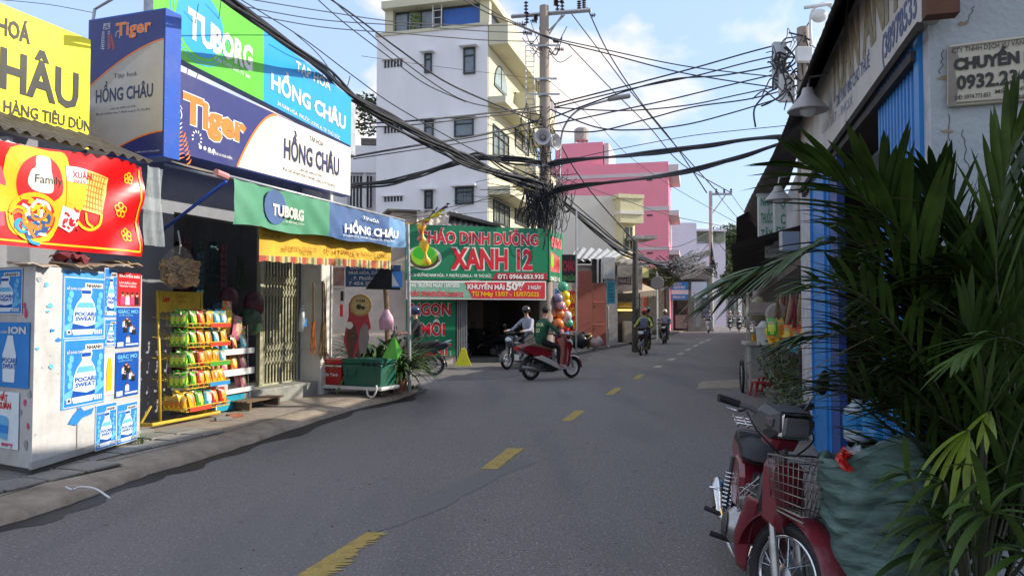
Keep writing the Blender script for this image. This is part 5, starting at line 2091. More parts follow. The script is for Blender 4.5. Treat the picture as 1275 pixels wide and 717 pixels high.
sheet(annex, Bp, ((562, 262), (625, 283), (618, 286), (560, 284)), (-1.5, -1.5, -.2, -.2), .03, .22)
b = MB()
xs_, zs_ = uvB(560, 261, -1)
b.prism([uvB(552, 267, -.5), uvB(560, 263, -.5), uvB(622, 279, -.5), uvB(625, 283, -.5), uvB(560, 268, -.5)], .5, 2.2)
b.build('dark_ridge', mat('old_eave', (.16, .14, .12)), annex)
# festive streamer bundle on a stick
t = thing('festive_streamer', 'yellow and pink cloth streamer on a slanted stick in front of the green sign', 'streamer', loc=P(533, 300, 21.5))
base = WM[t.name].translation
def sp3(px, py, dy=0):
 p = P(px, py, 21.5+dy)-base
 return tuple(p)
b = MB()
b.tube([sp3(509, 282), sp3(534, 271), sp3(545, 258)], .02, 5)
b.build('stick', mat('stick_dark', (.1, .07, .05)), t)
for pts, wd, cm_ in (([(532, 330), (529, 310), (525, 285), (527, 276)], .14, gold), ([(524, 300), (524, 288), (531, 276)], .12, flat('cloth_pink', 'd06a60')), ([(526, 277), (540, 270), (551, 262)], .13, flat('cloth_yellow', 'e0d020')), ([(543, 266), (552, 260), (558, 254)], .09, flat('cloth_violet', '4a3450'))):
 b = MB()
 q_ = catmull([sp3(*p) for p in pts], 5)
 L_ = []
 n = len(q_)
 for i, p in enumerate(q_):
  w2 = wd*(.6+.4*math.sin(i*1.3))
  L_ += [tuple(p+Vector((-w2, .03*math.sin(i), 0))), tuple(p+Vector((0, -.1-.03*math.sin(i*2), .02))), tuple(p+Vector((w2, 0, 0)))]
 b.add(L_, [(i*3+k, i*3+k+1, i*3+k+4, i*3+k+3) for i in range(n-1) for k in range(2)])
 b.build('ribbon', cm_, t, smooth=True)
# yellow plastic floor marker
b = MB()
M_ = Matrix.Translation(G(577, 455, .006))
b.add([(-.42, -.12, 0), (.42, -.12, 0), (.36, .12, 0), (-.36, .12, 0), (-.2, -.05, .55), (.2, -.05, .55), (.17, .06, .55), (-.17, .06, .55), (-.10, -.02, .86), (.10, -.02, .86), (.08, .03, .88), (-.08, .03, .88)],
      [(0, 1, 5, 4), (1, 2, 6, 5), (2, 3, 7, 6), (3, 0, 4, 7), (4, 5, 9, 8), (5, 6, 10, 9), (6, 7, 11, 10), (7, 4, 8, 11), (8, 9, 10, 11)])
tag(b.build('floor_marker', flat('marker_yellow', 'd8d010', .4), M=M_ @ Matrix.Scale(.62, 4), bevel=.02), 'yellow plastic wet floor marker standing at the porridge shop doorway', 'floor marker')
# ------------------------------------------------------------------ balloons on the corner
bal = [('green', '48a888'), ('yellow', 'e8c820'), ('pink', 'd898a0'), ('orange', 'd87838'), ('red', 'c83030'), ('blue', '3880c8'), ('white', 'd0c8c0'), ('lilac', '9088a8')]
bmats = {n: flat('balloon_'+n, h, .2, coat=.4) for n, h in bal}
b = MB()
b.lathe([(.0, 1), (.42, .92), (.78, .62), (.95, .25), (1, -.05), (.93, -.4), (.72, -.75), (.42, -1.0), (.12, -1.17), (.05, -1.22), (.1, -1.3), (0, -1.3)], n=14)
bo = b.build('balloon', bmats['red'], smooth=True, origin=(0, 0, 0))
bmesh_ = bo.data
bpy.data.objects.remove(bo)
cells = [('green', 701, 357), ('blue', 691, 365), ('yellow', 686, 373), ('yellow', 704, 368), ('lilac', 695, 371), ('yellow', 704, 377), ('pink', 691, 382), ('pink', 698, 380), ('red', 702, 386), ('orange', 688, 391), ('orange', 697, 391), ('white', 706, 393), ('red', 688, 399), ('white', 703, 397), ('green', 708, 402), ('orange', 695, 403), ('red', 690, 405), ('red', 703, 409), ('pink', 697, 412), ('blue', 704, 418), ('lilac', 691, 414), ('green', 708, 427), ('green', 702, 432), ('red', 696, 424)]
cnt = {}
for i, (cn, px, py) in enumerate(cells):
 me = bmesh_.copy()
 me.materials[0] = bmats[cn]
 o = bpy.data.objects.new('balloon', me)
 rr = random.Random(i)
 s_ = rr.uniform(.15, .19)
 o.matrix_world = Matrix.Translation(P(px, py, 25.2+rr.uniform(-.25, .25))) @ Matrix.Rotation(rr.uniform(-1, 1), 4, 'X') @ Matrix.Rotation(rr.uniform(-1, 1), 4, 'Y') @ Matrix.Scale(s_, 4)
 COL.objects.link(o)
 ver = 'near the top of' if py < 375 else ('in the upper middle of' if py < 392 else ('in the lower middle of' if py < 410 else 'low in'))
 hor = 'left' if px < 694 else ('centre' if px < 701 else 'right')
 ver = ('lowest, ' if (px, py) == (702, 432) else '')+('topmost, ' if (px, py) == (701, 357) else '')+ver
 hor += ' (the outer one)' if (px, py) in ((706, 393), (708, 427), (704, 377)) else ''
 tag(o, '%s balloon %s the balloon column, %s side' % (cn, ver, hor), 'balloon', 'balloons at the shop corner')
# red and yellow vertical board behind the balloons, black sign, post
C1 = Plane(G(716, 433, 0), (.75, .66))
C1 = Plane(P(716, 430, 33).xy, (.93, .36))
def wboard(name, label, Y, l_, t_, r_, b_, m_, th=.06, ang=.12, cat='sign'):
 p = P((l_+r_)/2, b_, Y)
 pl = Plane(p.xy, (1, ang))
 x0_, z0_ = pl.uv(l_, b_)
 x1_, z1_ = pl.uv(r_, t_)
 t = thing(name, label, cat, pl.M(x0_, 0, z0_))
 b = MB()
 b.box(0, x1_-x0_, .001, th, 0, z1_-z0_)
 b.build('board', m_, t)
 return t, x1_-x0_, z1_-z0_
t, w_, h = wboard('red_yellow_board', 'red board with stacked yellow letters behind the balloons', 26, 700, 362, 717, 412, flat('board_red', 'c02820', .5, var=.1))
for k, s_ in enumerate(('ĂN', 'NG', 'ON')):
 tx(t, s_, w_*.4, h*(.70-.32*k), h*.2, w_*.5, -.006, gold, .04)
t, w_, h = wboard('black_sign', 'black sign with red and green letters to the right of the side board', 25.6, 700, 317, 717.5, 352, flat('board_black', '1a1418', .5))
tx(t, 'CHÁO', w_*.05, h*.42, h*.34, w_*.9, -.006, flat('letter_crimson', 'b01838'), .02)
tx(t, 'DINH DƯỠNG', w_*.02, h*.08, h*.17, w_*.95, -.006, flat('letter_green', '4c9a58'), .02)
def post(name, label, px, py0, py1, Y, r, m_, cat='pole', n=8, r2=None):
 p0, p1 = P(px, py0, Y), P(px, py1, Y)
 p0.z = max(0, p0.z-.0)
 b = MB()
 b.tube([p0, p1], [r, r2 or r], n)
 return tag(b.build(name, m_, smooth=2), label, cat)
post('thin_post', 'thin grey steel post beside the black sign', 717.6, 440, 262, 25.5, .03, steel)
# ------------------------------------------------------------------ row of old house fronts down the left side
def fbox(par, nm, Y, l_, t_, r_, b_, m_, depth=2.0, ang=.12, dz=0.0):
 p = P((l_+r_)/2, max(b_, t_+1), Y)
 pl = Plane(p.xy, (1, ang))
 x0_, _ = pl.uv(l_, 389)
 x1_, _ = pl.uv(r_, 389)
 z0_ = max(0, pl.uv(l_, b_)[1]+dz)
 z1_ = pl.uv(l_, t_)[1]
 b = MB()
 vs = [pl.M(x0_, 0, z0_) @ Vector((0, 0, 0))]
 b.T = pl.M()
 b.box(x0_, x1_, 0, depth, z0_, z1_)
 return b.build(nm, m_, par, world=True)
def house(name, label, Y, px, cat='house'):
 return thing(name, label, cat, loc=(P(px, 389, Y).x, Y, 0))
gatem = mat('gate_red_brown', (.30, .085, .055), rough=.7, var=.12, scale=2, dirt=.35, dcol='6a3a30', dscale=.8)
t = house('red_gate', 'tall red-brown sheet metal gate panels with rubbish bags at the foot', 33.5, 730, 'gate')
gp = [((718, 337), (737, 337), (737, 431), (718, 433), 0), ((737.5, 353), (755, 352), (755, 432), (737.5, 431), .0)]
for k, (l_, t_, r_, b_) in enumerate(((718, 337, 737.2, 431), (738, 353, 754.5, 431))):
 fbox(t, 'panel', 33.5+k*.3, l_, t_, r_, b_, gatem, .06, .25)
for (l_, t_, r_) in ((739, 375, 753), (739, 403, 753)):
 fbox(t, 'cross_bar', 33.68, l_, t_, r_, t_+1.4, flat('bar_pink', 'b86a5a', .7), .05, .25)
hs = house('tin_roof_house', 'low house with sagging tin roof and hanging grey shutter above the red gate', 35, 740)
fbox(hs, 'wall', 35, 712, 330, 757, 430, mat('stained_white_wall', (.42, .40, .38), rough=.9, var=.2, dirt=.5, dcol='3c3834', dscale=1.2), 3, .15)
fbox(hs, 'wall', 36, 757, 330, 769, 432, mat('stained_white_wall', (.4, .4, .4)), 3, .15)
fbox(hs, 'shutter', 33.6, 752, 320, 766, 347, mat('shutter_grey', (.42, .42, .40), rough=.8, var=.1, dirt=.3), .12, .25)
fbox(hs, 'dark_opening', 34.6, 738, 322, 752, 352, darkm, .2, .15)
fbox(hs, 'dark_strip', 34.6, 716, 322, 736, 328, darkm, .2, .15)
for px in (744, 749):
 fbox(hs, 'pipe', 34.4, px, 322, px+1.6, 352, white, .1, .15)
W_ = Plane(P(730, 400, 33).xy, (1, .2))
sheet(hs, W_, ((698, 303), (762, 309), (757, 318), (700, 322)), (-2.0, -2.0, .6, .6), .05, .4, flat('sheet_white_grey', '989898', .5, var=.25, dirt=.4, dcol='5a544c'), 'roof_sheet', 100)
sheet(hs, W_, ((752, 316), (797, 326), (798, 331), (758, 320)), (-1.5, -1.5, .8, .8), .04, .4, mat('old_eave', (.16, .14, .12)), 'roof_sheet', 60)
t, w_, h = wboard('teal_sign', 'narrow teal sign with dark writing beside the red gate', 33.2, 756, 350, 766, 378, flat('board_teal', '2a8898', .5))
for k, s_ in enumerate(('SỬA', 'ĐÁT', 'XE MÁY', 'HÀN', 'TIỆN', 'CƠ KHÍ')):
 tx(t, s_, w_*.12, h*(.84-.15*k), h*(.1 if k != 1 else .11), w_*.75, -.006, flat('letter_dark_teal', '103c4c'), .02)
b = MB()
b.tube(catmull([P(755.5, 382, 33), P(757, 384, 33), P(757, 405, 33), P(757, 429, 33), P(759, 432, 32.8)], 4), .045, 7)
tag(b.build('drain_pipe', flat('pipe_grey', '8a8a88', .6), smooth=True), 'bent grey plastic pipe standing right of the red gate', 'pipe')
# rubbish bags
def lump(name, label, px, py, Y, r, h, m_, seed=0, cat='bag'):
 rr = random.Random(seed)
 ph_ = [rr.uniform(0, 6) for _ in range(4)]
 g_ = P(px, py, Y)
 b = MB()
 b.grid(lambda u, v: (r*(1+.13*math.sin(u*18.85+ph_[0])+.08*math.sin(u*31+v*9+ph_[1]))*math.cos(u*6.2832)*math.sin(math.pi*(.08+.92*v))**.6, r*.8*math.sin(u*6.2832)*math.sin(math.pi*(.08+.92*v))**.6, h*(1-v)*(1+.1*math.sin(u*12+ph_[2]))), 18, 8)
 return tag(b.build(name, m_, M=Matrix.Translation((g_.x, g_.y, .12)), smooth=True), label, cat)
bagblk = mat('bin_bag_black', (.012, .012, .014), rough=.3, var=.3, bump=.5, bscale=14)
lump('rubbish_bag', 'black rubbish bag at the left of the heap by the red gate', 716, 431, 31.5, .3, .62, bagblk, 1)
lump('rubbish_bag', 'black rubbish bag in the middle of the heap by the red gate', 724, 431, 31.4, .32, .66, bagblk, 2)
lump('rubbish_bag', 'pinkish white plastic rubbish bag right of the black ones', 741, 431, 31.6, .3, .5, flat('bag_white_pink', 'b09898', .5, var=.3), 3)
lump('yellow_bin_bag', 'yellow bin bag between the black and the white rubbish bags', 732, 430, 31.8, .2, .6, flat('bag_yellow_brown', 'a08c20', .5, var=.3), 4)
b = MB()
g_ = P(725, 418, 31.5)
b.T = Matrix.Translation((g_.x, g_.y, .70))
b.box(-.5, .42, -.2, .25, 0, .05)
tag(b.build('cardboard_sheet', card), 'brown board lying on top of the black rubbish bags', 'cardboard')
# shop with lit yellow shelf and cream awning
hs2 = house('lit_shop', 'small open shop with glowing yellow shelf beyond the teal sign', 38, 783, 'shop')
fbox(hs2, 'wall', 39, 768, 330, 800, 430, mat('aged_beige', (.30, .26, .22), rough=.9, var=.25, dirt=.4), 2.5, .2)
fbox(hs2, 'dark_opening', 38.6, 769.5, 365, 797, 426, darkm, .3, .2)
fbox(hs2, 'pillar', 38.2, 765.5, 345, 769, 432, mat('aged_beige', (.3, .26, .22)), .4, .2)
fbox(hs2, 'counter', 38.2, 778, 400, 797, 426, mat('aged_beige', (.3, .26, .22)), .8, .2)
lit = mat('shelf_lit', 'f0d060', emit=1.6)
fbox(hs2, 'lamp_tube', 38.3, 770, 385.2, 790, 386.6, lit, .08, .2)
fbox(hs2, 'yellow_shelf', 38.4, 770, 376, 790, 383, flat('shelf_mustard', '8a6c14', .6, var=.3), .15, .2)
fbox(hs2, 'shop_board', 38.35, 775, 366, 792, 371, flat('board_dark_text', '3a3020', .6, var=.4), .1, .2)
t, w_, h = wboard('small_plaque', 'small grey-brown plaque with pale letters near the dark pole', 37.5, 769.5, 345, 786, 354.5, flat('plaque_brown', '5c4a48', .6))
tx(t, 'NHA SĨ', w_*.1, h*.25, h*.5, w_*.8, -.006, flat('plaque_letter', 'a89c98'), .02)
aw2 = thing('cream_awning', 'cream scalloped canvas awning reaching out beyond the dark pole', 'awning', loc=(P(800, 389, 41).x, 41, 0))
b = MB()
AWp = Plane(P(798, 389, 41).xy, (1, .2))
q_ = [Vector((AWp.uv(px, py, o)[0], -o, AWp.uv(px, py, o)[1])) for (px, py), o in zip(((773, 352), (797, 352), (817, 361), (776, 365)), (0, 0, 2, 2))]
b.T = AWp.M()
b.grid(lambda u, v: tuple(q_[0].lerp(q_[1], u).lerp(q_[3].lerp(q_[2], u), v)), 8, 4)
b.build('canvas', flat('canvas_cream', 'c8b498', .8, var=.1), aw2, world=True)
b = MB()
b.T = AWp.M()
for k in range(12):
 a, c = q_[3].lerp(q_[2], k/12), q_[3].lerp(q_[2], (k+1)/12)
 b.add([tuple(a), tuple(c), tuple(c+Vector((0, 0, -.25))), tuple((a+c)/2+Vector((0, 0, -.36))), tuple(a+Vector((0, 0, -.25)))], [(0, 1, 2, 3, 4)])
b.build('scalloped_edge', flat('canvas_cream', 'c8b498'), aw2, world=True)
hs3 = house('beige_house', 'two storey beige stained house with a cream balcony box below the pink building', 46, 770)
agew = mat('aged_white_wall', (.66, .62, .55), rough=.9, var=.12, scale=1.2, dirt=.5, dcol='9c9484', dscale=.6, stretch=(1.5, 1.5, .35))
fbox(hs3, 'wall', 46, 700, 243, 776, 426, agew, 7, .12)
fbox(hs3, 'side_wall', 46.5, 776, 245, 791, 426, mat('cream_wall', (.62, .55, .34), rough=.85, var=.1), 6, 1.4)
fbox(hs3, 'balcony', 45.6, 773, 243, 802, 277, mat('cream_wall', (.62, .55, .34)), 2.5, .3)
fbox(hs3, 'balcony_cap', 45.5, 771, 241, 803, 246, mat('cream_wall', (.62, .55, .34)), 2.7, .3)
fbox(hs3, 'balcony_band', 45.5, 773, 262, 802.5, 266, agew, 2.6, .3)
w1 = fbox(hs3, 'window', 45.95, 780, 283, 789, 312, flat('window_glass_dim', '4a5450', .3), .1, .3)
for k in range(3):
 fbox(w1, 'window_bar', 45.9, 780+k*4, 283, 781+k*4, 312, mat('cream_wall', (.62, .55, .34)), .06, .3)
fbox(hs3, 'corrugated_hood', 44.5, 792, 293, 819, 297, sheetm, 2.2, .2)
fbox(hs3, 'shop_front', 44.8, 770, 326, 800, 352, mat('old_eave', (.16, .14, .12)), .6, .2)
fbox(hs3, 'cream_fascia', 43.6, 783, 333, 808, 345, flat('fascia_cream', 'd8cc80', .6), .4, .35)
# dark storefronts further on
hs4 = house('dark_storefront', 'row of dark storefront openings behind the round road sign', 52, 812, 'shop')
fbox(hs4, 'wall', 52, 797, 335, 834, 416, mat('aged_grey_front', (.16, .15, .14), rough=.9, var=.3, dirt=.4), 3, .25)
for k, (l_, r_, cm_) in enumerate(((801, 806, 'c86a50'), (808, 812, '8c8478'), (822, 827, 'a89c8c'), (829, 833, '5c4a40'))):
 fbox(hs4, 'panel', 51.6, l_, 352+k*3, r_, 410, flat('front_panel%s' % 'abcd'[k], cm_, .8, var=.3), .2, .25)
fbox(hs4, 'eave', 50.8, 797, 343, 830, 346, mat('old_eave', (.16, .14, .12)), 1.5, .25)
def tree_leaves(b, c, r, n, s0, s1, rr, sc=(1, 1, .8)):
 for k in range(n):
  d = Vector((rr.gauss(0, 1), rr.gauss(0, 1), rr.gauss(0, 1))).normalized()
  q = r*(rr.random()**.45)
  p = Vector(c)+Vector((d.x*q*sc[0], d.y*q*sc[1], d.z*q*sc[2]))
  s_ = rr.uniform(s0, s1)
  u = Vector((rr.gauss(0, 1), rr.gauss(0, 1), rr.gauss(0, .6))).normalized()
  v = u.cross(Vector((rr.gauss(0, 1), rr.gauss(0, 1), rr.gauss(0, 1)))).normalized()
  b.add([p-u*s_, p+v*s_*.45, p+u*s_, p-v*s_*.45], [(0, 1, 2, 3)])
vine = thing('climbing_plant', 'yellowish green creeper spilling over the eave above the round road sign', 'plant', loc=(P(822, 345, 50).x, 50, P(822, 345, 50).z))
rr_ = random.Random(5)
b = MB()
for (px, py, r) in ((812, 338, .7), (820, 341, .7), (828, 346, .8), (834, 351, .5), (824, 350, .5)):
 c = P(px, py, 50)-WM[vine.name].translation
 tree_leaves(b, c, r, 110, .08, .2, rr_)
o = b.build('foliage', mat('vine_green', (.12, .14, .03), rough=.6, var=.4), vine)
o['kind'] = 'stuff'
post('dark_pole', 'dark slim utility pole between the lit shop and the cream awning', 791, 438, 300, 31, .15, mat('pole_dark', (.06, .055, .05), rough=.8, var=.3), r2=.11)
# round road sign seen from behind
rs = thing('road_sign', 'grey back of a round road sign on a pale post', 'road sign', loc=(P(819, 430, 45).x, 45, 0))
b = MB()
b.T = Matrix.Translation((0, 0, P(819, 352, 45).z))
b.lathe([(0, -.02), (.38, -.02), (.40, 0), (.38, .02), (0, .02)], axis='y', n=24)
b.build('disc', flat('sign_back_grey', '8c8480', .5), rs)
b = MB()
b.tube([(0, .06, 0), (0, .06, P(819, 338, 45).z)], .05, 8)
b.build('post', white, rs)
# kiosk with blue sign, white sign, dark notice
hs5 = house('kiosk_row', 'grey low kiosk front under the blue sign at the bend of the road', 64, 850, 'shop')
fbox(hs5, 'wall', 64, 834, 346, 884, 414, mat('kiosk_grey', (.20, .19, .18), rough=.9, var=.3, dirt=.4), 3, .2)
fbox(hs5, 'eave', 62.6, 832, 343, 886, 347, mat('old_eave', (.16, .14, .12)), 2.2, .2)
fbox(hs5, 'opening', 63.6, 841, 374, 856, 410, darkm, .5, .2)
fbox(hs5, 'low_panel', 63.2, 842, 392, 856, 409, flat('panel_cement', '8c8880', .9, var=.3), .3, .2)
fbox(hs5, 'door', 63.4, 866, 372, 872, 407, flat('door_grey_blue', '78808a', .6), .3, .2)
fbox(hs5, 'pillar', 63.2, 835, 350, 838, 412, white, .4, .2)
fbox(hs5, 'pillar', 63.2, 857, 350, 859.5, 412, mat('aged_grey_front', (.16, .15, .14)), .4, .2)
t, w_, h = wboard('blue_sign', 'light blue and white sign with small lettering at the bend of the road', 62.2, 836, 351, 857, 373, flat('sign_light_blue', '2c88cc', .4, var=.1))
tx(t, 'THẾ GIỚI', w_*.08, h*.82, h*.12, w_*.5, -.006, whitep, .03)
tx(t, 'ASIANRY', w_*.1, h*.62, h*.15, w_*.75, -.006, whitep, .04)
b = MB()
b.box(0, w_, -.004, -.001, h*.3, h*.55)
b.build('white_band', whitep, t)
tx(t, '0903 815 1267', w_*.08, h*.08, h*.13, w_*.75, -.006, whitep, .03)
t, w_, h = wboard('white_sign', 'blank white sign right of the light blue sign', 62.2, 861, 351, 880, 370, flat('sign_white_blank', 'c8d4e0', .4))
t, w_, h = wboard('dark_notice', 'dark blue-grey notice board with faded letters under the white sign', 62.0, 874, 371, 884, 396, flat('board_slate', '4c5464', .6, var=.2))
for k in range(4):
 tx(t, ('BÁN', 'NHÀ', 'ĐẤT', 'CHO THUÊ')[k], w_*.12, h*(.78-.22*k), h*.12, w_*.7, -.006, flat('letter_pale_grey', '9aa0a8'), .02)
post('short_post', 'short grey post in front of the kiosk row', 865, 411, 364, 58, .06, steel)
# ------------------------------------------------------------------ white apartment building
Wc = P(607, 389, 32)
WL = Plane(Wc.xy, (0.966, -0.26))          # shaded face turned to the camera, corner at x = 0
WR = Plane(Wc.xy, (0.26, 0.966))           # sunny face along the street
lilac = mat('plaster_lilac_white', (.80, .775, .77), rough=.9, var=.05, scale=1.0, dirt=.16, dcol='98928e', dscale=.35, stretch=(1, 1, .35))
creamw = mat('plaster_cream', (.60, .56, .40), rough=.88, var=.07, scale=1.0, dirt=.25, dcol='9c8f6c', dscale=.5)
glassd = flat('window_glass_grey', '7c868c', .15, var=.2)
framed = flat('window_frame_dark', '33383a', .5)
wb = thing('apartment_building', 'tall white building with pale side wall and cream balconied front behind the green sign', 'building', WL.M())
xl_ = WL.uv(469, 100)[0]
xr_ = WR.uv(668, 200)[0]
zt_ = WL.uv(607, 32)[1]
b = MB()
b.box(xl_, 0, 0, xr_, 0, zt_)
b.build('wall', lilac, wb)
b = MB()
b.T = WL.M().inverted() @ WR.M()
b.box(.05, xr_-.05, -.03, -.004, 0, zt_-.9)
b.build('front_wall', creamw, wb)
b = MB()
b.box(xl_-.06, .06, -.06, xr_+.06, zt_+.004, zt_+.14)
b.build('parapet_cap', creamw, wb)
def win(pl, l_, t_, r_, b_, par, Mi=None, grid=1, hood=True, arch=False, cols_=2, gm_=None, fm_=None, bars=0):
 x0_, z1_ = pl.uv(l_, t_)
 x1_, z0_ = pl.uv(r_, b_)
 f = MB()
 f.T = Mi
 wd = .06
 if arch:
  n = 12
  cx_, r_ = (x0_+x1_)/2, (x1_-x0_)/2
  zc_ = z1_-r_*1.1
  out_ = [(x0_, z0_), (x1_, z0_)]+[(cx_+r_*math.cos(math.pi*k/n), zc_+r_*1.1*math.sin(math.pi*k/n)) for k in range(n+1)]
  inn = [(x0_+wd, z0_+wd), (x1_-wd, z0_+wd)]+[(cx_+(r_-wd)*math.cos(math.pi*k/n), zc_+(r_-wd)*1.1*math.sin(math.pi*k/n)) for k in range(n+1)]
  f.prism(out_, -.07, -.031)
 else:
  inn = [(x0_+wd, z0_+wd), (x1_-wd, z0_+wd), (x1_-wd, z1_-wd), (x0_+wd, z1_-wd)]
  for a in ((x0_, x1_, z0_, z0_+wd), (x0_, x1_, z1_-wd, z1_), (x0_, x0_+wd, z0_+wd, z1_-wd), (x1_-wd, x1_, z0_+wd, z1_-wd)):
   f.box(a[0], a[1], -.09, -.002, a[2], a[3])
  f.box(x0_+wd, x1_-wd, -.09, -.05, lerp(z0_, z1_, .68), lerp(z0_, z1_, .68)+.05)
 for k in range(1, cols_):
  x = lerp(x0_, x1_, k/cols_)
  f.box(x-.02, x+.02, -.10, -.05, z0_+wd, z1_-wd)
 for k in range(bars):
  x = lerp(x0_, x1_, (k+.5)/bars)
  f.box(x-.012, x+.012, -.14, -.12, z0_, z1_)
 fo = f.build('window', fm_ or framed, par)
 g = MB()
 g.T = Mi
 g.prism(inn, -.075 if arch else -.03, -.0715 if arch else -.012)
 g.build('pane', gm_ or glassd, fo)
 if hood:
  h = MB()
  h.T = Mi
  h.box(x0_-.15, x1_+.15, -.35, -.003, z1_+.02, z1_+.09)
  h.build('hood', lilac, fo)
 return fo
for (l_, t_, r_, b_, bars) in ((577.5, 61, 592, 92, 0), (529, 68, 538, 91, 0), (566, 149, 590, 170, 0), (529, 151, 540, 178, 0), (567, 234, 590, 254, 7), (529, 238, 539, 260, 4)):
 win(WL, l_, t_, r_, b_, wb, bars=bars, cols_=1 if bars else 1)
for (t_, b_) in ((76.5, 83), (159, 165), (245.5, 250.5)):
 x0_, z1_ = WL.uv(477.5, t_)
 x1_, z0_ = WL.uv(501, b_)
 v = MB()
 v.box(x0_, x1_, -.012, -.002, z0_, z1_)
 vo = v.build('vent', framed, wb)
 v = MB()
 for k in range(6):
  x = lerp(x0_, x1_, k/6)
  v.box(x+.02, x+.05, -.05, -.013, z0_, z1_)
 v.box(x0_-.05, x1_+.05, -.18, -.003, z1_+.003, z1_+.05)
 v.build('vent_bars', lilac, vo)
# street front: balconies, arched window
Mi = WL.M().inverted() @ WR.M()
def rbox(l_, t_, r_, b_, o0, o1, nm, m_, par=wb):
 x0_, z1_ = WR.uv(l_, t_, 0)
 x1_, z0_ = WR.uv(r_, b_, 0)
 b = MB()
 b.T = Mi
 b.box(x0_, x1_, -o1, -o0, z0_, z1_)
 return b.build(nm, m_, par)
def zr(py, px=607):
 return WR.uv(px, py)[1]
for zt2, hb_, oo in ((zr(30), .9, .9), (zr(232), .35, 1.0), (zr(120), .3, .8)):
 b = MB()
 b.T = Mi
 b.box(.02, xr_, -oo, -.032, zt2-hb_, zt2)
 b.build('balcony', creamw, wb)
for zt2 in (zr(105), zr(205)):
 b = MB()
 b.T = Mi
 x0_ = WR.uv(640, 100)[0]
 b.box(x0_, xr_, -1.1, -.032, zt2-.1, zt2+.9)
 b.build('balcony', creamw, wb)
 b = MB()
 for k in range(14):
  x = lerp(x0_, xr_, (k+.5)/14)
  b.box(x-.015, x+.015, -1.12, -1.09, zt2+.9, zt2+1.5)
 b.T = None
 b2 = MB()
 b2.T = Mi
 for k in range(14):
  x = lerp(x0_, xr_, (k+.5)/14)
  b2.box(x-.015, x+.015, -1.12, -1.09, zt2+.903, zt2+1.45)
 b2.box(x0_, xr_, -1.13, -1.08, zt2+1.45, zt2+1.5)
 b2.build('railing', framed, wb, kind='stuff')
win(WR, 614, 74, 630, 121, wb, Mi, arch=True, hood=False, gm_=flat('window_glass_pale', '98a6a4', .15))
win(WR, 612.5, 154, 632, 206, wb, Mi, hood=False, cols_=3, gm_=flat('window_glass_pale', '98a6a4', .15))
win(WR, 613, 248, 633, 284, wb, Mi, hood=False, cols_=3, bars=6, gm_=flat('window_glass_pale', '98a6a4', .15))
win(WR, 640, 115, 656, 135, wb, Mi, hood=False, cols_=2)
win(WR, 640, 250, 657, 285, wb, Mi, hood=False, cols_=2, bars=6)
win(WR, 640, 160, 657, 195, wb, Mi, hood=False, cols_=2)
# penthouse
zq = lambda px, py: WL.uv(px, py, -1.2)
x0_, x1_ = zq(484, 20)[0], zq(604, 10)[0]
zc_ = zq(600, -5)[1]
b = MB()
b.box(x0_, x1_, 1.2, 6, zt_+.15, zc_-.35)
b.build('penthouse', framed, wb)
b = MB()
b.box(x0_-.1, x1_+.4, .6, 6.2, zc_-.345, zc_)
b.build('penthouse_slab', creamw, wb)
for xa_, xb2 in ((x0_-.05, x0_+.35), (x1_-.15, x1_+.3)):
 b = MB()
 b.box(xa_, xb2, .9, 1.19, zt_+.15, zc_-.346)
 b.build('penthouse_column', creamw, wb)
for (l_, r_, cm_) in ((494, 508, 'g'), (510, 524, 'g'), (526, 542, 'g'), (553, 601, 'b')):
 xa_, xb2 = zq(l_, 20)[0], zq(r_, 20)[0]
 b = MB()
 b.box(xa_, xb2, 1.12, 1.18, zt_+.3, zc_-.5)
 b.build('pane' if cm_ == 'g' else 'blue_board', glassd if cm_ == 'g' else flat('board_royal_blue', '2a5aa8', .5, var=.12), wb)
b = MB()
xa_ = zq(541, 20)[0]
for x in (xa_, xa_+.42):
 b.tube([(x, .95, zt_+.1), (x+.1, .8, zc_+1.2)], .03, 5)
for k in range(9):
 z = lerp(zt_+.3, zc_+1.1, k/8)
 xo = .1*(k/8)
 b.tube([(xa_+xo, .93-.1*k/8, z), (xa_+.42+xo, .93-.1*k/8, z)], .02, 4)
tag(b.build('ladder', white, M=WL.M()), 'white ladder leaning on the rooftop room of the white building', 'ladder')
b = MB()
b.T = Matrix.Translation((zq(522, 30)[0], .7, zt_+.15))
rr_ = random.Random(3)
tree_leaves(b, (0, 0, .7), .45, 160, .05, .12, rr_, (.6, .6, 1.4))
tag(b.build('roof_plant', mat('plant_lime', (.16, .20, .03), var=.3), M=WL.M()), 'small yellow-green potted shrub on the roof terrace', 'plant')
# neighbour house glimpsed left
nb = thing('neighbour_house', 'white house with barred window and plants glimpsed between the signboards and the tall building', 'house', loc=(P(445, 389, 36).x, 36, 0))
fbox(nb, 'wall', 36, 300, 178, 478, 440, lilac, 4, .1)
fbox(nb, 'hood', 35.4, 420, 210, 469, 214, lilac, .6, .1)
w1 = fbox(nb, 'window', 35.9, 432, 219, 462, 258, framed, .1, .1)
for k in range(7):
 fbox(w1, 'window_bar', 35.8, 433+k*4.2, 219, 434.2+k*4.2, 258, white, .05, .1)
fbox(nb, 'column', 35.6, 451, 212, 455, 262, white, .3, .1)
fbox(nb, 'planter', 37.0, 448, 172, 470, 180, mat('old_eave', (.16, .14, .12)), 1, .1)
b = MB()
rr_ = random.Random(8)
gtop = P(459, 150, 36.8)
for k in range(6):
 tree_leaves(b, P(452+k*3, 140+rr_.uniform(-14, 30), 36.9), .7, 120, .06, .16, rr_)
tag(b.build('balcony_plants', leafm, kind='stuff'), 'dense green balcony plants beside the tall white building', 'plants')
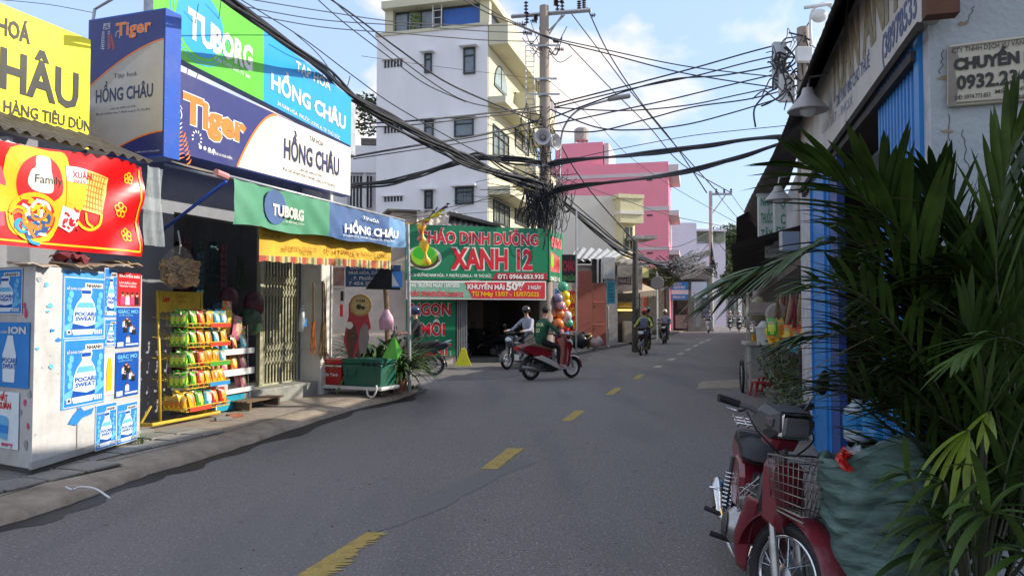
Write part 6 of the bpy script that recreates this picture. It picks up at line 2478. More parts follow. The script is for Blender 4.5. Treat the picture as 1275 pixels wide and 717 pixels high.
# ------------------------------------------------------------------ pink building and others far behind
pinkm = mat('plaster_pink', (.86, .27, .34), rough=.85, var=.05, scale=.6, dirt=.12, dcol='b06878', dscale=.2)
pinkw = mat('plaster_pinkish_white', (.62, .50, .50), rough=.85, var=.06)
Pk = Plane(P(832, 389, 60).xy, (.97, -.24))
Pr = Plane(P(832, 389, 60).xy, (.24, .97))
pb_ = thing('pink_building', 'bright pink four storey building with white bands, far down the street', 'building', Pk.M())
def kb(l_, t_, r_, b_, nm, m_, off=0.0, dep=8, ref=None):
 x0_ = Pk.uv(l_, 200)[0]
 x1_ = Pk.uv(r_, 200)[0]
 z1_ = Pk.uv(ref or r_, t_)[1]
 z0_ = max(0, Pk.uv(ref or r_, b_)[1])
 b = MB()
 b.box(x0_, x1_, -off, dep, z0_, z1_)
 return b.build(nm, m_, pb_)
kb(680, 201, 832, 420, 'wall', pinkm)
kb(690, 175, 750, 210, 'stair_tower', pinkm, -.5, 6)
kb(751, 176, 757, 207, 'tower_side', pinkw, -.6, 6)
kb(690, 214, 833, 218.5, 'white_band', pinkw, .06, 0)
kb(690, 256.5, 833, 262, 'white_band', pinkw, .06, 0)
kb(690, 307, 833, 311, 'white_band', pinkw, .06, 0)
for (l_, t_, r_, b_) in ((805, 223, 812, 225), (805, 267, 812, 269), (805, 314, 812, 316)):
 kb(l_, t_, r_, b_, 'vent', framed, .05, -.002)
b = MB()
b.T = Pk.M().inverted() @ Pr.M()
for k, (t_, b_) in enumerate(((205, 216), (262, 268), (311, 317))):
 z1_, z0_ = Pk.uv(832, t_)[1], Pk.uv(832, b_)[1]
 b.box(0, 7, -.9, -.003, z0_, z1_)
b.build('side_balcony', pinkw, pb_, kind='stuff')
for (t_, b_) in ((222, 250), (272, 300), (320, 345)):
 z1_, z0_ = Pk.uv(832, t_)[1], Pk.uv(832, b_)[1]
 b = MB()
 b.T = Pk.M().inverted() @ Pr.M()
 b.box(1, 5, -.1, -.003, z0_, z1_)
 b.build('window', glassd, pb_)
# water tank
b = MB()
b.T = Matrix.Translation(P(724, 176, 64))
b.lathe([(0, 0), (.6, 0), (.62, .1), (.62, 1.0), (.4, 1.15), (0, 1.2)], n=14)
for k in range(4):
 b.box(-.6+.35*k, -.55+.35*k, -.3, .3, -.4, 0)
tag(b.build('water_tank', mat('tank_brownish', (.3, .27, .25), rough=.5, var=.3)), 'brownish round water tank on the pink roof tower', 'water tank')
lav = mat('plaster_lavender', (.60, .58, .68), rough=.9, var=.05, dirt=.15, dscale=.3)
lb_ = thing('lavender_house', 'plain lavender grey house with a pale rooftop room, right of the pink building', 'house', loc=(P(866, 389, 85).x, 85, 0))
fbox(lb_, 'wall', 85, 836, 277, 868, 408, lav, 8, .15)
fbox(lb_, 'wall', 86, 868, 303, 904, 408, lav, 8, .15)
fbox(lb_, 'rooftop_room', 86.3, 868, 287, 904, 302.5, flat('room_pale', 'a8b0a8', .6), 5, .15)
for (l_, r_) in ((869, 877), (879, 890), (892, 903)):
 fbox(lb_, 'window', 86.1, l_, 289, r_, 301, flat('louvre_olive', '747c68', .6, var=.2), .2, .15)
fbox(lb_, 'roof', 85.5, 866, 285, 906, 287.4, lav, 6.5, .15)
fbox(lb_, 'small_window', 84.9, 838, 324, 841, 328, framed, .2, .15)
fbox(lb_, 'dark_roof', 80, 838, 331, 884, 345, mat('old_eave', (.16, .14, .12)), 3, .15)
ph1 = thing('pale_far_house', 'pale greenish white house fronts at the end of the road', 'house', loc=(P(905, 389, 90).x, 90, 0))
fbox(ph1, 'wall', 90, 884, 352, 960, 404, flat('far_wall_grey', '9aa098', .8, var=.2), 6, .1)
fbox(ph1, 'green_column', 88, 893, 350, 897, 404, flat('column_green', '8ca890', .8), .6, .1)
fbox(ph1, 'yellow_wall', 89, 884, 356, 893, 404, flat('far_wall_cream', 'b0a888', .8), .8, .1)
for (l_, r_) in ((899, 904), (907, 914), (918, 926), (930, 938)):
 fbox(ph1, 'door', 89.8, l_, 366, r_, 403, flat('far_door', '585c58', .7, var=.3), .3, .1)
fbox(ph1, 'white_post', 87, 921, 352, 924, 402, white, .4, .1)
fbox(ph1, 'eave', 88.8, 884, 349, 958, 352, mat('old_eave', (.16, .14, .12)), 3, .1)
# trees behind the far houses
barkm = mat('bark', (.12, .09, .06), rough=.95, var=.3, scale=8, bump=.5)
crownm = mat('crown_green', (.075, .115, .028), rough=.7, var=.5, scale=.8)
crownm2 = mat('crown_dark', (.05, .08, .022), rough=.7, var=.5, scale=.8)
def tree(label, px, Y, ztop, rad, seed, clumps):
 rr = random.Random(seed)
 base = Vector((P(px, 389, Y).x, Y, 0))
 t = thing('broadleaf_tree', label, 'tree', loc=base)
 b = MB()
 b.tube(catmull([(0, 0, 0), (.3, 0, ztop*.3), (-.1, .2, ztop*.6)], 4), [.3-.012*k for k in range(9)], 8)
 ends = []
 for k in range(clumps):
  a = rr.uniform(0, 6.28)
  q = rad*rr.uniform(.25, 1)
  z = ztop*rr.uniform(.5, .95)
  e = Vector((q*math.cos(a), q*math.sin(a)*.8, z))
  ends.append(e)
  b.tube(catmull([(0, .1, ztop*rr.uniform(.3, .55)), e*.55+Vector((0, 0, ztop*.25)), e], 3), [.12, .1, .09, .07, .06, .05, .03], 5)
 b.build('trunk', barkm, t, smooth=True)
 for g in range(2):
  c = MB()
  for k, e in enumerate(ends):
   if k % 2 == g:
    tree_leaves(c, e, rad*rr.uniform(.22, .38), 170, .12, .28, rr, (1.2, 1, .7))
  c.build('crown', [crownm, crownm2][g], t)
 return t
tree('leafy tree directly behind the far utility pole', 893, 96, 13.0, 4.0, 2, 34)
tree('wide leafy tree right of the far utility pole', 918, 100, 13.6, 4.2, 3, 36)
tree('leafy tree partly hidden by the pharmacy sign', 944, 95, 11.5, 3.8, 4, 30)
tree('smaller tree at the end of the road behind the palm tips', 930, 80, 7.5, 3.0, 5, 26)
# ------------------------------------------------------------------ utility poles
polem = mat('concrete_pole', (.34, .27, .22), rough=.9, var=.15, scale=6, dirt=.35, dcol='6c5c50', dscale=3, stretch=(3, 3, .6))
ins = flat('insulator_brown', '3a3034', .35)
p0 = P(678, 389, 25)
up_ = thing('utility_pole', 'tall round concrete utility pole with steel crossarm rising behind the green sign', 'utility pole', loc=(p0.x, 25, 0))
zt_p = P(678, 8, 25).z
b = MB()
b.tube([(0.06, 0, 0), (0, 0, zt_p)], [.24, .155], 16)
b.build('pole', polem, up_, smooth=2)
def L3(px, py, dy=0.0):
 return P(px, py, 25+dy)-Vector((p0.x, 25, 0))
b = MB()
a_, c_ = L3(637, 21, .6), L3(736, 13, -.6)
b.tube([tuple(a_), tuple(c_)], .075, 4)
b.build('crossarm', steel, up_)
for (x, y, e) in ((668, 38, (703, 19)), (683, 40, (700, 19))):
 b = MB()
 b.tube([tuple(L3(x if x > 670 else 678, 44)), tuple(L3(*e, -.2))], .03, 5)
 b.build('brace', steel, up_, )
def insulator(px, py, hgt=.32, dy=0, flip=1):
 b = MB()
 c = L3(px, py, dy)
 pr = [(.015, 0)]
 for k in range(4):
  z = hgt*(k+.3)/4
  pr += [(.03, z), (.085, z+.02), (.03, z+.045)]
 pr.append((.02, hgt))
 b.lathe([(r_, h_*flip) for r_, h_ in pr], tuple(c), n=8)
 b.build('insulator', ins, up_)
for a in ((655, 18, .45), (700, 14, .45), (721, 12, .3), (727, 11, .3), (692, 8, .2), (694, 14, .5), (656, 30, .4), (699, 4, .3), (667, 26, .2)):
 insulator(a[0], a[1], a[2])
for (px, py, n_, ex) in ((655, 31, 7, 640), (662, 42, 7, 650), (668, 27, 4, 661), (736, 20, 3, 742), (695, 52, 5, 688), (701, 62, 5, 690), (672, 36, 4, 680)):
 b = MB()
 a, c = L3(px, py), L3(ex, py-1)
 d = (c-a)
 for k in range(n_):
  q = a+d*(k/n_)
  b.lathe([(.02, -.02), (.075, -.01), (.075, .01), (.02, .02)], tuple(q), 'x', 8)
 b.tube([tuple(a), tuple(c)], .018, 4)
 b.build('string_insulator', ins, up_, kind=None)
b = MB()
rr_ = random.Random(21)
for k in range(12):
 s_, e_ = L3(678+rr_.uniform(-4, 4), rr_.uniform(26, 62), .1), L3(rr_.choice([650, 660, 700, 706, 712]), rr_.uniform(20, 70), rr_.uniform(-.4, .4))
 m_ = (s_+e_)/2+Vector((rr_.uniform(-.2, .2), 0, -rr_.uniform(.2, .7)))
 b.tube(catmull([s_, m_, e_], 6), .014, 4)
b.build('jumper_wires', cablem, up_, kind='stuff')
for (y_, w_) in ((60, .5), (101, .4), (120, .5), (208, .6)):
 b = MB()
 c = L3(678, y_)
 b.lathe([(.2, -.03), (.215, -.03), (.215, .03), (.2, .03)], tuple(c), n=14)
 b.box(c.x-w_, c.x+w_, c.y-.26, c.y-.22, c.z-.03, c.z+.03)
 b.build('bracket', steel, up_)
b = MB()
c = L3(676, 46)
for k in range(30):
 z = lerp(P(678, 250, 25).z, P(678, 55, 25).z, k/29)
 b.tube([(-.62, .15, z), (-.34, .15, z)], .012, 4)
for x in (-.62, -.34):
 b.tube([(x, .15, P(678, 255, 25).z), (x, .15, P(678, 50, 25).z)], .016, 4)
b.build('ladder_rack', steel, up_, kind='stuff')
# loudspeakers
horn = flat('horn_pale_grey', 'c8c4c4', .5, var=.06)
for (px, py, rz__, lb) in ((676, 172, -.08, 'round pale horn loudspeaker facing the camera on the utility pole'), (687, 178, .9, 'pale horn loudspeaker on the pole turned to the right')):
 t = thing('loudspeaker', lb, 'loudspeaker', Matrix.Translation(P(px, py, 24.5)) @ Matrix.Rotation(rz__, 4, 'Z'))
 b = MB()
 b.lathe([(.27, -.2), (.255, -.2), (.17, -.08), (.09, .05), (.06, .2), (0, .2)], axis='y', n=24, cap=False)
 b.lathe([(.27, -.2), (.275, -.185), (.18, -.05), (.11, .06), (.11, .28), (0, .28)], axis='y', n=24, cap=False)
 b.build('horn', horn, t, smooth=2)
 b = MB()
 b.lathe([(0, -.13), (.05, -.12), (.08, -.06), (.04, .05)], axis='y', n=16)
 b.build('reflex_cone', flat('cone_grey', '8a8684', .5), t, smooth=True)
# street lamp on a curved arm
sl_ = thing('street_lamp', 'flat grey street lamp on a long thin curved arm from the utility pole', 'street lamp', loc=P(697, 240, 24.6))
o_ = WM[sl_.name].translation
b = MB()
b.tube(catmull([P(697, 240, 24.6)-o_, P(698, 180, 24.6)-o_, P(704, 155, 24.2)-o_, P(722, 136, 24)-o_, P(757, 125, 23.8)-o_], 6), .035, 6)
b.build('arm', steel, sl_, smooth=True)
b = MB()
c = P(771, 122, 23.8)-o_
b.T = Matrix.Translation(c) @ Matrix.Rotation(R(-9), 4, 'Y')
b.bbox(-.38, .38, -.12, .12, -.05, .07, .04)
b.build('lamp_head', flat('lamp_head_grey', '8e8c8a', .5), sl_)
# far pole
p2 = P(886, 389, 65)
fp = thing('utility_pole', 'slim far utility pole with short crossarm in front of the trees', 'utility pole', loc=(p2.x, 65, 0))
b = MB()
b.tube([(0, 0, 0), (0, 0, P(886, 238, 65).z)], [.2, .15], 12)
b.build('pole', mat('concrete_pale', (.42, .40, .36), rough=.9, var=.1), fp, smooth=2)
b = MB()
b.box(-.1, 1.85, -.1, .1, P(886, 243, 65).z, P(886, 240.5, 65).z)
b.build('crossarm', steel, fp)
b = MB()
b.tube([(0, 0, P(886, 268, 65).z), (1.3, 0, P(886, 243, 65).z)], .05, 5)
b.build('brace', steel, fp)
for x in (.5, 1.2, 1.8):
 b = MB()
 b.lathe([(.04, 0), (.12, .1), (.05, .2), (.12, .3), (.03, .4)], (x, 0, P(886, 240.5, 65).z), n=8)
 b.build('insulator', ins, fp)
post('thin_far_post', 'pale thin post among the trees left of the pharmacy sign', 931, 400, 286, 60, .12, mat('concrete_pale', (.42, .40, .36)))
# ------------------------------------------------------------------ cables
def cable(pts, wpx, label, name='cable', group='overhead cables', strands=1, spread=.0, seed=0, m_=None):
 """pts: (px, py, depth); wpx: width in pixels of the photograph"""
 P3 = [P(*p) for p in pts]
 c = catmull(P3, 8)
 mid = P3[len(P3)//2].y
 b = MB()
 rr = random.Random(seed+len(pts))
 if strands == 1:
  rad = [max(.005, wpx/2*p.y/FPX) for p in c]
  b.tube(c, rad, 5)
 else:
  for s_ in range(strands):
   a0, f, ph_ = rr.uniform(0, 6.28), rr.uniform(.3, 1.1), rr.uniform(0, 6.28)
   q = []
   for i, p in enumerate(c):
    k = spread*p.y/FPX*(.5+.5*math.sin(i*f*.35+ph_))
    q.append(p+Vector((math.cos(a0+i*.11*f)*k*.6, 0, math.sin(a0+i*.13*f)*k)))
   b.tube(q, [max(.005, wpx/2*p.y/FPX) for p in q], 5)
 return tag(b.build(name, m_ or cablem, smooth=True), label, 'cable', group)
# thick bundles
cable([(240, -30, 8.5), (290, 5, 9.5), (345, 42, 11), (400, 84, 13), (440, 120, 15), (490, 152, 17), (548, 183, 19), (590, 205, 21), (640, 224, 23), (682, 236, 25)], 3.6, 'thick black cable bundle sweeping from the top left over the blue signboard to the pole', 'cable_bundle', strands=11, spread=6.5, seed=1)
cable([(365, 40, 12), (398, 70, 13), (428, 110, 15), (436, 95, 15.4)], 1.2, 'loose cable loop beside the thick bundle above the blue signboard', seed=3)
cable([(682, 236, 25), (705, 255, 26), (735, 280, 28), (765, 305, 30), (800, 322, 34), (830, 330, 45), (860, 322, 58), (884, 315, 65)], 2.4, 'thick black cable bundle falling from the pole towards the far shops', 'cable_bundle', strands=8, spread=5, seed=2)
cable([(360, 262, 20), (430, 233, 22), (490, 226, 22.5), (540, 211, 23), (590, 197, 23.5), (640, 200, 24.5), (684, 206, 25)], 2.6, 'black cable bundle crossing in front of the tall building from the left to the pole', 'cable_bundle', strands=8, spread=4.5, seed=5)
cable([(560, 205, 23), (600, 195, 23.5), (632, 210, 24), (684, 236, 25)], 2.0, 'short black bundle joining the two thick bundles beside the pole', 'cable_bundle', strands=6, spread=6, seed=6)
cable([(684, 204, 25), (720, 199, 22), (760, 196, 20), (810, 190, 18), (870, 184, 16), (930, 175, 14.5), (975, 170, 13.5), (1005, 166, 13)], 2.6, 'thick cable bundle from the pole to the right side, upper one', 'cable_bundle', strands=6, spread=3.2, seed=7)
cable([(684, 238, 25), (735, 230, 22), (790, 224, 20), (850, 214, 17), (910, 200, 15), (960, 184, 14), (1005, 168, 13)], 2.6, 'thick cable bundle from the pole to the right side, lower one', 'cable_bundle', strands=6, spread=3.2, seed=8)
lines = [
 ([(985, 52, 13), (930, 66, 15), (860, 86, 18), (780, 107, 21), (690, 130, 25)], 2.2, 'top line of the fan of cables between the pole and the right roof'),
 ([(985, 66, 13), (930, 78, 15), (860, 96, 18), (780, 112, 21), (690, 134, 25)], 2.0, 'second line of the cable fan between the pole and the right roof'),
 ([(985, 78, 13), (900, 94, 16), (830, 100, 19), (760, 120, 22), (684, 148, 25)], 2.2, 'third line of the cable fan, joining the pole below the bracket'),
 ([(985, 88, 13), (900, 108, 16), (830, 125, 19), (760, 140, 22), (684, 156, 25)], 2.0, 'fourth line of the cable fan between the pole and the right roof'),
 ([(985, 104, 13), (920, 118, 15), (850, 132, 18), (770, 138, 21), (690, 134, 25)], 1.8, 'sagging line in the middle of the cable fan'),
 ([(985, 110, 13), (930, 124, 15), (860, 134, 18), (800, 150, 20), (740, 164, 22), (690, 163, 25)], 2.0, 'fifth line of the cable fan, sagging left of the lamp'),
 ([(985, 118, 13), (910, 141, 16), (850, 156, 18), (790, 162, 20), (740, 158, 22), (684, 136, 25)], 2.0, 'lowest deep sagging line of the cable fan'),
 ([(680, 132, 25), (600, 142, 23), (520, 150, 21), (440, 155, 20), (380, 160, 19)], 2.4, 'upper of two parallel lines crossing the tall building at mid height'),
 ([(680, 137, 25), (600, 146, 23), (520, 155, 21), (440, 160, 20), (380, 165, 19)], 1.8, 'lower of two parallel lines crossing the tall building at mid height'),
 ([(680, 148, 25), (600, 168, 23), (520, 181, 21), (440, 195, 20), (380, 208, 19)], 3.0, 'thick single line crossing the tall building above the bundle'),
 ([(684, 156, 25), (600, 174, 23), (520, 186, 21), (440, 198, 20)], 1.6, 'thin line just under the thick single line on the tall building'),
 ([(290, -4, 14), (400, 14, 17), (500, 28, 20), (600, 32, 23), (655, 31, 25)], 1.4, 'top line from the upper left to the string insulator'),
 ([(290, 6, 14), (400, 25, 17), (500, 32, 20), (600, 39, 23), (650, 41, 25)], 1.4, 'middle line from the upper left to the string insulator'),
 ([(290, 14, 14), (400, 34, 17), (500, 42, 20), (600, 50, 23), (665, 52, 25)], 1.4, 'low line from the upper left to the pole'),
 ([(380, -20, 14), (430, 12, 16), (500, 64, 19), (560, 105, 22), (640, 140, 24), (680, 158, 25)], 2.4, 'thick diagonal line descending over the tall building to the pole'),
 ([(395, -20, 14), (430, 15, 16), (500, 75, 19), (570, 122, 21), (620, 135, 24), (678, 144, 25)], 1.6, 'thin diagonal line descending over the small windows'),
 ([(385, -10, 14), (430, 30, 16), (480, 68, 18), (530, 105, 20), (580, 127, 22)], 1.5, 'second thin diagonal line left of the roof terrace'),
 ([(545, -20, 17), (600, 13, 20), (640, 30, 23), (690, 50, 24), (760, 68, 20), (850, 91, 17), (985, 112, 13)], 1.8, 'line passing the pole top from upper left to the right roof'),
 ([(560, -20, 17), (620, 18, 20), (680, 45, 24), (745, 60, 20), (850, 82, 17), (985, 98, 13)], 1.6, 'second line passing the pole top towards the right roof'),
 ([(731, 10, 25), (760, 70, 32), (800, 130, 42), (840, 180, 52), (880, 240, 65)], 1.7, 'outer right high voltage line from the crossarm to the far pole'),
 ([(712, 18, 25), (750, 68, 32), (790, 120, 42), (840, 180, 52), (895, 241, 65)], 1.5, 'middle high voltage line from the crossarm to the far pole'),
 ([(708, 56, 25), (760, 110, 34), (810, 160, 45), (850, 205, 55), (910, 240, 65)], 1.4, 'inner high voltage line from the crossarm to the far pole'),
 ([(685, 102, 25), (740, 150, 33), (790, 200, 42), (850, 240, 55), (940, 290, 70)], .7, 'hair thin wire running down right in front of the pink building'),
 ([(684, 205, 25), (740, 192, 21), (800, 180, 18), (870, 168, 16), (985, 156, 13)], 1.1, 'thin wire just above the thick right bundles'),
 ([(684, 215, 25), (760, 243, 30), (850, 272, 45), (950, 290, 65)], .9, 'thin wire falling across the pink wall'),
 ([(690, 232, 25), (740, 275, 27), (785, 312, 30), (830, 332, 40)], 1.6, 'line following the falling bundle past the beige house'),
 ([(688, 160, 25), (712, 205, 25.5), (745, 250, 27), (790, 300, 31)], 1.8, 'steep line from the pole down to the dark slim pole'),
 ([(300, 0, 10), (380, 50, 13), (440, 95, 15), (500, 137, 17), (600, 192, 21), (680, 225, 25)], 1.5, 'taut messenger wire running above the thick left bundle'),
 ([(0, 0, 12), (60, 6, 12), (115, 16, 12)], .9, 'thin wire at the top left above the yellow board'),
 ([(450, 70, 18), (520, 80, 20), (600, 90, 22), (678, 100, 25)], .7, 'hair thin wire crossing the tall building under the roof'),
 ([(470, 275, 22), (540, 262, 23), (620, 246, 24), (680, 240, 25)], .8, 'thin wire in front of the lowest windows of the tall building'),
 ([(430, 280, 22), (520, 270, 23), (640, 262, 24), (690, 255, 25)], .7, 'lowest thin wire in front of the tall building'),
 ([(247, 5, 10.2), (238, 60, 10.6), (232, 95, 10.7), (222, 130, 10.6)], .9, 'thin dangling wire over the green signboard, left one'),
 ([(276, -5, 10.6), (268, 45, 11), (247, 90, 11), (240, 120, 11)], .9, 'thin dangling wire over the green signboard, right one'),
 ([(910, 241, 65), (925, 262, 50), (940, 277, 40), (950, 285, 30)], .8, 'wire from the far pole to the pharmacy corner, lower one'),
 ([(893, 241, 65), (910, 262, 50), (930, 282, 40), (955, 298, 30)], .8, 'wire from the far pole to the pharmacy corner, upper one'),
 ([(868, -10, 60), (880, 100, 62), (884, 200, 64)], .01, ''),
]
for i, (pts, wp, lb) in enumerate(lines):
 if lb:
  cable(pts, wp*.95, lb, seed=i)
# the mass of loose cable hanging at the pole
rr_ = random.Random(77)
b = MB()
for k in range(110):
 x0_ = rr_.uniform(655, 700)
 y0_ = rr_.uniform(222, 248)
 hh_ = rr_.uniform(25, 72)*(1-.35*abs(x0_-676)/24)
 x1_ = x0_+rr_.uniform(-16, 14)
 Y_ = 24.6+rr_.uniform(-.5, .5)
 pts = [P(x0_, y0_, Y_), P(lerp(x0_, x1_, .3)+rr_.uniform(-5, 5), y0_+hh_*.5, Y_+rr_.uniform(-.2, .2)), P(x1_, y0_+hh_, Y_), P(x1_+rr_.uniform(2, 9), y0_+hh_*rr_.uniform(.4, .8), Y_), P(x1_+rr_.uniform(-4, 12), y0_+rr_.uniform(-6, 20), Y_)]
 b.tube(catmull(pts, 4), rr_.choice([.008, .012, .016, .022]), 4, cap=False)
tag(b.build('cable_tangle', cablem, kind='stuff'), 'dense tangle of loose black cable hanging under the pole bracket', 'cables')
b = MB()
for k in range(34):
 x0_ = rr_.uniform(660, 700)
 x1_ = rr_.uniform(560, 660) if k % 2 else rr_.uniform(700, 720)
 y0_, y1_ = rr_.uniform(190, 245), rr_.uniform(196, 270)
 Y_ = 24.3+rr_.uniform(-.6, .6)
 b.tube(catmull([P(x0_, y0_, Y_), P((x0_+x1_)/2, (y0_+y1_)/2+rr_.uniform(-5, 22), Y_), P(x1_, y1_, Y_)], 6), rr_.choice([.006, .009, .012]), 4, cap=False)
for k in range(20):
 x0_ = rr_.uniform(650, 700)
 b.tube(catmull([P(x0_, rr_.uniform(125, 165), 24.7), P(x0_+rr_.uniform(-14, 14), rr_.uniform(150, 200), 24.6), P(rr_.uniform(665, 695), rr_.uniform(190, 235), 24.7)], 6), rr_.choice([.006, .01, .014]), 4, cap=False)
tag(b.build('cable_tangle', cablem, kind='stuff'), 'loose looping wires around the middle of the utility pole', 'cables')
b = MB()
greyc = mat('cable_greyish', (.04, .038, .04), rough=.7)
for k in range(42):
 x0_, x1_ = rr_.uniform(806, 850), rr_.uniform(858, 888)
 y0_, y1_ = rr_.uniform(318, 342), rr_.uniform(308, 336)
 sg = rr_.uniform(2, 16)
 Y0_, Y1_ = 46+rr_.uniform(-3, 3), 64
 b.tube(catmull([P(x0_, y0_, Y0_), P(lerp(x0_, x1_, .35), lerp(y0_, y1_, .35)+sg, lerp(Y0_, Y1_, .35)), P(lerp(x0_, x1_, .7), lerp(y0_, y1_, .7)+sg*.8, lerp(Y0_, Y1_, .7)), P(x1_, y1_, Y1_)], 5), rr_.choice([.02, .03, .04]), 4, cap=False)
for k in range(16):
 b.tube(catmull([P(886, rr_.uniform(300, 330), 64.5), P(886+rr_.uniform(-6, 8), rr_.uniform(325, 350), 64.5), P(886+rr_.uniform(-14, 4), rr_.uniform(330, 345), 64)], 5), .035, 4, cap=False)
tag(b.build('cable_tangle', greyc, kind='stuff'), 'sagging grey mass of cables over the far shops', 'cables')
for i, (pts, lb) in enumerate((([(790, 300, 31), (820, 308, 42), (850, 305, 55), (886, 288, 65)], 'upper sagging far cable in front of the lavender house'), ([(790, 308, 31), (820, 330, 42), (850, 335, 55), (886, 300, 65)], 'middle sagging far cable in front of the lavender house'), ([(790, 320, 31), (825, 345, 42), (855, 340, 55), (886, 310, 65)], 'lower sagging far cable in front of the lavender house'), ([(886, 290, 65), (905, 315, 50), (935, 330, 35)], 'far cable from the far pole towards the right shops'))):
 cable(pts, 1.0, lb, seed=i)
# ------------------------------------------------------------------ right hand house, in shade
Rp = Plane(G(1018, 556, 0), (-.265, -1))
uR = Rp.uv
xc = uR(1160, 200)[0]
Rf = Plane(Rp.M(xc, 0, 0).translation, (.966, -.26))
uF = Rf.uv
rwall = mat('plaster_pale_blue', (.34, .37, .38), rough=.9, var=.07, scale=2.5, bump=.5, bscale=30, dirt=.4, dcol='8c9aa8', dscale=1.4)
rpil = mat('plaster_cracked_white', (.45, .45, .47), rough=.9, var=.15, scale=5, bump=.6, bscale=14, dirt=.5, dcol='6c6c70', dscale=3)
bluep = mat('door_blue', (.012, .19, .52), rough=.45, var=.12, scale=6, dirt=.2, dcol='123a6a', dscale=4)
blued = mat('door_blue_dark', (.012, .05, .22), rough=.5, var=.15)
rh = thing('corner_house', 'low shaded pale blue house on the right with blue doors and dark tin eave', 'house', Rp.M())
x2 = uR(1152, 200)[0]            # near door jamb
xA = uR(1017, 400)[0]            # far pillar right edge
xB = uR(1000, 400)[0]
H_ = 4.75
b = MB()
b.T = Rp.M().inverted() @ Rf.M()
b.box(0, 9, 0, .2, 0, H_)
b.build('wall', rwall, rh)
b = MB()
b.box(x2, xc, -.004, .3, 0, H_)
b.build('corner_pier', rpil, rh)
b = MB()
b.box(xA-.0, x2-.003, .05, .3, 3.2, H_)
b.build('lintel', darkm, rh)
b = MB()
b.box(xB-.0, xA, -.02, .3, 0, 3.5)
b.build('pillar', rpil, rh)
b = MB()
b.box(xA, x2, 2.6, 2.8, 0, 3.2)
b.box(xA-.1, xA-.003, .3, 2.6, 0, 3.2)
b.build('inner_wall', mat('inner_brown', (.06, .04, .028), rough=.9, var=.4), rh)
b = MB()
b.box(xA-.2, x2, .0, 2.6, -.003, .06)
b.build('floor', stepm, rh)
# corrugated blue door panels
def cdoor(l_, r_, top, off, pitch=.09, nm='door_panel', par=rh, m_=bluep):
 x0_, x1_ = uR(l_, 300)[0], uR(r_, 300)[0]
 b = MB()
 n = max(2, int((x1_-x0_)/pitch))
 pts = []
 for k in range(n):
  a = x0_+(x1_-x0_)*k/n
  d = (x1_-x0_)/n
  pts += [(a, 0), (a+d*.4, 0), (a+d*.5, -.03), (a+d*.9, -.03)]
 pts.append((x1_, 0))
 for i in range(len(pts)-1):
  (xa_, ya), (xb2, yb) = pts[i], pts[i+1]
  b.add([(xa_, ya+off, .06), (xb2, yb+off, .06), (xb2, yb+off, top), (xa_, ya+off, top)], [(0, 1, 2, 3)])
 return b.build(nm, m_, par)
cdoor(1096, 1151, 3.5, .02)
b = MB()
b.box(uR(1148, 300)[0], x2+.005, -.03, .06, .06, 3.5)
b.build('door_frame', bluep, rh)
x0_, x1_ = uR(1018, 400)[0], uR(1041, 400)[0]
b = MB()
b.box(x0_, x1_, -.06, -.0, .02, 3.25)
b.box(x0_+.08, x0_+.13, -.085, -.061, .06, 3.2)
b.box(x1_-.2, x1_-.15, -.085, -.061, .06, 3.2)
b.build('door_leaf', bluep, rh)
b = MB()
b.box(x1_+.003, uR(1051, 400)[0], -.05, .02, .02, 3.25)
b.build('door_edge', blued, rh)
# fascia signboard
fo = .06
fas = mat('fascia_faded_white', (.50, .48, .45), rough=.75, var=.07, scale=2, dirt=.6, dcol='7c7468', dscale=1.6, stretch=(1, 1, .4))
x0_ = uR(998, 232, fo)[0]
x1_ = uR(1150, 25, fo)[0]
zb0 = uR(1149, 24, fo)[1]
zb1 = uR(1000, 232, fo)[1]
zt1 = uR(1063, 2, fo)[1]
fs = thing('fascia_sign', 'long faded white fascia board with peeling brown letters and blue phone number above the doors', 'sign', Rp.M())
b = MB()
b.prism([(x0_, zb1), (x1_, zb0), (x1_, zt1), (x0_, zt1-.05)], -fo, -fo+.1)
b.build('board', fas, fs)
b = MB()
b.box(x1_+.003, x1_+.10, -fo-.01, -fo+.16, zb0-.02, zt1+.1)
b.build('end_board', mat('rust_board', (.10, .04, .02), rough=.8, var=.3), fs)
gb_ = flat('peeling_tan_letter', '8c8068', .8, var=.4, scale=14, dirt=.3)
bl_ = flat('faded_blue_letter', '5a6488', .8, var=.3, scale=14)
def fput(s, p0, p1, hz_, m_, bold=.02):
 xa_, za_ = uR(p0[0], p0[1], fo)
 xb2, zb3 = uR(p1[0], p1[1], fo)
 b = MB()
 b.text(s, xa_, za_, hz_, xb2-xa_, -fo-.004, bold, fn=lambda x, y, z: (x, y, z+(x-xa_)/(xb2-xa_)*(zb3-za_)))
 b.build('lettering', m_, fs)
fput('TUẤN ANH', (1036, 128), (1118, 4), .44, gb_, .05)
fput('(38978533', (1099, 77), (1142, 18), .17, bl_, .02)
fput('DĐ: 0907 845 CHO THUÊ', (1042, 134), (1083, 83), .11, bl_, .01)
fput('CỬA SẮT - INOX', (1024, 168), (1062, 130), .09, flat('faded_blue_pale', '8c90a4', .8, var=.3), .0)
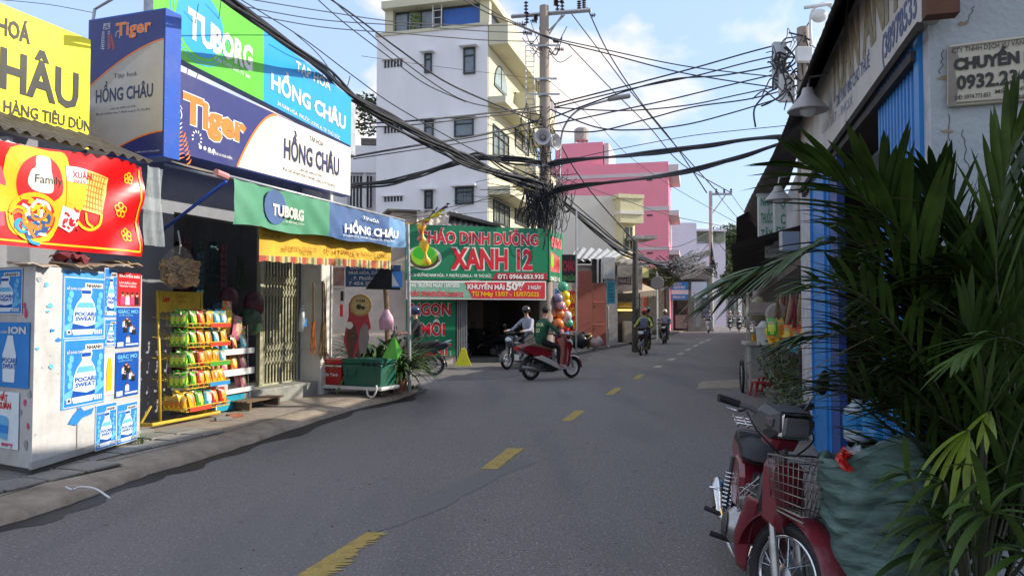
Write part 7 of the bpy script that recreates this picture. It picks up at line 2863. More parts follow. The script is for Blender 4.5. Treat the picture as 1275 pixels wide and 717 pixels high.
# eave of dark tin
ev = mat('tin_eave_dark', (.045, .035, .032), rough=.75, var=.4, dirt=.3, bump=.3)
b = MB()
xf = -11.5
xn_ = xc-.01
def eav(u, v):
 x = lerp(xf, xn_, u)
 return (x, lerp(-.33, .06, v), lerp(lerp(4.42, 4.0, min(1, u*1.5)), lerp(3.9, 4.72, max(0, min(1, (x+3.5)/5))), v)+.016*math.sin(x*2*math.pi/.14)+.02*math.sin(u*9))
b.grid(eav, 220, 4)
o = b.build('tin_eave', ev, rh, smooth=True)
sd2 = o.modifiers.new('t', 'SOLIDIFY')
sd2.thickness = .012
b = MB()
b.box(xB-1.2, xn_-.3, .31, 6, 4.6, H_)
b.box(xB-1.2, xB-.003, .31, 6, 0, 4.59)
b.build('upper_wall', rwall, rh)
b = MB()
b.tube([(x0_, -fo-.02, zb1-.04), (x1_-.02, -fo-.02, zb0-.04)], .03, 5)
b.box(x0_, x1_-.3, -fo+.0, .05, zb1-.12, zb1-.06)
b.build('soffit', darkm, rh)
# the board's enamel plate on the camera-facing wall
hu = thing('enamel_plate', 'old cream enamel plate with black hauling-company lettering on the pale blue wall', 'sign', Rf.M())
def F4(px, py):
 return uF(px, py, .04)
q_ = [F4(1180.5, 133), F4(1330, 121), F4(1330, 37), F4(1180.5, 56)]
b = MB()
b.prism(q_, -.04, -.005)
b.build('board', flat('enamel_cream', 'b4ac98', .5, var=.1, dirt=.4, dcol='6c6458', dscale=5), hu, bevel=.012)
b = MB()
b.prism([F4(1180.6, 133), F4(1190, 132), F4(1193, 110), F4(1189, 90), F4(1195, 75), F4(1190, 62), F4(1180.6, 58)], -.043, -.0405)
b.build('peeled_edge', flat('peeled_grey', '847c74', .8, var=.3), hu)
b = MB()
b.stroke([F4(1184, 129), F4(1327, 118), F4(1327, 42), F4(1184, 60), F4(1184, 129)], .01, -.0425)
b.build('border', flat('border_brown', '6c6454', .7), hu)
def huput(s, p0, p1, hpx, bold, o=None):
 xa_, za_ = F4(*p0)
 xb2, zb3 = F4(*p1)
 h = F4(p0[0], p0[1]-hpx)[1]-za_
 b = MB()
 b.text(s, xa_, za_, h, xb2-xa_, -.046, bold, fn=lambda x, y, z: (x, y, z+(x-xa_)/(xb2-xa_)*(zb3-za_)))
 b.build('lettering', blk, hu)
huput('CTY TNHH DỊCH VỤ VẬN TẢI SÀI GÒN', (1185, 67), (1322, 50), 5.5, .01)
huput('CHUYỂN NHÀ', (1187, 88), (1322, 72), 13, .06)
huput('0932.234.543', (1191, 112), (1322, 98), 16, .035)
huput('DĐ: 0974.773.853', (1189, 125), (1233, 120.5), 5, .01)
huput('MIỄN PHÍ THÁO RÁP', (1239, 117), (1320, 107), 4.5, .01)
huput('& THÙNG GIẤY', (1255, 124.5), (1318, 117), 4.5, .01)
for (cx_, cy_) in ((1202, 27), (1182, 162), (1177, 95)):
 c = F4(cx_, cy_)
 rr_ = random.Random(int(cx_))
 m_ = MB()
 m_.poly([(c[0]+rr_.uniform(.02, .045)*math.cos(R(a)), c[1]+rr_.uniform(.006, .018)*math.sin(R(a))) for a in range(0, 360, 40)], -.004)
 m_.T = None
 mm = MB()
 mm.T = Rp.M().inverted() @ Rf.M()
 mm.add(m_.v, m_.f)
 mm.build('plaster_chip', flat('chip_ochre', '8c7c64', .9, var=.3), rh)
# crack lines
cr_b = MB()
cr_b.T = Rp.M().inverted() @ Rf.M()
rr_ = random.Random(6)
for (a, c_) in (((1182, 140), (1190, 200)), ((1215, 5), (1205, 28)), ((1200, 160), (1208, 210)), ((1178, 60), (1172, 90))):
 pts = []
 p0_, p1_ = F4(*a), F4(*c_)
 for k in range(9):
  pts.append((lerp(p0_[0], p1_[0], k/8)+rr_.uniform(-.012, .012), lerp(p0_[1], p1_[1], k/8)))
 cr_b.stroke(pts, .004, -.0035)
cr_b.build('crack', flat('crack_dark', '3c3c40', .9), rh, kind='stuff')
# shaded lampshades
for (px, py, Y, s_, lb) in ((1006, 139, 7.6, 1.0, 'pale conical metal lampshade with bulb under the near end of the tin eave'), (969, 250, 11.5, 1.0, 'grey conical lampshade with bulb farther along the eave')):
 c = P(px, py, Y)
 t = thing('lampshade', lb, 'lamp', loc=c)
 b = MB()
 b.lathe([(.20, 0), (.205, .01), (.07, .17), (.05, .24), (.02, .25), (0, .25)], n=24, cap=False)
 b.build('shade', flat('shade_grey', 'a8a4a4', .45, var=.1, dirt=.2), t, smooth=2)
 b = MB()
 b.ball((0, 0, .02), .085, 12, 8, (1, 1, .9))
 b.build('bulb', flat('bulb_glass', 'b8bcbc', .15), t, smooth=True)
 b = MB()
 b.tube([(0, 0, .24), (.02, 0, .36), (.25, .1, .42)], .012, 6)
 b.build('hanger', steel, t)
# pole head with cabinets and cable tangle above the eave
rp_ = thing('utility_pole', 'concrete pole top with junction boxes and tangled cables just above the right eave', 'utility pole', loc=(P(1004, 389, 13).x, 13, 0))
o_ = WM[rp_.name].translation
b = MB()
b.tube([(0, 0, 0), (0, 0, P(1004, 35, 13).z)], [.15, .10], 12)
b.build('pole', polem, rp_, smooth=2)
for (l_, t_, r_, b_, dy, cm_) in ((964, 52, 980, 105, .2, steel), (993, 58, 1012, 76, -.3, white), (972, 92, 990, 126, .1, white)):
 a, c = P(l_, b_, 13+dy)-o_, P(r_, t_, 13+dy)-o_
 b = MB()
 b.bbox(a.x, c.x, a.y, a.y+.12, a.z, c.z, .01)
 b.build('junction_box', cm_, rp_)
b = MB()
c = P(1020, 20, 12.5)-o_
b.ball(tuple(c), .14, 12, 8, (1, .8, .8))
b.tube(catmull([P(1010, 55, 12.8)-o_, P(1010, 18, 12.8)-o_, P(1024, 5, 12.6)-o_, P(1036, 10, 12.4)-o_], 5), .025, 6)
b.tube([P(1001, 10, 12.6)-o_, P(1036, 5, 12.4)-o_], .03, 6)
b.build('pipe_arm', white, rp_, smooth=True, kind='stuff')
b = MB()
rr_ = random.Random(3)
for k in range(36):
 q = [P(rr_.uniform(966, 1004), rr_.uniform(50, 125), 13+rr_.uniform(-.3, .2))]
 for j in range(3):
  l_ = q[-1]
  q.append(l_+Vector((rr_.uniform(-.25, .25), rr_.uniform(-.1, .1), rr_.uniform(-.35, .3))))
 b.tube(catmull(q, 4), rr_.choice([.008, .012, .016]), 4, cap=False)
for k in range(14):
 b.tube(catmull([P(985, rr_.uniform(150, 185), 13), P(995, rr_.uniform(160, 195), 13), P(1010, rr_.uniform(150, 200), 12.5)], 4), .014, 4)
tag(b.build('cable_tangle', cablem, kind='stuff'), 'snarl of cable ends around the boxes on the right pole top', 'cables')
# pharmacy signs and shop fronts farther along the right side
wb2 = mat('shop_wall_white', (.48, .47, .48), rough=.85, var=.1, dirt=.4, dscale=1)
far_r = thing('right_shop_row', 'row of pale shop fronts in shade beyond the blue door on the right side', 'shop', loc=(P(985, 389, 14).x, 14, 0))
Q = Plane(P(986, 389, 13).xy, (-.3, -1))
def rb(l_, r_, z0_, z1_, off, dep, nm, m_, par=far_r):
 x0_, x1_ = Q.uv(l_, 300)[0], Q.uv(r_, 300)[0]
 b = MB()
 b.T = Q.M()
 b.box(x0_, x1_, off, off+dep, z0_, z1_)
 return b.build(nm, m_, par, world=True)
rb(958, 1001, 0, 4.3, .2, 4, 'wall', wb2)
rb(930, 957.8, 0, 4.5, .4, 5, 'wall', mat('far_shop_wall', (.30, .29, .28), rough=.9, var=.25, dirt=.4))
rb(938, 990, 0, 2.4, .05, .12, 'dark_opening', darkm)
b = MB()
b.T = Q.M()
xa_, xb2 = Q.uv(934, 300)[0], Q.uv(992, 300)[0]
b.grid(lambda u, v: (lerp(xa_, xb2, u), lerp(-1.0, .35, v), lerp(2.75, 3.1, v)+.03*math.sin(u*170)), 120, 3)
b.build('tin_canopy', ev, far_r, world=True, smooth=True)
b = MB()
b.T = Q.M()
xa_, xb2 = Q.uv(940, 300)[0], Q.uv(962, 300)[0]
b.grid(lambda u, v: (lerp(xa_, xb2, u), lerp(-.9, .5, v), 4.15+.35*math.sin(v*2.2)), 20, 8)
b.build('round_canopy', mat('tin_eave_dark', (.045, .035, .032)), far_r, world=True, smooth=True)
phg = flat('pharmacy_green', '2c7c60', .6)
for (Y, l_, t_, r_, b_, lines_, lb) in ((14.0, 945, 243, 964, 303, (('THUỐC', .42, .2), ('TÂY', .08, .2), ('NHÀ', .78, .16)), 'pale lightbox sign with green THUỐC TÂY letters hanging under the dark canopy'), (13.4, 965, 246, 979, 306, (('C', .45, .2), ('DS', .27, .12), ('GI', .08, .10), ('Ọ', .8, .14)), 'pale sign with cut-off green letters right of the pharmacy sign')):
 t, w_, h = wboard('pharmacy_sign', lb, Y, l_, t_, r_, b_, flat('lightbox_pale', 'b8c0bc', .5, var=.08), .18, -.2)
 b = MB()
 b.box(-.02, w_+.02, -.004, .16, -.05, -.001)
 b.box(-.02, w_+.02, -.004, .16, h+.001, h+.04)
 b.build('frame', steel, t)
 for s_, z, hh_ in lines_:
  tx(t, s_, w_*.14 if len(s_) > 1 else w_*.5, h*z, h*hh_, w_*(.72 if len(s_) > 1 else .4), -.008, phg, .02)
t, w_, h = wboard('address_board', 'pale address board with small green letters below the pharmacy signs', 13.2, 953, 307, 982, 321, flat('lightbox_pale', 'b8c0bc'), .05, -.2)
tx(t, 'Đ/C: 41 NAM HÒA', w_*.06, h*.3, h*.35, w_*.85, -.006, phg, .0)
# meter box and pipes on the far pillar
b = MB()
a = P(998, 300, 9.3)
b.T = Matrix.Translation((a.x-.12, a.y, a.z))
b.bbox(-.13, .1, 0, .1, -.12, .12, .01)
tag(b.build('meter_box', steel), 'small grey meter box under the end of the fascia sign', 'meter box')
# hanging dried bundles, cloth and fruit at the stall
rr_ = random.Random(14)
drym = mat('dried_bundle', (.16, .10, .06), rough=.95, var=.4, scale=20)
for k in range(9):
 px = 968+k*4
 b = MB()
 Y = 11.6+rr_.uniform(-.5, .5)
 for j in range(12):
  x = rr_.uniform(-3, 3)
  b.tube([P(px, 372+rr_.uniform(-6, 4), Y), P(px+x, 390, Y), P(px+x*1.8-3, 410+rr_.uniform(-8, 14), Y)], [.012, .02, .01], 4)
 tag(b.build('dried_bundle', [drym, card, flat('maroon_cloth', '7a3038')][k % 3]), 'dried stalk bundle hanging at the stall, %s in the row from the left' % ['first', 'second', 'third', 'fourth', 'fifth', 'sixth', 'seventh', 'eighth', 'last'][k], 'dried bundle', 'dried bundles at the stall')
for k, (px, py, cn, lb) in enumerate(((962, 412, 'green', 'green bag hanging at the left end of the stall'), (966, 422, 'yellow', 'yellow bag hanging under the green one at the stall'), (973, 412, 'yellow', 'yellow bag hanging left of the dried bundles'), (979, 420, 'orange', 'orange bag hanging at the stall under the dried bundles'), (995, 416, 'red', 'reddish bag hanging at the right end of the stall'), (990, 424, 'orange', 'orange bag beside the reddish one at the stall'), (986, 430, 'teal', 'clear grey-teal bag low in the stall display'), (999, 428, 'pink', 'pinkish bag beside the far blue pillar'))):
 bag(cn, Matrix.Translation(P(px, py+8, 11.2)) @ Matrix.Rotation(rr_.uniform(-.5, .5), 4, 'Z') @ Matrix.Rotation(rr_.uniform(-.4, .4), 4, 'Y') @ Matrix.Scale(1.1, 4), lb, None)
b = MB()
b.lathe([(0, 0), (.17, .01), (.2, .04), (0, .05)], axis='y', n=18)
tag(b.build('winnowing_tray', flat('tray_pale', '9c948c', .7), M=Matrix.Translation(P(969, 392, 12)), ), 'round pale tray hanging left of the dried bundles', 'tray')
# food cart
ct0 = G(930, 491, 0)
ct = thing('food_cart', 'pale food cart with small glass case and big wheel on the right roadside', 'cart', Matrix.Translation((ct0.x, ct0.y, 0)) @ Matrix.Rotation(R(-12), 4, 'Z'))
cm1 = flat('cart_pale', 'a8a49c', .6, var=.15, dirt=.4)
b = MB()
b.bbox(-.02, 1.0, -.05, .9, .98, 1.05, .01)
b.build('counter', cm1, ct)
b = MB()
b.box(.08, .95, .02, .85, .38, .979)
b.build('cabinet', mat('cart_grey', (.32, .32, .30), rough=.6, var=.2, dirt=.5), ct)
for (x, y) in ((.05, .0), (.93, .0), (.05, .82), (.93, .82)):
 b = MB()
 b.box(x, x+.045, y, y+.045, .05 if y else .0, .978)
 b.build('leg', cm1, ct)
b = MB()
b.torus((-.06, .35, .34), .31, .03, 'x', 24, 6)
b.build('tyre', black, ct, smooth=True)
b = MB()
for k in range(8):
 a = k*math.pi/4
 b.tube([(-.06, .35, .34), (-.06, .35+.29*math.cos(a), .34+.29*math.sin(a))], .008, 4)
b.build('spokes', steel, ct, kind='stuff')
for (x, y) in ((.05, .02), (.62, .02), (.05, .5), (.62, .5)):
 b = MB()
 b.box(x, x+.025, y, y+.025, 1.052, 1.6)
 b.build('case_post', cm1, ct)
b = MB()
b.box(.03, .67, .0, .54, 1.6, 1.63)
b.build('case_roof', cm1, ct)
for z in (1.24, 1.42):
 b = MB()
 b.box(.055, .64, .03, .51, z, z+.012)
 b.build('glass_shelf', cm1, ct)
for k, cn in enumerate(('yellow', 'yellow', 'green')):
 bag(cn, WM[ct.name] @ Matrix.Translation((.16+k*.17, .1, 1.06)) @ Matrix.Scale(.7, 4), ['yellow packet at the left inside the cart case', 'yellow packet in the middle of the cart case', 'green packet at the right inside the cart case'][k], None)
b = MB()
b.T = WM[ct.name]
for k in range(5):
 b.box(.06, .62, .05+k*.1, .06+k*.1, 1.64, 1.85)
for k in range(8):
 b.box(.06+k*.08, .07+k*.08, .05, .46, 1.64, 1.85)
b.box(.05, .64, .04, .05, 1.64, 1.69)
b.box(.05, .64, .04, .05, 1.80, 1.86)
tag(b.build('basket', flat('basket_pinkish', 'b8a8a0', .6)), 'pale pink plastic lattice basket on the roof of the food cart', 'basket')
limp_bag('clear_plastic_bag', 'bulging clear bag with yellow food standing in the cart basket', 945, 384, ct0.y+.3, .26, .5, mat('milky_yellow_bag', (.55, .50, .34), rough=.3, var=.35, scale=9))
b = MB()
b.lathe([(.12, 0), (.2, .03), (.22, .3), (.24, .34), (.19, .36), (.12, .45)], n=18)
tag(b.build('white_canister', flat('canister_white', 'b4b4b0', .4), M=Matrix.Translation(P(957, 431, 13.4)), smooth=2), 'white round-shouldered plastic canister standing by the cart', 'canister')
def stool(px, py, lb):
 g_ = G(px, py)
 t = thing('plastic_stool', lb, 'stool', loc=g_)
 sm_ = flat('stool_red', '9c1c20', .45)
 b = MB()
 b.bbox(-.15, .15, -.15, .15, .25, .28, .02)
 b.build('seat', sm_, t)
 for sx in (-1, 1):
  for sy in (-1, 1):
   b = MB()
   b.tube([(sx*.12, sy*.12, .25), (sx*.16, sy*.16, 0)], .022, 4)
   b.build('leg', sm_, t)
 b = MB()
 b.box(-.14, .14, -.145, -.13, .1, .13)
 b.build('brace', sm_, t)
stool(947, 493, 'small red plastic stool under the food cart')
stool(955, 486, 'second red plastic stool half behind the first')
# leafy shrub in pots
def shrub(label, loc, r, h, n, seed, pot=True):
 rr = random.Random(seed)
 t = thing('potted_shrub', label, 'plant', loc=loc)
 if pot:
  b = MB()
  b.lathe([(.12, 0), (.2, .32), (.22, .32), (.22, .37), (.18, .37), (0, .33)], n=14)
  b.build('pot', flat('pot_grey', '6c6a64', .8, var=.2), t, smooth=2)
 b = MB()
 c = [MB(), MB()]
 for k in range(16):
  a = rr.uniform(0, 6.28)
  e = Vector((r*rr.uniform(.4, 1.1)*math.cos(a), r*rr.uniform(.4, 1.1)*math.sin(a), h*rr.uniform(.35, 1)))
  q = catmull([(0, 0, .3), e*.6+Vector((0, 0, .12)), e], 4)
  b.tube(q, .006, 4)
  for j in range(n):
   p = q[rr.randint(2, len(q)-1)]+Vector((rr.gauss(0, .05), rr.gauss(0, .05), rr.gauss(0, .05)))
   blade(c[k % 2], p, (rr.gauss(0, 1), rr.gauss(0, 1), rr.gauss(.2, .6)), rr.uniform(.06, .13), rr.uniform(.014, .026), .8, 3)
 b.build('stems', stemm, t, kind='stuff')
 for g in range(2):
  o = c[g].build('foliage', [leafm, leafm2][g], t, smooth=True)
  o['kind'] = 'stuff'
shrub('leafy potted shrub right of the food cart wheel', G(968, 512), .42, 1.35, 16, 1)
shrub('bushy potted shrub nearer to the parked red motorbike', G(988, 525), .45, 1.15, 18, 2)
shrub('low dark shrub by the blue door behind the motorbike mirror', G(985, 545), .35, .75, 16, 3)
shrub('small shrub high beside the white canister', G(976, 505), .35, 1.7, 12, 4, False)
# ------------------------------------------------------------------ green woven sack and clutter in front of the door
sk0 = Vector((P(1094, 600, 3.75).x, 3.80, 0))
sackm = mat('woven_sack_green', (.10, .165, .14), rough=.6, var=.6, scale=2.2, bump=1.0, bscale=5, dirt=.35, dcol='26342e', dscale=3, stretch=(2.2, 2.2, 9))
def weave(m_):
 t_ = m_.node_tree
 b_ = t_.nodes['Principled BSDF']
 co_ = t_.nodes.new('ShaderNodeTexCoord')
 ws = []
 for dr in ('Z', 'X'):
  w_ = t_.nodes.new('ShaderNodeTexWave')
  w_.bands_direction = dr
  w_.inputs['Scale'].default_value = 75
  w_.inputs['Distortion'].default_value = 1.5
  t_.links.new(co_.outputs['Object'], w_.inputs['Vector'])
  ws.append(w_)
 ad = t_.nodes.new('ShaderNodeMath')
 t_.links.new(ws[0].outputs['Fac'], ad.inputs[0])
 t_.links.new(ws[1].outputs['Fac'], ad.inputs[1])
 bp_ = t_.nodes.new('ShaderNodeBump')
 bp_.inputs['Strength'].default_value = .35
 bp_.inputs['Distance'].default_value = .004
 t_.links.new(ad.outputs[0], bp_.inputs['Height'])
 old = b_.inputs['Normal'].links[0].from_socket
 t_.links.new(old, bp_.inputs['Normal'])
 t_.links.new(bp_.outputs[0], b_.inputs['Normal'])
weave(sackm)
sk = thing('woven_sack', 'bulging green woven sack filled with plastic waste beside the red motorbike', 'sack', loc=sk0)
def skf(u, v):
 a = u*2*math.pi
 z = v
 r = .29*(1+.06*math.sin(v*5+.5)-.10*max(0, v-.8)*3)
 r *= 1+.05*math.sin(3*a+v*4)+.03*math.sin(7*a-v*9)+(.085+.03*v)*abs(math.sin(v*17+2.2*math.sin(a*2+v*2)+a))-.06+.05*abs(math.sin(v*31+3*math.sin(a*1.5+1)))+.010*math.sin(v*70+a*5)
 if v < .08:
  r *= .8+v*2.5
 zz_ = z*.93
 zz_ += (.07*math.sin(a+2.6)+.035*math.sin(3*a))*v*v
 lean = .05*v*math.sin(v*3)
 return (r*1.02*math.cos(a)+lean, r*.85*math.sin(a), zz_)
b = MB()
b.grid(skf, 140, 150)
b.build('body', sackm, sk, smooth=True)
b = MB()
def rim(u, v):
 p = Vector(skf(u, 1.0))
 c = Vector((.05, 0, p.z))
 d = (p-c)
 k = 1.05-.28*v
 ro = .05*math.sin(v*math.pi)
 return (c.x+d.x*k, d.y*k, p.z+ro-.1*v*v+.02*math.sin(u*60)*v)
b.grid(rim, 96, 8)
b.build('folded_rim', sackm, sk, smooth=True)
b = MB()
rr_ = random.Random(2)
def fill(u, v):
 a = u*6.2832
 r = .25*v
 return (.05+r*math.cos(a), r*.85*math.sin(a), .90+.06*math.sin(a*3+v*9)+.05*rr_.uniform(-1, 1)-.04*v)
b.grid(fill, 40, 12)
b.build('plastic_waste', mat('crumpled_clear_plastic', (.30, .33, .35), rough=.2, var=.4, scale=20, bump=.8, bscale=20), sk)
b = MB()
c = P(1054, 572, 3.62)
b.T = Matrix.Translation(c) @ Matrix.Rotation(.5, 4, 'Y') @ Matrix.Rotation(.4, 4, 'Z')
b.grid(lambda u, v: ((u-.5)*.1+.008*math.sin(v*19), .018*math.sin(u*14+v*6)-.02*math.cos(v*5), (v-.5)*.085+.01*math.sin(u*17)), 10, 8)
tag(b.build('snack_wrapper', flat('wrapper_red', 'c0281c', .25, var=.4, scale=40, coat=.4)), 'crumpled red and orange wrapper poking out of the green sack', 'wrapper')
# water bottles and wood inside the doorway
btm = mat('bottle_blue', (.03, .22, .50), rough=.2, var=.2)
def jug(px, py, Y, lb, cm_):
 t = thing('water_jug', lb, 'water jug', loc=(P(px, py, Y).x, Y, P(px, py, Y).z))
 b = MB()
 b.lathe([(.11, 0), (.125, .02), (.125, .1), (.115, .12), (.125, .14), (.125, .22), (.115, .24), (.125, .26), (.12, .3), (.05, .36), (.05, .39), (0, .39)], n=18)
 b.build('body', cm_, t, smooth=2)
 b = MB()
 b.lathe([(.13, .12), (.131, .25), (.13, .25)], n=18, cap=False)
 b.build('label', btm, t)
jug(1068, 548, 7.2, 'clear water jug with blue label in the doorway above the sack', mat('bottle_clear', (.35, .42, .46), rough=.15, var=.1))
jug(1092, 546, 6.9, 'blue water jug right of the clear one in the doorway', btm)
jug(1118, 544, 6.7, 'second blue water jug deeper in the doorway behind the palm', btm)
b = MB()
a = P(1085, 520, 8.6)
b.T = Matrix.Translation((a.x, a.y, 0))
for k in range(4):
 b.box(-.3+.15*k, -.17+.15*k, 0, .3, .0, 1.25)
b.box(-.35, .35, -.02, -.003, .5, .58)
tag(b.build('wooden_crate', mat('crate_brown', (.14, .07, .03), rough=.8, var=.3)), 'dim brown wooden crate standing in the dark doorway', 'crate')
# ------------------------------------------------------------------ palms in the right foreground
palm1 = mat('palm_leaf_dark', (.024, .046, .008), rough=.5, var=.5, scale=5, spec=.25)
palm2 = mat('palm_leaf_green', (.042, .080, .012), rough=.5, var=.5, scale=5, spec=.3)
palm3 = mat('palm_leaf_lime', (.15, .21, .015), rough=.45, var=.35, scale=9)
palm4 = mat('palm_leaf_dry', (.13, .11, .05), rough=.7, var=.3)
rachm = mat('palm_stalk', (.022, .026, .009), rough=.6, var=.3)
def leaflet(b, p, d, ln, wd, droop, rr, n=6):
 blade(b, p, d, ln, wd, droop, n, .35)
def frond(par, path, n, ln, wd, seed, cm_, spreadk=.9, droop=.7, up_=.0, tipk=.5, name='frond'):
 rr = random.Random(seed)
 q = catmull(path, 6)
 o_ = WM[par.name].translation
 q = [p-o_ for p in q]
 b = MB()
 b.k = 0
 b.tube(q, [max(.003, .011*(1-.8*i/len(q))) for i in range(len(q))], 5)
 b.k = 1
 m_ = len(q)
 for k in range(n):
  t = .18+.82*k/(n-1)
  i = min(m_-2, int(t*(m_-1)))
  p = q[i].lerp(q[i+1], t*(m_-1)-i)
  T_ = (q[i+1]-q[i]).normalized()
  S_ = T_.cross(Vector((0, .5, 1))).normalized()
  for sgn in (-1, 1):
   a = spreadk*(1-.55*t)+rr.uniform(-.12, .12)
   d = T_*math.cos(a)+S_*sgn*math.sin(a)+Vector((0, 0, up_+rr.uniform(-.08, .08)))+Vector((0, rr.uniform(-.12, .12), 0))
   L_ = ln*(.55+.6*math.sin(math.pi*min(1, t*.75+.15)))*rr.uniform(.85, 1.1)
   if t > .9:
    L_ *= .8
   leaflet(b, p, d, L_, wd*rr.uniform(.75, 1.1), droop*rr.uniform(.6, 1.3), rr)
 o = b.build(name, [rachm, cm_], par, smooth=True)
 return o
def PP(l):
 return [P(*a) for a in l]
base1 = Vector((P(1190, 700, 3.6).x, 3.7, 0))
pl1 = thing('palm_clump', 'large dark green palm clump arching out over the road edge, in front of the doors', 'palm', loc=base1)
b1 = (1195, 690, 3.7)
paths = [
 ([b1, (1185, 480, 3.7), (1150, 330, 3.6), (1085, 255, 3.5), (1005, 205, 3.4)], 26, .50, .024, palm2, .75),
 ([b1, (1180, 500, 3.8), (1140, 380, 3.7), (1060, 300, 3.5), (960, 330, 3.3), (925, 345, 3.3)], 26, .46, .018, palm2, .6),
 ([b1, (1190, 520, 3.9), (1150, 400, 3.9), (1115, 300, 3.8), (1100, 235, 3.7)], 24, .50, .022, palm1, .6),
 ([b1, (1200, 520, 3.9), (1190, 400, 3.9), (1180, 300, 3.9), (1165, 235, 3.8)], 22, .48, .022, palm1, .55),
 ([b1, (1180, 560, 3.6), (1130, 470, 3.5), (1060, 420, 3.4), (1000, 420, 3.3)], 24, .42, .015, palm1, .7),
 ([b1, (1180, 600, 3.6), (1120, 530, 3.5), (1070, 490, 3.4), (1020, 480, 3.4)], 22, .34, .012, palm1, .8),
 ([b1, (1200, 560, 4.0), (1160, 470, 4.1), (1100, 400, 4.1), (1050, 350, 4.0)], 24, .5, .020, palm1, .8),
 ([b1, (1210, 540, 4.1), (1200, 430, 4.1), (1150, 340, 4.2), (1100, 300, 4.2)], 24, .5, .022, palm1, .8),
 ([b1, (1190, 540, 3.5), (1140, 440, 3.3), (1075, 370, 3.1), (1020, 350, 3.0)], 20, .36, .014, palm2, .7),
]
for i, (pth, n, ln, wd, cm_, sp_) in enumerate(paths):
 frond(pl1, PP(pth), n, ln, wd, i+3, cm_, sp_, .55)
base2 = Vector((P(1262, 700, 3.3).x, 3.35, 0))
pl2 = thing('palm_clump', 'second dark palm clump at the right edge in front of the pale blue wall', 'palm', loc=base2)
b2 = (1262, 700, 3.3)
for i, (pth, n, ln, wd, cm_, sp_) in enumerate([
 ([b2, (1255, 480, 3.4), (1240, 330, 3.4), (1255, 200, 3.4), (1280, 150, 3.3)], 26, .40, .020, palm2, .5),
 ([b2, (1260, 500, 3.5), (1290, 350, 3.5), (1290, 220, 3.5)], 24, .46, .022, palm1, .7),
 ([b2, (1240, 500, 3.6), (1215, 380, 3.6), (1205, 290, 3.6)], 24, .42, .022, palm1, .6),
 ([b2, (1250, 560, 3.2), (1230, 480, 3.1), (1215, 430, 3.0), (1200, 400, 3.0)], 20, .32, .014, palm1, .8),
 ([b2, (1280, 560, 3.1), (1300, 460, 3.0), (1250, 420, 2.9), (1200, 440, 2.8)], 20, .32, .012, palm2, .8),
 ([b2, (1240, 600, 3.4), (1200, 540, 3.4), (1150, 510, 3.4), (1110, 505, 3.4)], 20, .34, .016, palm1, .8),
 ([b2, (1270, 600, 3.7), (1280, 480, 3.8), (1250, 380, 3.9), (1200, 330, 3.9)], 24, .5, .024, palm1, .9),
 ([b2, (1250, 620, 3.6), (1230, 560, 3.7), (1180, 490, 3.8), (1120, 470, 3.8)], 24, .5, .024, palm1, .9),
 ([b2, (1280, 600, 3.9), (1300, 500, 3.9), (1290, 380, 4.0)], 24, .5, .026, palm1, 1.0),
]):
 frond(pl2, PP(pth), n, ln, wd, i+30, cm_, sp_, .5)
rr_ = random.Random(55)
for i in range(18):
 right = i % 2
 px = rr_.uniform(1130, 1200) if not right else rr_.uniform(1200, 1300)
 py = rr_.uniform(300, 520)
 Y = rr_.uniform(3.8, 4.25) if not right else rr_.uniform(3.5, 3.9)
 bx = (1195, 690, 3.8) if not right else (1262, 700, 3.5)
 tipx = px-rr_.uniform(20, 90)
 frond(pl1 if not right else pl2, PP([bx, (lerp(bx[0], px, .6), lerp(690, py, .5), Y), (px, py, Y), (tipx, py-rr_.uniform(-40, 60), Y-.1)]), 20, rr_.uniform(.36, .5), .030, 90+i, palm1, rr_.uniform(.6, 1.0), .6)
# low fan palm with lime tips
base3 = Vector((P(1215, 700, 3.0).x, 3.0, 0))
pl3 = thing('fan_palm', 'low fan palm with lime green drooping leaves at the lower right corner', 'palm', loc=base3)
def fan(px, py, Y, angs, ln, wd, droop, cm_, seed, dy=-.25):
 rr = random.Random(seed)
 o_ = WM[pl3.name].translation
 b = MB()
 b.k = 0
 c = P(px, py, Y)-o_
 b.tube(catmull([(0, 0, .02), (c.x*.3, c.y*.3, c.z*.6), c], 5), .008, 5)
 b.k = 1
 for a in angs:
  a_ = R(a+rr.uniform(-4, 4))
  blade(b, c, (math.cos(a_), dy+rr.uniform(-.2, .2), math.sin(a_)), ln*rr.uniform(.8, 1.15), wd, droop*rr.uniform(.8, 1.2), 8, .3)
 b.build('fan_leaf', [rachm, cm_], pl3, smooth=True)
fan(1232, 512, 2.9, (215, 235, 250, 262, 275, 300), .16, .012, .5, palm3, 1)
fan(1205, 535, 2.85, (200, 212, 225, 240, 255), .34, .014, 1.1, palm3, 2)
fan(1208, 545, 2.9, (262, 270), .26, .014, .4, palm3, 22)
fan(1175, 600, 2.8, (165, 180, 150, 195), .30, .014, .9, palm2, 3)
fan(1178, 650, 2.7, (140, 160, 180, 200, 60, 30), .28, .016, .9, palm2, 4)
fan(1230, 640, 2.6, (20, 60, 100, 140, 165, 200), .26, .018, 1.4, palm2, 5)
fan(1250, 600, 2.8, (80, 110, 140, 170, 200, 230), .3, .016, 1.0, palm1, 6)
fan(1180, 640, 2.9, (60, 90, 120, 150, 180, 210), .34, .018, 1.0, palm1, 7)
fan(1225, 520, 3.0, (60, 75, 90, 100, 115, 130), .36, .011, .3, palm2, 8)
fan(1280, 690, 2.6, (90, 120, 150, 180), .24, .018, 1.2, palm2, 9)
fan(1190, 690, 2.8, (30, 70, 110, 150, 190), .3, .018, 1.1, palm1, 10)
fan(1130, 590, 3.3, (100, 140, 170, 185), .18, .014, .9, palm2, 11)
rr_ = random.Random(71)
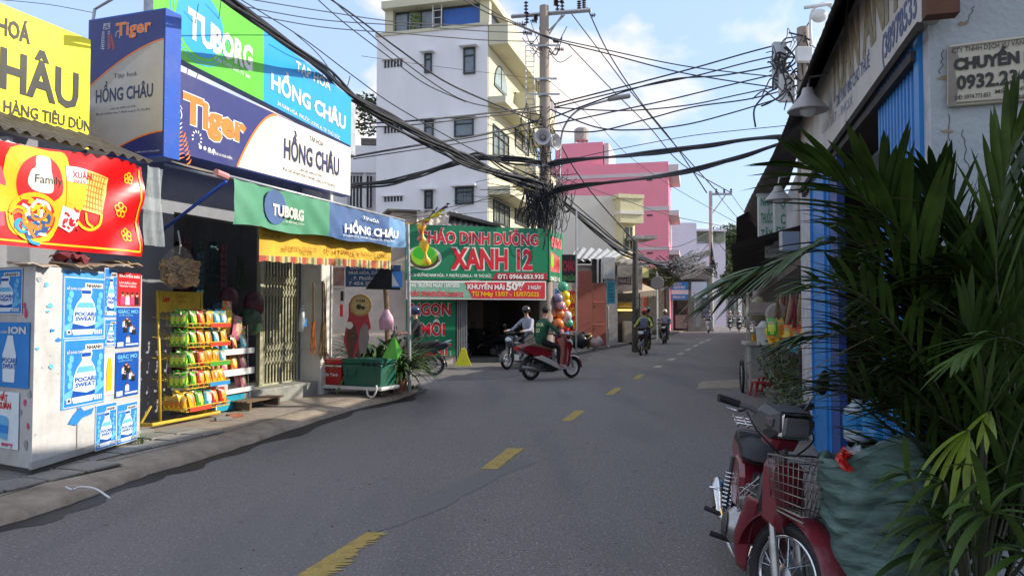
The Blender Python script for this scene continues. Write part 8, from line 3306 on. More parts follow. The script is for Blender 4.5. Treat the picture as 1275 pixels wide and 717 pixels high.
for i in range(16):
 fan(rr_.uniform(1150, 1300), rr_.uniform(560, 700), rr_.uniform(3.2, 3.9), [rr_.uniform(-20, 200) for k in range(9)], rr_.uniform(.3, .45), .024, 1.0, palm1, 100+i)
b = MB()
b.lathe([(.14, 0), (.17, .28), (.18, .28), (.18, .31), (.15, .31), (0, .28)], n=20)
tag(b.build('steel_pot', chrome, M=Matrix.Translation((P(1178, 700, 3.1).x, 3.1, 0)), smooth=2), 'dull steel pot at the foot of the palms', 'pot')
# dry pale leaves sticking out to the left
b = MB()
rr_ = random.Random(19)
for (px, py, ex, ey, Y) in ((1100, 395, 1000, 450, 3.3), (1110, 410, 1005, 480, 3.35), (1090, 385, 1030, 380, 3.3), (1090, 370, 1020, 378, 3.2), (1080, 350, 1010, 390, 3.3), (1140, 250, 1095, 270, 3.2), (1130, 300, 1070, 330, 3.1)):
 a, c = P(px, py, Y), P(ex, ey, Y)
 blade(b, a, c-a+Vector((0, 0, .1)), (c-a).length*1.05, .011, .3, 6)
tag(b.build('dry_leaves', palm4, smooth=True), 'pale dry leaf blades sticking out of the palm in front of the blue door', 'leaves')
# ------------------------------------------------------------------ motorbikes and riders
def wheel(par, c, r, cm_, T=None, cast=5, tw=.045, hub=.05):
 b = MB(); b.T = T
 b.torus(c, r-tw, tw, 'y', 28, 8, .95)
 wh = b.build('wheel', black, par, smooth=True)
 b = MB(); b.T = T
 b.torus(c, r-tw*2, .014, 'y', 28, 6, 1.6)
 if cast:
  for k in range(cast):
   a = 2*math.pi*k/cast+.3
   b.tube([(c[0]+.03*math.cos(a), c[1], c[2]+.03*math.sin(a)), (c[0]+(r-tw*2)*math.cos(a+.15), c[1], c[2]+(r-tw*2)*math.sin(a+.15))], [.022, .014], 5)
 b.lathe([(0, -.05), (hub, -.05), (hub*1.1, 0), (hub, .05), (0, .05)], c, 'y', 12)
 b.build('rim', cm_, wh, smooth=2)
 return wh
plastic = flat('bike_black_plastic', '141416', .35, var=.1)
engm = mat('engine_grey', (.18, .18, .18), rough=.45, metal=.6, var=.3, dirt=.3)
lensr = flat('lens_red', 'b01818', .2)
lensw = flat('lens_clear', 'd0d4d8', .1)
seatb = flat('seat_black', '1a1818', .6)
def paint(n, h):
 return flat('bike_paint_'+n, h, .22, coat=.8, var=.08)
def arc_shell(b, c, r, hw, a0, a1, n=10):
 rows = []
 for k in range(n+1):
  a = R(lerp(a0, a1, k/n))
  for (y, rr) in ((-hw, r-.03), (-hw*.6, r), (hw*.6, r), (hw, r-.03)):
   rows.append((c[0]+rr*math.cos(a), c[1]+y, c[2]+rr*math.sin(a)))
 b.add(rows, [(k*4+j, k*4+j+1, k*4+j+5, k*4+j+4) for k in range(n) for j in range(3)])
def scooter(name, label, M_, body, trim, seat, cat='motorbike', steer=0.0, plate=True):
 t = thing(name, label, cat, M_)
 S = Matrix.Translation((1.05, 0, 0)) @ Matrix.Rotation(steer, 4, 'Z') @ Matrix.Translation((-1.05, 0, 0))
 wheel(t, (0, 0, .27), .27, steel)
 wheel(t, (1.25, 0, .27), .27, white, S)
 def sl(nm, pts, hw, m_, bv=.03, yc=0.0, T=None):
  b = MB(); b.T = T
  b.slab(pts, hw, bv, yc)
  return b.build(nm, m_, t, smooth=2)
 sl('rear_body', [(-.42, .80), (-.30, .70), (-.05, .60), (.25, .52), (.55, .55), (.60, .64), (.45, .74), (.1, .82), (-.3, .87)], .16, body, .06)
 sl('seat', [(-.22, .85), (-.1, .90), (.1, .90), (.35, .84), (.58, .77), (.6, .70), (.3, .76), (0, .82)], .13, seat, .05)
 sl('lower_trim', [(.0, .56), (.35, .42), (.75, .24), (1.0, .24), (1.02, .34), (.8, .36), (.5, .50), (.2, .62)], .17, trim, .03)
 sl('underbody', [(-.1, .30), (.15, .2), (.6, .18), (.9, .24), (.6, .4), (.3, .55), (0, .52)], .12, plastic, .03)
 sl('leg_shield', [(.94, .30), (1.04, .30), (1.12, .62), (1.06, .98), (.98, .98), (1.0, .62)], .20, body, .05)
 sl('front_cowl', [(1.04, .50), (1.16, .62), (1.24, .80), (1.18, .94), (1.06, 1.02), (1.02, .8)], .13, body, .06)
 b = MB(); b.T = S
 arc_shell(b, (1.25, 0, .27), .31, .07, -5, 130)
 b.build('front_fender', body, t, smooth=True)
 b = MB()
 arc_shell(b, (0, 0, .27), .33, .06, 60, 190)
 b.build('rear_fender', plastic, t, smooth=True)
 for s in (-1, 1):
  b = MB(); b.T = S
  b.tube([(1.25, s*.075, .27), (1.12, s*.07, .68)], .022, 8)
  b.build('fork', steel, t, smooth=True)
 b = MB(); b.T = S
 b.slab([(1.0, 1.0), (1.12, .97), (1.16, 1.04), (1.08, 1.12), (.99, 1.08)], .15, .05)
 b.build('handlebar_cover', plastic if name != 'red_scooter' else body, t, smooth=2)
 b = MB(); b.T = S
 b.ball((1.2, 0, .86), .075, 10, 6, (.5, 1.5, 1))
 b.build('headlight', lensw, t, smooth=True)
 for s in (-1, 1):
  b = MB(); b.T = S
  b.tube([(1.03, s*.12, 1.05), (.99, s*.22, 1.07), (.94, s*.34, 1.06)], [.018, .02, .02], 7)
  b.build('grip', black, t)
  b = MB(); b.T = S
  b.tube([(1.0, s*.2, 1.08), (1.02, s*.27, 1.24)], .008, 5)
  b.ball((1.03, s*.28, 1.27), .055, 8, 6, (.25, 1.2, .8))
  b.build('mirror', black, t, smooth=True)
 b = MB()
 b.box(-.44, -.40, -.1, .1, .74, .82)
 b.build('tail_light', lensr, t)
 if plate:
  b = MB()
  b.box(-.42, -.405, -.095, .095, .5, .64)
  b.build('number_plate', flat('plate_white', 'c8c8c0', .6), t)
 b = MB()
 b.tube([(.35, -.13, .25), (.1, -.15, .24), (-.0, -.16, .27), (-.35, -.17, .34)], [.02, .03, .055, .05], 10)
 b.build('exhaust', engm, t, smooth=True)
 b = MB()
 b.box(-.05, .3, -.12, .11, .2, .4)
 b.lathe([(0, -.02), (.11, -.01), (.12, .03), (0, .04)], (.1, .13, .29), 'y', 14)
 b.build('engine', engm, t, kind='stuff')
 b = MB()
 b.tube([(-.28, .13, .86), (-.42, .1, .92), (-.42, -.1, .92), (-.28, -.13, .86)], .012, 5)
 b.build('grab_rail', chrome, t)
 return t
skinm = mat('skin', (.42, .23, .15), rough=.55, var=.06)
def person(label, M_, jp, cols_, fingers=True, head='hair', hcol='1a1614', mask=None, hr=.105):
 """jp: joint positions; one skinned body, coloured by nearest limb"""
 V, E, RD, TG = [], [], [], []
 def v(p, r):
  V.append(tuple(p)); RD.append(r)
  return len(V)-1
 def e(a, b, tg):
  E.append((a, b)); TG.append(tg)
 J = {k: Vector(q) for k, q in jp.items()}
 pel = v(J['pelvis'], .155)
 wa = v(J['pelvis'].lerp(J['chest'], .5), .135); e(pel, wa, 0)
 ch = v(J['chest'], .15); e(wa, ch, 0)
 up = (J['head']-J['chest']).normalized()
 nb = v(J['chest']+up*.16, .065); e(ch, nb, 0)
 nk = v(J['head']-up*.10, .055); e(nb, nk, 2)
 hd = v(J['head'], .085); e(nk, hd, 2)
 ht = v(J['head']+up*.07, .075); e(hd, ht, 2)
 for s in ('l', 'r'):
  sh = v(J['sh'+s], .068); e(ch, sh, 0)
  el = v(J['el'+s], .048); e(sh, el, 0)
  ml = v(J['el'+s].lerp(J['ha'+s], .2), .042); e(el, ml, 0 if cols_.get('long') else 2)
  wr = v(J['ha'+s]-(J['ha'+s]-J['el'+s]).normalized()*.07, .028); e(ml, wr, 0 if cols_.get('long') else 2)
  hn = v(J['ha'+s], .033); e(wr, hn, 2)
  hp = v(J['hp'+s], .10); e(pel, hp, 1)
  kn = v(J['kn'+s], .068); e(hp, kn, 1)
  cf = v(J['kn'+s].lerp(J['ft'+s], .35), .058); e(kn, cf, 1)
  an = v(J['ft'+s], .04); e(cf, an, 1)
  fd = Vector(jp.get('toe', (1, 0, -.15))).normalized()
  f2 = v(J['ft'+s]+fd*.09-Vector((0, 0, .03)), .04); e(an, f2, 3)
  f3 = v(J['ft'+s]+fd*.18-Vector((0, 0, .04)), .03); e(f2, f3, 3)
 me = bpy.data.meshes.new('person')
 me.from_pydata(V, E, [])
 o = bpy.data.objects.new('person', me)
 COL.objects.link(o)
 sk_ = o.modifiers.new('s', 'SKIN')
 sk_.use_smooth_shade = True
 for i, d in enumerate(me.skin_vertices[0].data):
  d.radius = (RD[i], RD[i]*(1.15 if i in (0, 1, 2) else 1))
  d.use_root = (i == 0)
 sb = o.modifiers.new('u', 'SUBSURF')
 sb.levels = sb.render_levels = 1
 dg = bpy.context.evaluated_depsgraph_get()
 m2 = bpy.data.meshes.new_from_object(o.evaluated_get(dg))
 bpy.data.objects.remove(o)
 vs = [tuple(q.co) for q in m2.vertices]
 fs = [tuple(p.vertices) for p in m2.polygons]
 b = MB()
 for f in fs:
  c = sum((Vector(vs[i]) for i in f), Vector())/len(f)
  best, bd = 0, 9
  for (a_, b_), tg in zip(E, TG):
   A0, B0 = Vector(V[a_]), Vector(V[b_])
   d = B0-A0
   tt = max(0, min(1, (c-A0).dot(d)/max(1e-9, d.length_squared)))
   dd = (c-A0-d*tt).length-.6*lerp(RD[a_], RD[b_], tt)
   if dd < bd:
    best, bd = tg, dd
  b.mi.append(best)
 b.v, b.f = vs, fs
 if fingers:
  b.k = 2
  for s in ('l', 'r'):
   h = J['ha'+s]
   sg = 1 if s == 'l' else -1
   for k in range(4):
    y = (k-1.5)*.02*sg
    L_ = (.045, .05, .047, .038)[k]
    b.tube([h+Vector((.02, y, .012)), h+Vector((L_, y, .006)), h+Vector((L_+.004, y, -.022)), h+Vector((L_-.022, y, -.034))], [.0095, .009, .008, .007], 5)
   b.tube([h+Vector((-.01, -.036*sg, .0)), h+Vector((.015, -.046*sg, -.016)), h+Vector((.032, -.035*sg, -.026))], [.011, .010, .008], 5)
 body = b.build('person', [cols_['shirt'], cols_['pants'], skinm, cols_['shoe']], smooth=True, M=M_)
 tag(body, label, 'person')
 hd_ = J['head']
 F = Vector(jp.get('face', (1, 0, 0))).normalized()
 S_ = Vector((0, 0, 1)).cross(F)
 b = MB()
 c = hd_+Vector((0, 0, .03))
 if head == 'hair':
  b.ball(tuple(c-F*.018+Vector((0, 0, .02))), hr, 14, 9, (1, .92, .95))
  b.build('hair', flat('hair_'+hcol, hcol, .7, var=.3), body, smooth=True)
 else:
  b.ball(tuple(c+Vector((0, 0, .02))-F*.01), hr*1.28, 16, 10, (1.06, .95, .92))
  b.build('helmet', flat('helmet_'+hcol, hcol, .2, coat=.6), body, smooth=True)
  b = MB()
  b.ball(tuple(c+F*.055+Vector((0, 0, -.005))), hr*.98, 12, 8, (.9, .9, .42))
  b.build('visor', plastic, body, smooth=True)
 b = MB()
 e0 = hd_+F*.078
 for sg in (-1, 1):
  b.k = 0
  b.ball(tuple(e0+S_*sg*.032+Vector((0, 0, .01))), .011, 6, 4)
  b.k = 1
  b.ball(tuple(hd_+S_*sg*.088+Vector((0, 0, -.005))), .024, 6, 5, (.7, .5, 1.2))
 b.k = 1
 b.ball(tuple(e0+F*.012+Vector((0, 0, -.018))), .016, 6, 5, (1, .8, 1.3))
 b.k = 2
 b.ball(tuple(e0+F*.0+Vector((0, 0, -.052))), .018, 6, 4, (.5, 1.2, .35))
 b.build('face', [blk, skinm, flat('lips', '8a4a40', .6)], body, smooth=True)
 if mask:
  b = MB()
  b.ball(tuple(hd_+F*.03+Vector((0, 0, -.045))), .078, 12, 8, (1, 1, .8))
  b.build('mask', flat('mask_'+mask, mask, .8), body, smooth=True)
 return body
def pose(hip=(.25, 0, .92), lean=.12, hands=(.94, .34, 1.10), feet=(.72, .16, .37), face=(1, 0, 0), hd=(0, 0), **k):
 hx, hy, hz = hip
 cx_, cz_ = hx+lean, hz+.40
 d = {'pelvis': hip, 'chest': (cx_, 0, cz_), 'head': (cx_+.06+hd[0], hd[1], cz_+.33)}
 for s, g in (('l', 1), ('r', -1)):
  d['sh'+s] = (cx_, g*.185, cz_+.06)
  d['ha'+s] = (hands[0], g*hands[1]*.9, hands[2])
  m_ = (Vector(d['sh'+s])+Vector(d['ha'+s]))/2
  d['el'+s] = (m_.x-.04, m_.y+g*.09, m_.z-.12)
  d['hp'+s] = (hx+.04, g*.10, hz-.02)
  d['ft'+s] = (feet[0], g*feet[1], feet[2])
  mk = Vector((lerp(hx, feet[0], .5)+.22, g*.17, lerp(hz, feet[2], .42)+.10))
  d['kn'+s] = tuple(mk)
 d['face'] = face
 d.update(k)
 return d
def on_ground(rear, heading_to, z=.004):
 a, c = rear, heading_to
 an = math.atan2(c.y-a.y, c.x-a.x)
 return Matrix.Translation((a.x, a.y, z)) @ Matrix.Rotation(an, 4, 'Z')
def cm(sh, pa, shoe='2a2624', long=False):
 return {'shirt': flat('shirt_'+sh, sh, .85, var=.2, scale=12), 'pants': flat('pants_'+pa, pa, .85, var=.2), 'shoe': flat('shoe_'+shoe, shoe, .7), 'long': long}
tan_seat = flat('seat_tan', '6a5040', .6)
# 1 red scooter with a rider in a green shirt
M1 = on_ground(G(661, 473.5), G(710, 470.5))
red1 = paint('wine', '7a1220')
scooter('red_scooter', 'wine red scooter with silver trim turning in front of the porridge shop', M1, red1, flat('trim_silver', 'b8b0ac', .3), tan_seat)
pr = person('rider in a dark green printed T-shirt and black trousers riding the red scooter', M1, pose(hip=(.28, 0, .93), lean=.10, hd=(.03, 0)), cm('0c5038', '1c181a', 'c08088'), hcol='14120f')
b = MB()
T_ = Matrix(((0, 1, 0, 0), (-1, 0, 0, 0), (0, 0, 1, 0), (0, 0, 0, 1)))
b.T = Matrix.Translation((.20, -.10, 0)) @ T_ @ Matrix.Rotation(R(30), 4, 'Z')
b.text('OUR', -.02, 1.32, .07, .20, -.175, .05)
b.text('LO', -.02, 1.17, .09, .10, -.185, .05)
b.build('shirt_print', flat('print_pale_yellow', 'd8d890', .7), pr)
# 2 grey rider on the silver bike heading left
M2 = on_ground(G(664, 457), G(621, 461))
scooter('silver_motorbike', 'dark motorbike with silver nose heading left behind the red scooter', M2, paint('graphite', '3c3e42'), flat('trim_silver', 'b8b0ac'), seatb)
person('rider in a pale grey long-sleeved shirt and dark helmet heading left', M2, pose(hip=(.2, 0, .95), lean=.10), cm('9c9ca8', '26262c', long=True), head='helmet', hcol='2c2a2a')
# 3 rider in black at the left
M3 = on_ground(G(541, 467.5), G(497, 468.5))
scooter('black_motorbike', 'black motorbike with red trim stopped beside the metal post', M3, paint('black', '18181a'), paint('wine', '7a1220'), seatb)
person('rider in black clothes and dark blue helmet sitting with the back half turned', M3, pose(hip=(.42, 0, .92), lean=.05, hands=(.95, .34, 1.1), feet=(.7, .18, .3)), cm('1e1c1e', '1c1c20'), head='helmet', hcol='1c2c50')
# 4 rider with bright jacket and passenger
M4 = on_ground(G(808, 441), G(797, 447))
M4 = Matrix.Translation(G(805, 440.5)) @ Matrix.Rotation(R(-110), 4, 'Z')
scooter('dark_scooter', 'dark scooter with white front panels coming towards the camera', M4, paint('brownblack', '2a2020'), flat('trim_yellow', 'b8a820', .4), seatb)
b = MB(); b.T = M4
for s in (-1, 1):
 b.add([(1.22, s*.03, .62), (1.20, s*.16, .78), (1.14, s*.17, .86), (1.24, s*.03, .72)], [(0, 1, 2, 3)])
b.T = None
person('rider in a lime and grey jacket with a red, green and yellow helmet', M4, pose(hip=(.38, 0, .93), lean=.05), cm('a8b43c', '2c2a34', long=True), head='helmet', hcol='c84828', mask='2a2628')
bb = MB()
bb.T = M4
bb.slab([(.50, 1.02), (.56, 1.02), (.60, 1.42), (.52, 1.46)], .14, .03)
tag(bb.build('chest_vest', flat('vest_grey_blue', '6c7490', .8)), 'grey blue vest panel over the lime jacket of the rider', 'vest')
person('passenger in dark clothes behind the lime jacket rider', M4, pose(hip=(-.02, 0, .97), lean=.05, hands=(.3, .2, 1.05), feet=(.2, .18, .38), hd=(0, .05)), cm('24282a', '202024', long=True), head='helmet', hcol='1c2420')
# 5 rider with white helmet
M5 = Matrix.Translation(G(829, 427.5)) @ Matrix.Rotation(R(-107), 4, 'Z')
scooter('black_scooter', 'black scooter following behind the bright jacket rider', M5, paint('black', '18181a'), plastic, seatb)
person('rider in a pale checked shirt and white helmet on the black scooter', M5, pose(hip=(.3, 0, .93), lean=.05), cm('9896a8', '2c2c30', long=True), head='helmet', hcol='c8b8b0', mask='3a2c2c')
# far riders
for k, (px, py, rot, bc, sc_, hc, lb, lb2) in enumerate((
 (883, 414, -108, 'c0c0c0', '8890a0', '585868', 'white scooter nearest the kiosk row coming up the road', 'distant rider in grey on the white scooter near the kiosk row'),
 (909, 411, -106, '2c2c30', '9c9090', 'b09890', 'dark scooter in the middle of the far group', 'distant rider in a pale shirt in the middle of the far group'),
 (920, 412.5, -106, '242428', 'a8a4a8', 'c8c4c4', 'dark scooter with white front at the right of the far group', 'distant rider in white with white helmet at the right of the far group'),
 (933, 413.5, 75, '3a1c1c', '1c2434', '20242c', 'dark motorbike with red tail light riding away beside the cart', 'distant rider in navy seen from behind beside the food cart'))):
 Mk = Matrix.Translation(G(px, py)) @ Matrix.Rotation(R(rot), 4, 'Z')
 scooter('distant_scooter', lb, Mk, paint(bc, bc), plastic, seatb)
 person(lb2, Mk, pose(hip=(.3, 0, .93), lean=.05), cm(sc_, '24242a', long=True), fingers=False, head='helmet', hcol=hc)
# parked bikes in the shop opening
for k, (px, py, Y, rot, bc, lb) in enumerate(((612, 449, 0, 150, '1c1e22', 'black motorbike parked in the porridge shop doorway, nearest the marker'), (634, 446, 0, 165, '2a2c30', 'dark grey motorbike parked deeper in the porridge shop doorway'), (652, 445, 0, 120, '16181c', 'black scooter parked beside the shop pillar'))):
 Mk = Matrix.Translation(G(px, py)+Vector((.2, .5+.4*k, .004))) @ Matrix.Rotation(R(rot), 4, 'Z')
 scooter('parked_motorbike', lb, Mk, paint(bc, bc), plastic, seatb, steer=.4)
# ------------------------------------------------------------------ the old red motorbike in the foreground
MF = Matrix.Translation((1.545, 5.12, .004)) @ Matrix.Rotation(math.atan2(-1, -.20), 4, 'Z') @ Matrix.Rotation(R(-8), 4, 'X')
S = Matrix.Translation((1.05, 0, 0)) @ Matrix.Rotation(R(33), 4, 'Z') @ Matrix.Translation((-1.05, 0, 0))
mr = mat('bike_paint_old_red', (.16, .010, .02), rough=.38, var=.12, coat=.5, dirt=.2, dcol='3a2420', dscale=7)
mg = mat('old_grey_plastic', (.07, .07, .07), rough=.45, var=.2, dirt=.3)
alu = mat('worn_aluminium', (.45, .44, .42), rough=.35, metal=.85, var=.2, dirt=.35, dcol='3c3630', dscale=9)
t = thing('old_red_motorbike', 'old red underbone motorbike with wire basket parked at the right road edge', 'motorbike', MF)
def bw(nm, m_, fn, T=None, smooth=2, kind=None, par=None):
 b = MB(); b.T = T
 fn(b)
 return b.build(nm, m_, par or t, smooth=smooth, kind=kind)
def spokewheel(c, T):
 r = .285
 w_ = bw('wheel', black, lambda b: b.torus(c, r-.036, .036, 'y', 48, 10, 1.0), T, True)
 def tread(b):
  for k in range(60):
   a = 2*math.pi*k/60
   for s in (-1, 1):
    b.tube([(c[0]+(r+.001)*math.cos(a), s*.005, c[2]+(r+.001)*math.sin(a)), (c[0]+(r-.012)*math.cos(a+.06), s*.03, c[2]+(r-.012)*math.sin(a+.06))], .003, 4)
 bw('tread', mg, tread, T, False, 'stuff', w_)
 bw('rim', chrome, lambda b: b.torus(c, r-.078, .013, 'y', 48, 8, 1.5), T, True, par=w_)
 bw('hub', alu, lambda b: b.lathe([(0, -.055), (.03, -.055), (.065, -.04), (.07, .0), (.065, .04), (.03, .055), (0, .055)], c, 'y', 20), T, par=w_)
 def sp(b):
  for k in range(36):
   a = 2*math.pi*k/36
   o_ = .5 if k % 4 < 2 else -.5
   y = .035 if k % 2 else -.035
   b.tube([(c[0]+.06*math.cos(a+o_), y, c[2]+.06*math.sin(a+o_)), (c[0]+(r-.08)*math.cos(a), y*.1, c[2]+(r-.08)*math.sin(a))], .0022, 4)
 bw('spokes', chrome, sp, T, False, 'stuff', w_)
spokewheel((0, 0, .285), None)
spokewheel((1.22, 0, .285), S)
for s in (-1, 1):
 bw('fork', alu, lambda b: (b.tube([(1.22, s*.085, .285), (1.16, s*.085, .48)], .024, 12), b.tube([(1.16, s*.085, .48), (1.10, s*.08, .66)], .017, 10)), S)
def fend(b):
 arc_shell(b, (1.22, 0, .285), .35, .085, -4, 172, 24)
bw('front_fender', mr, fend, S, True)
bw('fork_cover', mr, lambda b: b.slab([(1.06, .52), (1.17, .50), (1.20, .58), (1.12, .86), (1.02, .86)], .10, .04), S)
# leg shields: curved panels either side
for s in (-1, 1):
 def ls(b):
  def f(u, v):
   z = lerp(.18, .62, v)
   return (lerp(.90, .80, u)+.16*v*v-.02, s*(.075+(.10*math.sin(u*1.5))*(1-.55*v)*(.35+.65*min(1, v*2.2+.1))), z)
  b.grid(f, 8, 14)
 o = bw('leg_shield', mr, ls, None, True)
 o.modifiers.new('t', 'SOLIDIFY').thickness = .008
bw('centre_cover', mg, lambda b: b.slab([(.42, .50), (.60, .42), (.84, .52), (.96, .80), (.90, .82), (.74, .60), (.55, .60), (.46, .66)], .05, .02))
bw('side_cover', mr, lambda b: b.slab([(.02, .52), (.24, .38), (.46, .42), (.48, .62), (.36, .70), (.08, .70)], .125, .03))
bw('tail_cover', mr, lambda b: b.slab([(-.34, .66), (-.1, .60), (.3, .62), (.42, .70), (.2, .74), (-.3, .78)], .11, .04))
bw('rear_fender', mg, lambda b: arc_shell(b, (0, 0, .285), .35, .06, 70, 200, 14), None, True)
bw('seat', seatb, lambda b: b.slab([(-.18, .76), (-.1, .84), (.1, .85), (.28, .82), (.46, .80), (.54, .74), (.46, .70), (.1, .74)], .125, .06))
def rack(b):
 for y in (-.11, -.04, .04, .11):
  b.tube([(-.12, y, .85), (-.46, y, .88)], .008, 6)
 for x in (-.14, -.3, -.46):
  b.tube([(x, -.12, .865), (x, .12, .865)], .008, 6)
bw('luggage_rack', chrome, rack, kind='stuff')
bw('tail_light', lensr, lambda b: b.bbox(-.40, -.34, -.06, .06, .68, .77, .015))
bw('mud_flap', black, lambda b: b.box(-.345, -.335, -.08, .08, .30, .66))
def eng(b):
 b.lathe([(0, -.17), (.07, -.17), (.11, -.13), (.125, -.06), (.125, .06), (.09, .14), (0, .14)], (.44, 0, .31), 'y', 20)
 b.tube([(.5, -.06, .42), (.58, -.1, .5), (.66, -.08, .52)], .03, 8)
 b.lathe([(0, -.10), (.05, -.10), (.075, -.06), (.075, .08), (0, .09)], (.28, 0, .30), 'y', 16)
 for k in range(7):
  x = .54+k*.024
  b.box(x, x+.012, -.07, .07, .29, .41)
 b.lathe([(0, .0), (.045, .0), (.05, .05), (0, .12)], (.72, 0, .35), 'x', 14)
bw('engine', alu, eng, kind='stuff')
bw('engine_cover', mat('engine_dark', (.10, .10, .10), rough=.5, metal=.5, var=.2), lambda b: (b.lathe([(0, -.195), (.06, -.19), (.085, -.171), (0, -.17)], (.44, 0, .31), 'y', 20)))
def exh(b):
 b.tube(catmull([(.72, -.03, .28), (.74, -.06, .18), (.5, -.10, .14), (.2, -.13, .17), (.05, -.15, .24)], 5), .016, 8)
 b.tube([(.06, -.15, .235), (.0, -.155, .26), (-.28, -.17, .36), (-.36, -.17, .385), (-.40, -.17, .395)], [.02, .045, .05, .045, .02], 14)
bw('exhaust', chrome, exh, None, True)
bw('exhaust_guard', mg, lambda b: b.tube([(-.02, -.2, .28), (-.26, -.215, .365)], .018, 6))
for s in (-1, 1):
 bw('shock_absorber', chrome, lambda b: [b.lathe([(.022, z), (.036, z+.01), (.022, z+.02)], (-.02-.08*(z-.3), s*.125, z), 'z', 10) if False else b.torus((-.02+.12*(z-.3), s*.13, z), .03, .006, 'z', 12, 5) for z in [.32+.028*k for k in range(9)]], kind='stuff')
 bw('shock_rod', mg, lambda b: b.tube([(-.02, s*.13, .29), (.03, s*.13, .66)], .016, 7))
 bw('swing_arm', mg, lambda b: b.tube([(0, s*.09, .285), (.36, s*.09, .31)], .02, 6))
 bw('footrest', black, lambda b: b.tube([(.40, s*.12, .20), (.40, s*.25, .22)], .018, 8))
 bw('rear_footrest', black, lambda b: b.tube([(.05, s*.15, .26), (.02, s*.27, .28)], .016, 8))
bw('kick_lever', chrome, lambda b: b.tube(catmull([(.36, -.16, .28), (.26, -.19, .36), (.14, -.2, .44), (.10, -.26, .44)], 4), .010, 6))
bw('side_stand', mg, lambda b: b.tube([(.42, .1, .18), (.40, .26, .0)], .013, 6))
bw('chain_case', mg, lambda b: b.slab([(-.05, .24), (.34, .26), (.36, .36), (-.05, .34)], .02, .01, .1))
S0 = S
S = S @ Matrix.Translation((0, 0, .09))
# handlebar head with square lamp
bw('handlebar_cover', mg, lambda b: (b.slab([(.92, .93), (1.06, .88), (1.13, .93), (1.12, 1.03), (1.0, 1.06), (.92, 1.0)], .15, .04)), S)
bw('handlebar_trim', mr, lambda b: b.slab([(.96, .84), (1.07, .82), (1.10, .88), (1.0, .92), (.94, .90)], .09, .03), S)
bw('headlight', mat('headlight_glass', (.12, .125, .13), rough=.08, var=.2, coat=.5), lambda b: b.bbox(1.115, 1.14, -.085, .085, .91, 1.01, .01), S)
bw('headlight_rim', chrome, lambda b: b.bbox(1.10, 1.13, -.1, .1, .895, 1.025, .012), S)
for s in (-1, 1):
 bw('indicator', flat('lens_smoke', '54484a', .2), lambda b: b.bbox(1.05, 1.11, s*.125-.03, s*.125+.03, .94, 1.0, .012), S)
 bw('bar', mg, lambda b: b.tube([(1.0, s*.12, .99), (.96, s*.17, 1.02), (.91, s*.22, 1.03)], .014, 8), S)
 bw('grip', black, lambda b: b.tube([(.91, s*.21, 1.03), (.88, s*.315, 1.05), (.877, s*.325, 1.05)], [.021, .021, .024], 12), S)
 bw('brake_lever', chrome, lambda b: b.tube(catmull([(.955, s*.2, 1.01), (.97, s*.26, 1.0), (.94, s*.32, 1.01)], 4), .007, 6), S)
bw('mirror_stalk', mg, lambda b: b.tube(catmull([(.96, .2, 1.03), (.98, .24, 1.12), (.97, .29, 1.17)], 4), .006, 6), S)
bw('mirror', black, lambda b: b.ball((.965, .31, 1.20), .06, 14, 8, (.25, .7, 1.25)), S, True)
bw('cable_loop', black, lambda b: (b.tube(catmull([(.97, -.2, 1.0), (1.08, -.22, .93), (1.12, -.12, .84), (1.08, -.03, .8)], 6), .006, 5), b.tube(catmull([(.97, .18, 1.0), (1.1, .16, .9), (1.1, .05, .8)], 6), .005, 5)), S, True, 'stuff')
bw('visor_strip', chrome, lambda b: b.tube([(1.11, -.1, 1.03), (1.13, 0, 1.035), (1.11, .1, 1.03)], .006, 5), S)
S = S0
bw('steering_stem', mg, lambda b: b.tube([(1.1, 0, .62), (1.03, 0, 1.0)], .035, 10), S)
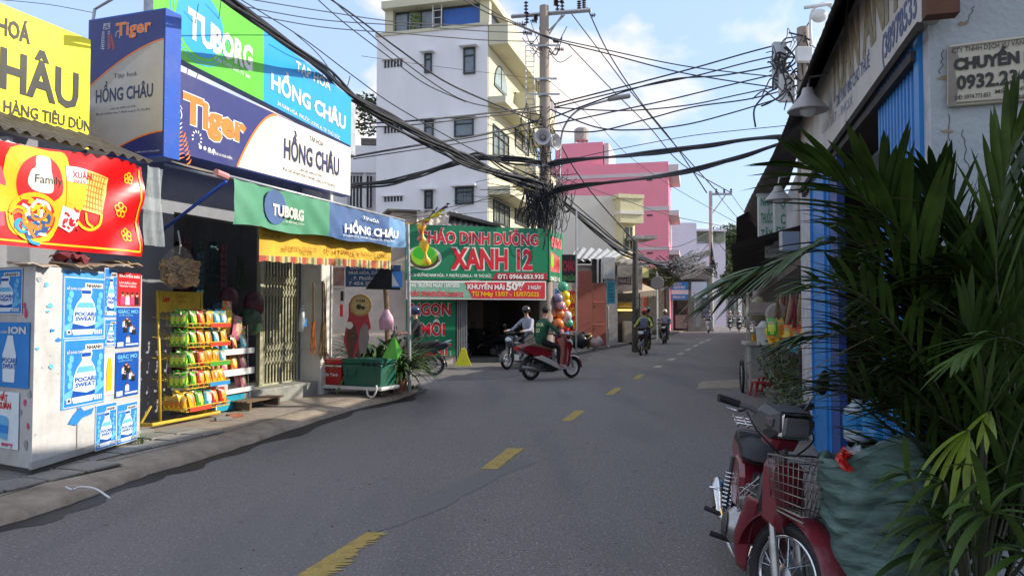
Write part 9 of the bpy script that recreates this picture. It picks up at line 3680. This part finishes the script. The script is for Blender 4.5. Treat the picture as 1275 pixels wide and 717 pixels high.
# wire basket
def basket(b):
 x0, x1, w0, w1, z0, z1 = 1.12, 1.34, .09, .155, .64, .90
 def c(u, sgn, v):
  return Vector((lerp(x0, x1+.04*v, u), sgn*lerp(w0, w1, v), lerp(z0, z1, v)+.03*u*v))
 for v in [k/6 for k in range(7)]:
  r = .0055 if v in (0, 1) else .003
  b.tube([c(0, -1, v), c(1, -1, v), c(1, 1, v), c(0, 1, v), c(0, -1, v)], r, 5)
 for k in range(8):
  for s in (-1, 1):
   b.tube([c(k/7, s, 0), c(k/7, s, 1)], .003, 4)
  y = lerp(-1, 1, k/7)
  for u in (0, 1):
   p, q = c(u, 1, 0), c(u, 1, 1)
   b.tube([(p.x, p.y*y, p.z), (q.x, q.y*y, q.z)], .003, 4)
  b.tube([(x0, w0*y, z0), (x1, w0*y, z0)], .003, 4)
 b.tube([(1.1, -.08, .66), (1.16, -.09, .62), (1.36, -.09, .615)], .007, 5)
 b.tube([(1.1, .08, .66), (1.16, .09, .62), (1.36, .09, .615)], .007, 5)
bw('wire_basket', mat('basket_wire', (.25, .23, .2), rough=.4, metal=.8, var=.3), basket, S, True, 'stuff')
bw('side_emblem', chrome, lambda b: b.bbox(.16, .34, -.132, -.124, .56, .585, .003))
bw('seat_strap', mg, lambda b: b.box(.12, .16, -.128, .128, .80, .856))
bw('side_decal', flat('decal_white', 'b8b4b0', .4), lambda b: (b.prism([(.10, .47), (.22, .43), (.24, .445), (.12, .485)], -.129, -.1255)))
bw('number_plate', flat('plate_white', 'c8c8c0'), lambda b: b.box(-.352, -.346, -.09, .09, .50, .62))
def wires(b):
 rr = random.Random(9)
 for k in range(7):
  b.tube(catmull([(.5+rr.uniform(0, .2), rr.uniform(-.12, -.06), .42), (.6+rr.uniform(-.08, .1), -.12+rr.uniform(-.03, .03), .52+rr.uniform(-.05, .08)), (.75+rr.uniform(-.05, .1), rr.uniform(-.1, 0), .6+rr.uniform(-.05, .1))], 5), .004, 4)
bw('hoses', steel, wires, None, True, 'stuff')
bw('carburettor', alu, lambda b: b.lathe([(0, -.05), (.035, -.05), (.04, .02), (.025, .05), (0, .05)], (.58, -.06, .5), 'y', 12))
bw('inner_frame', mg, lambda b: b.tube([(.98, 0, .72), (.7, 0, .5), (.45, 0, .55)], .03, 8))
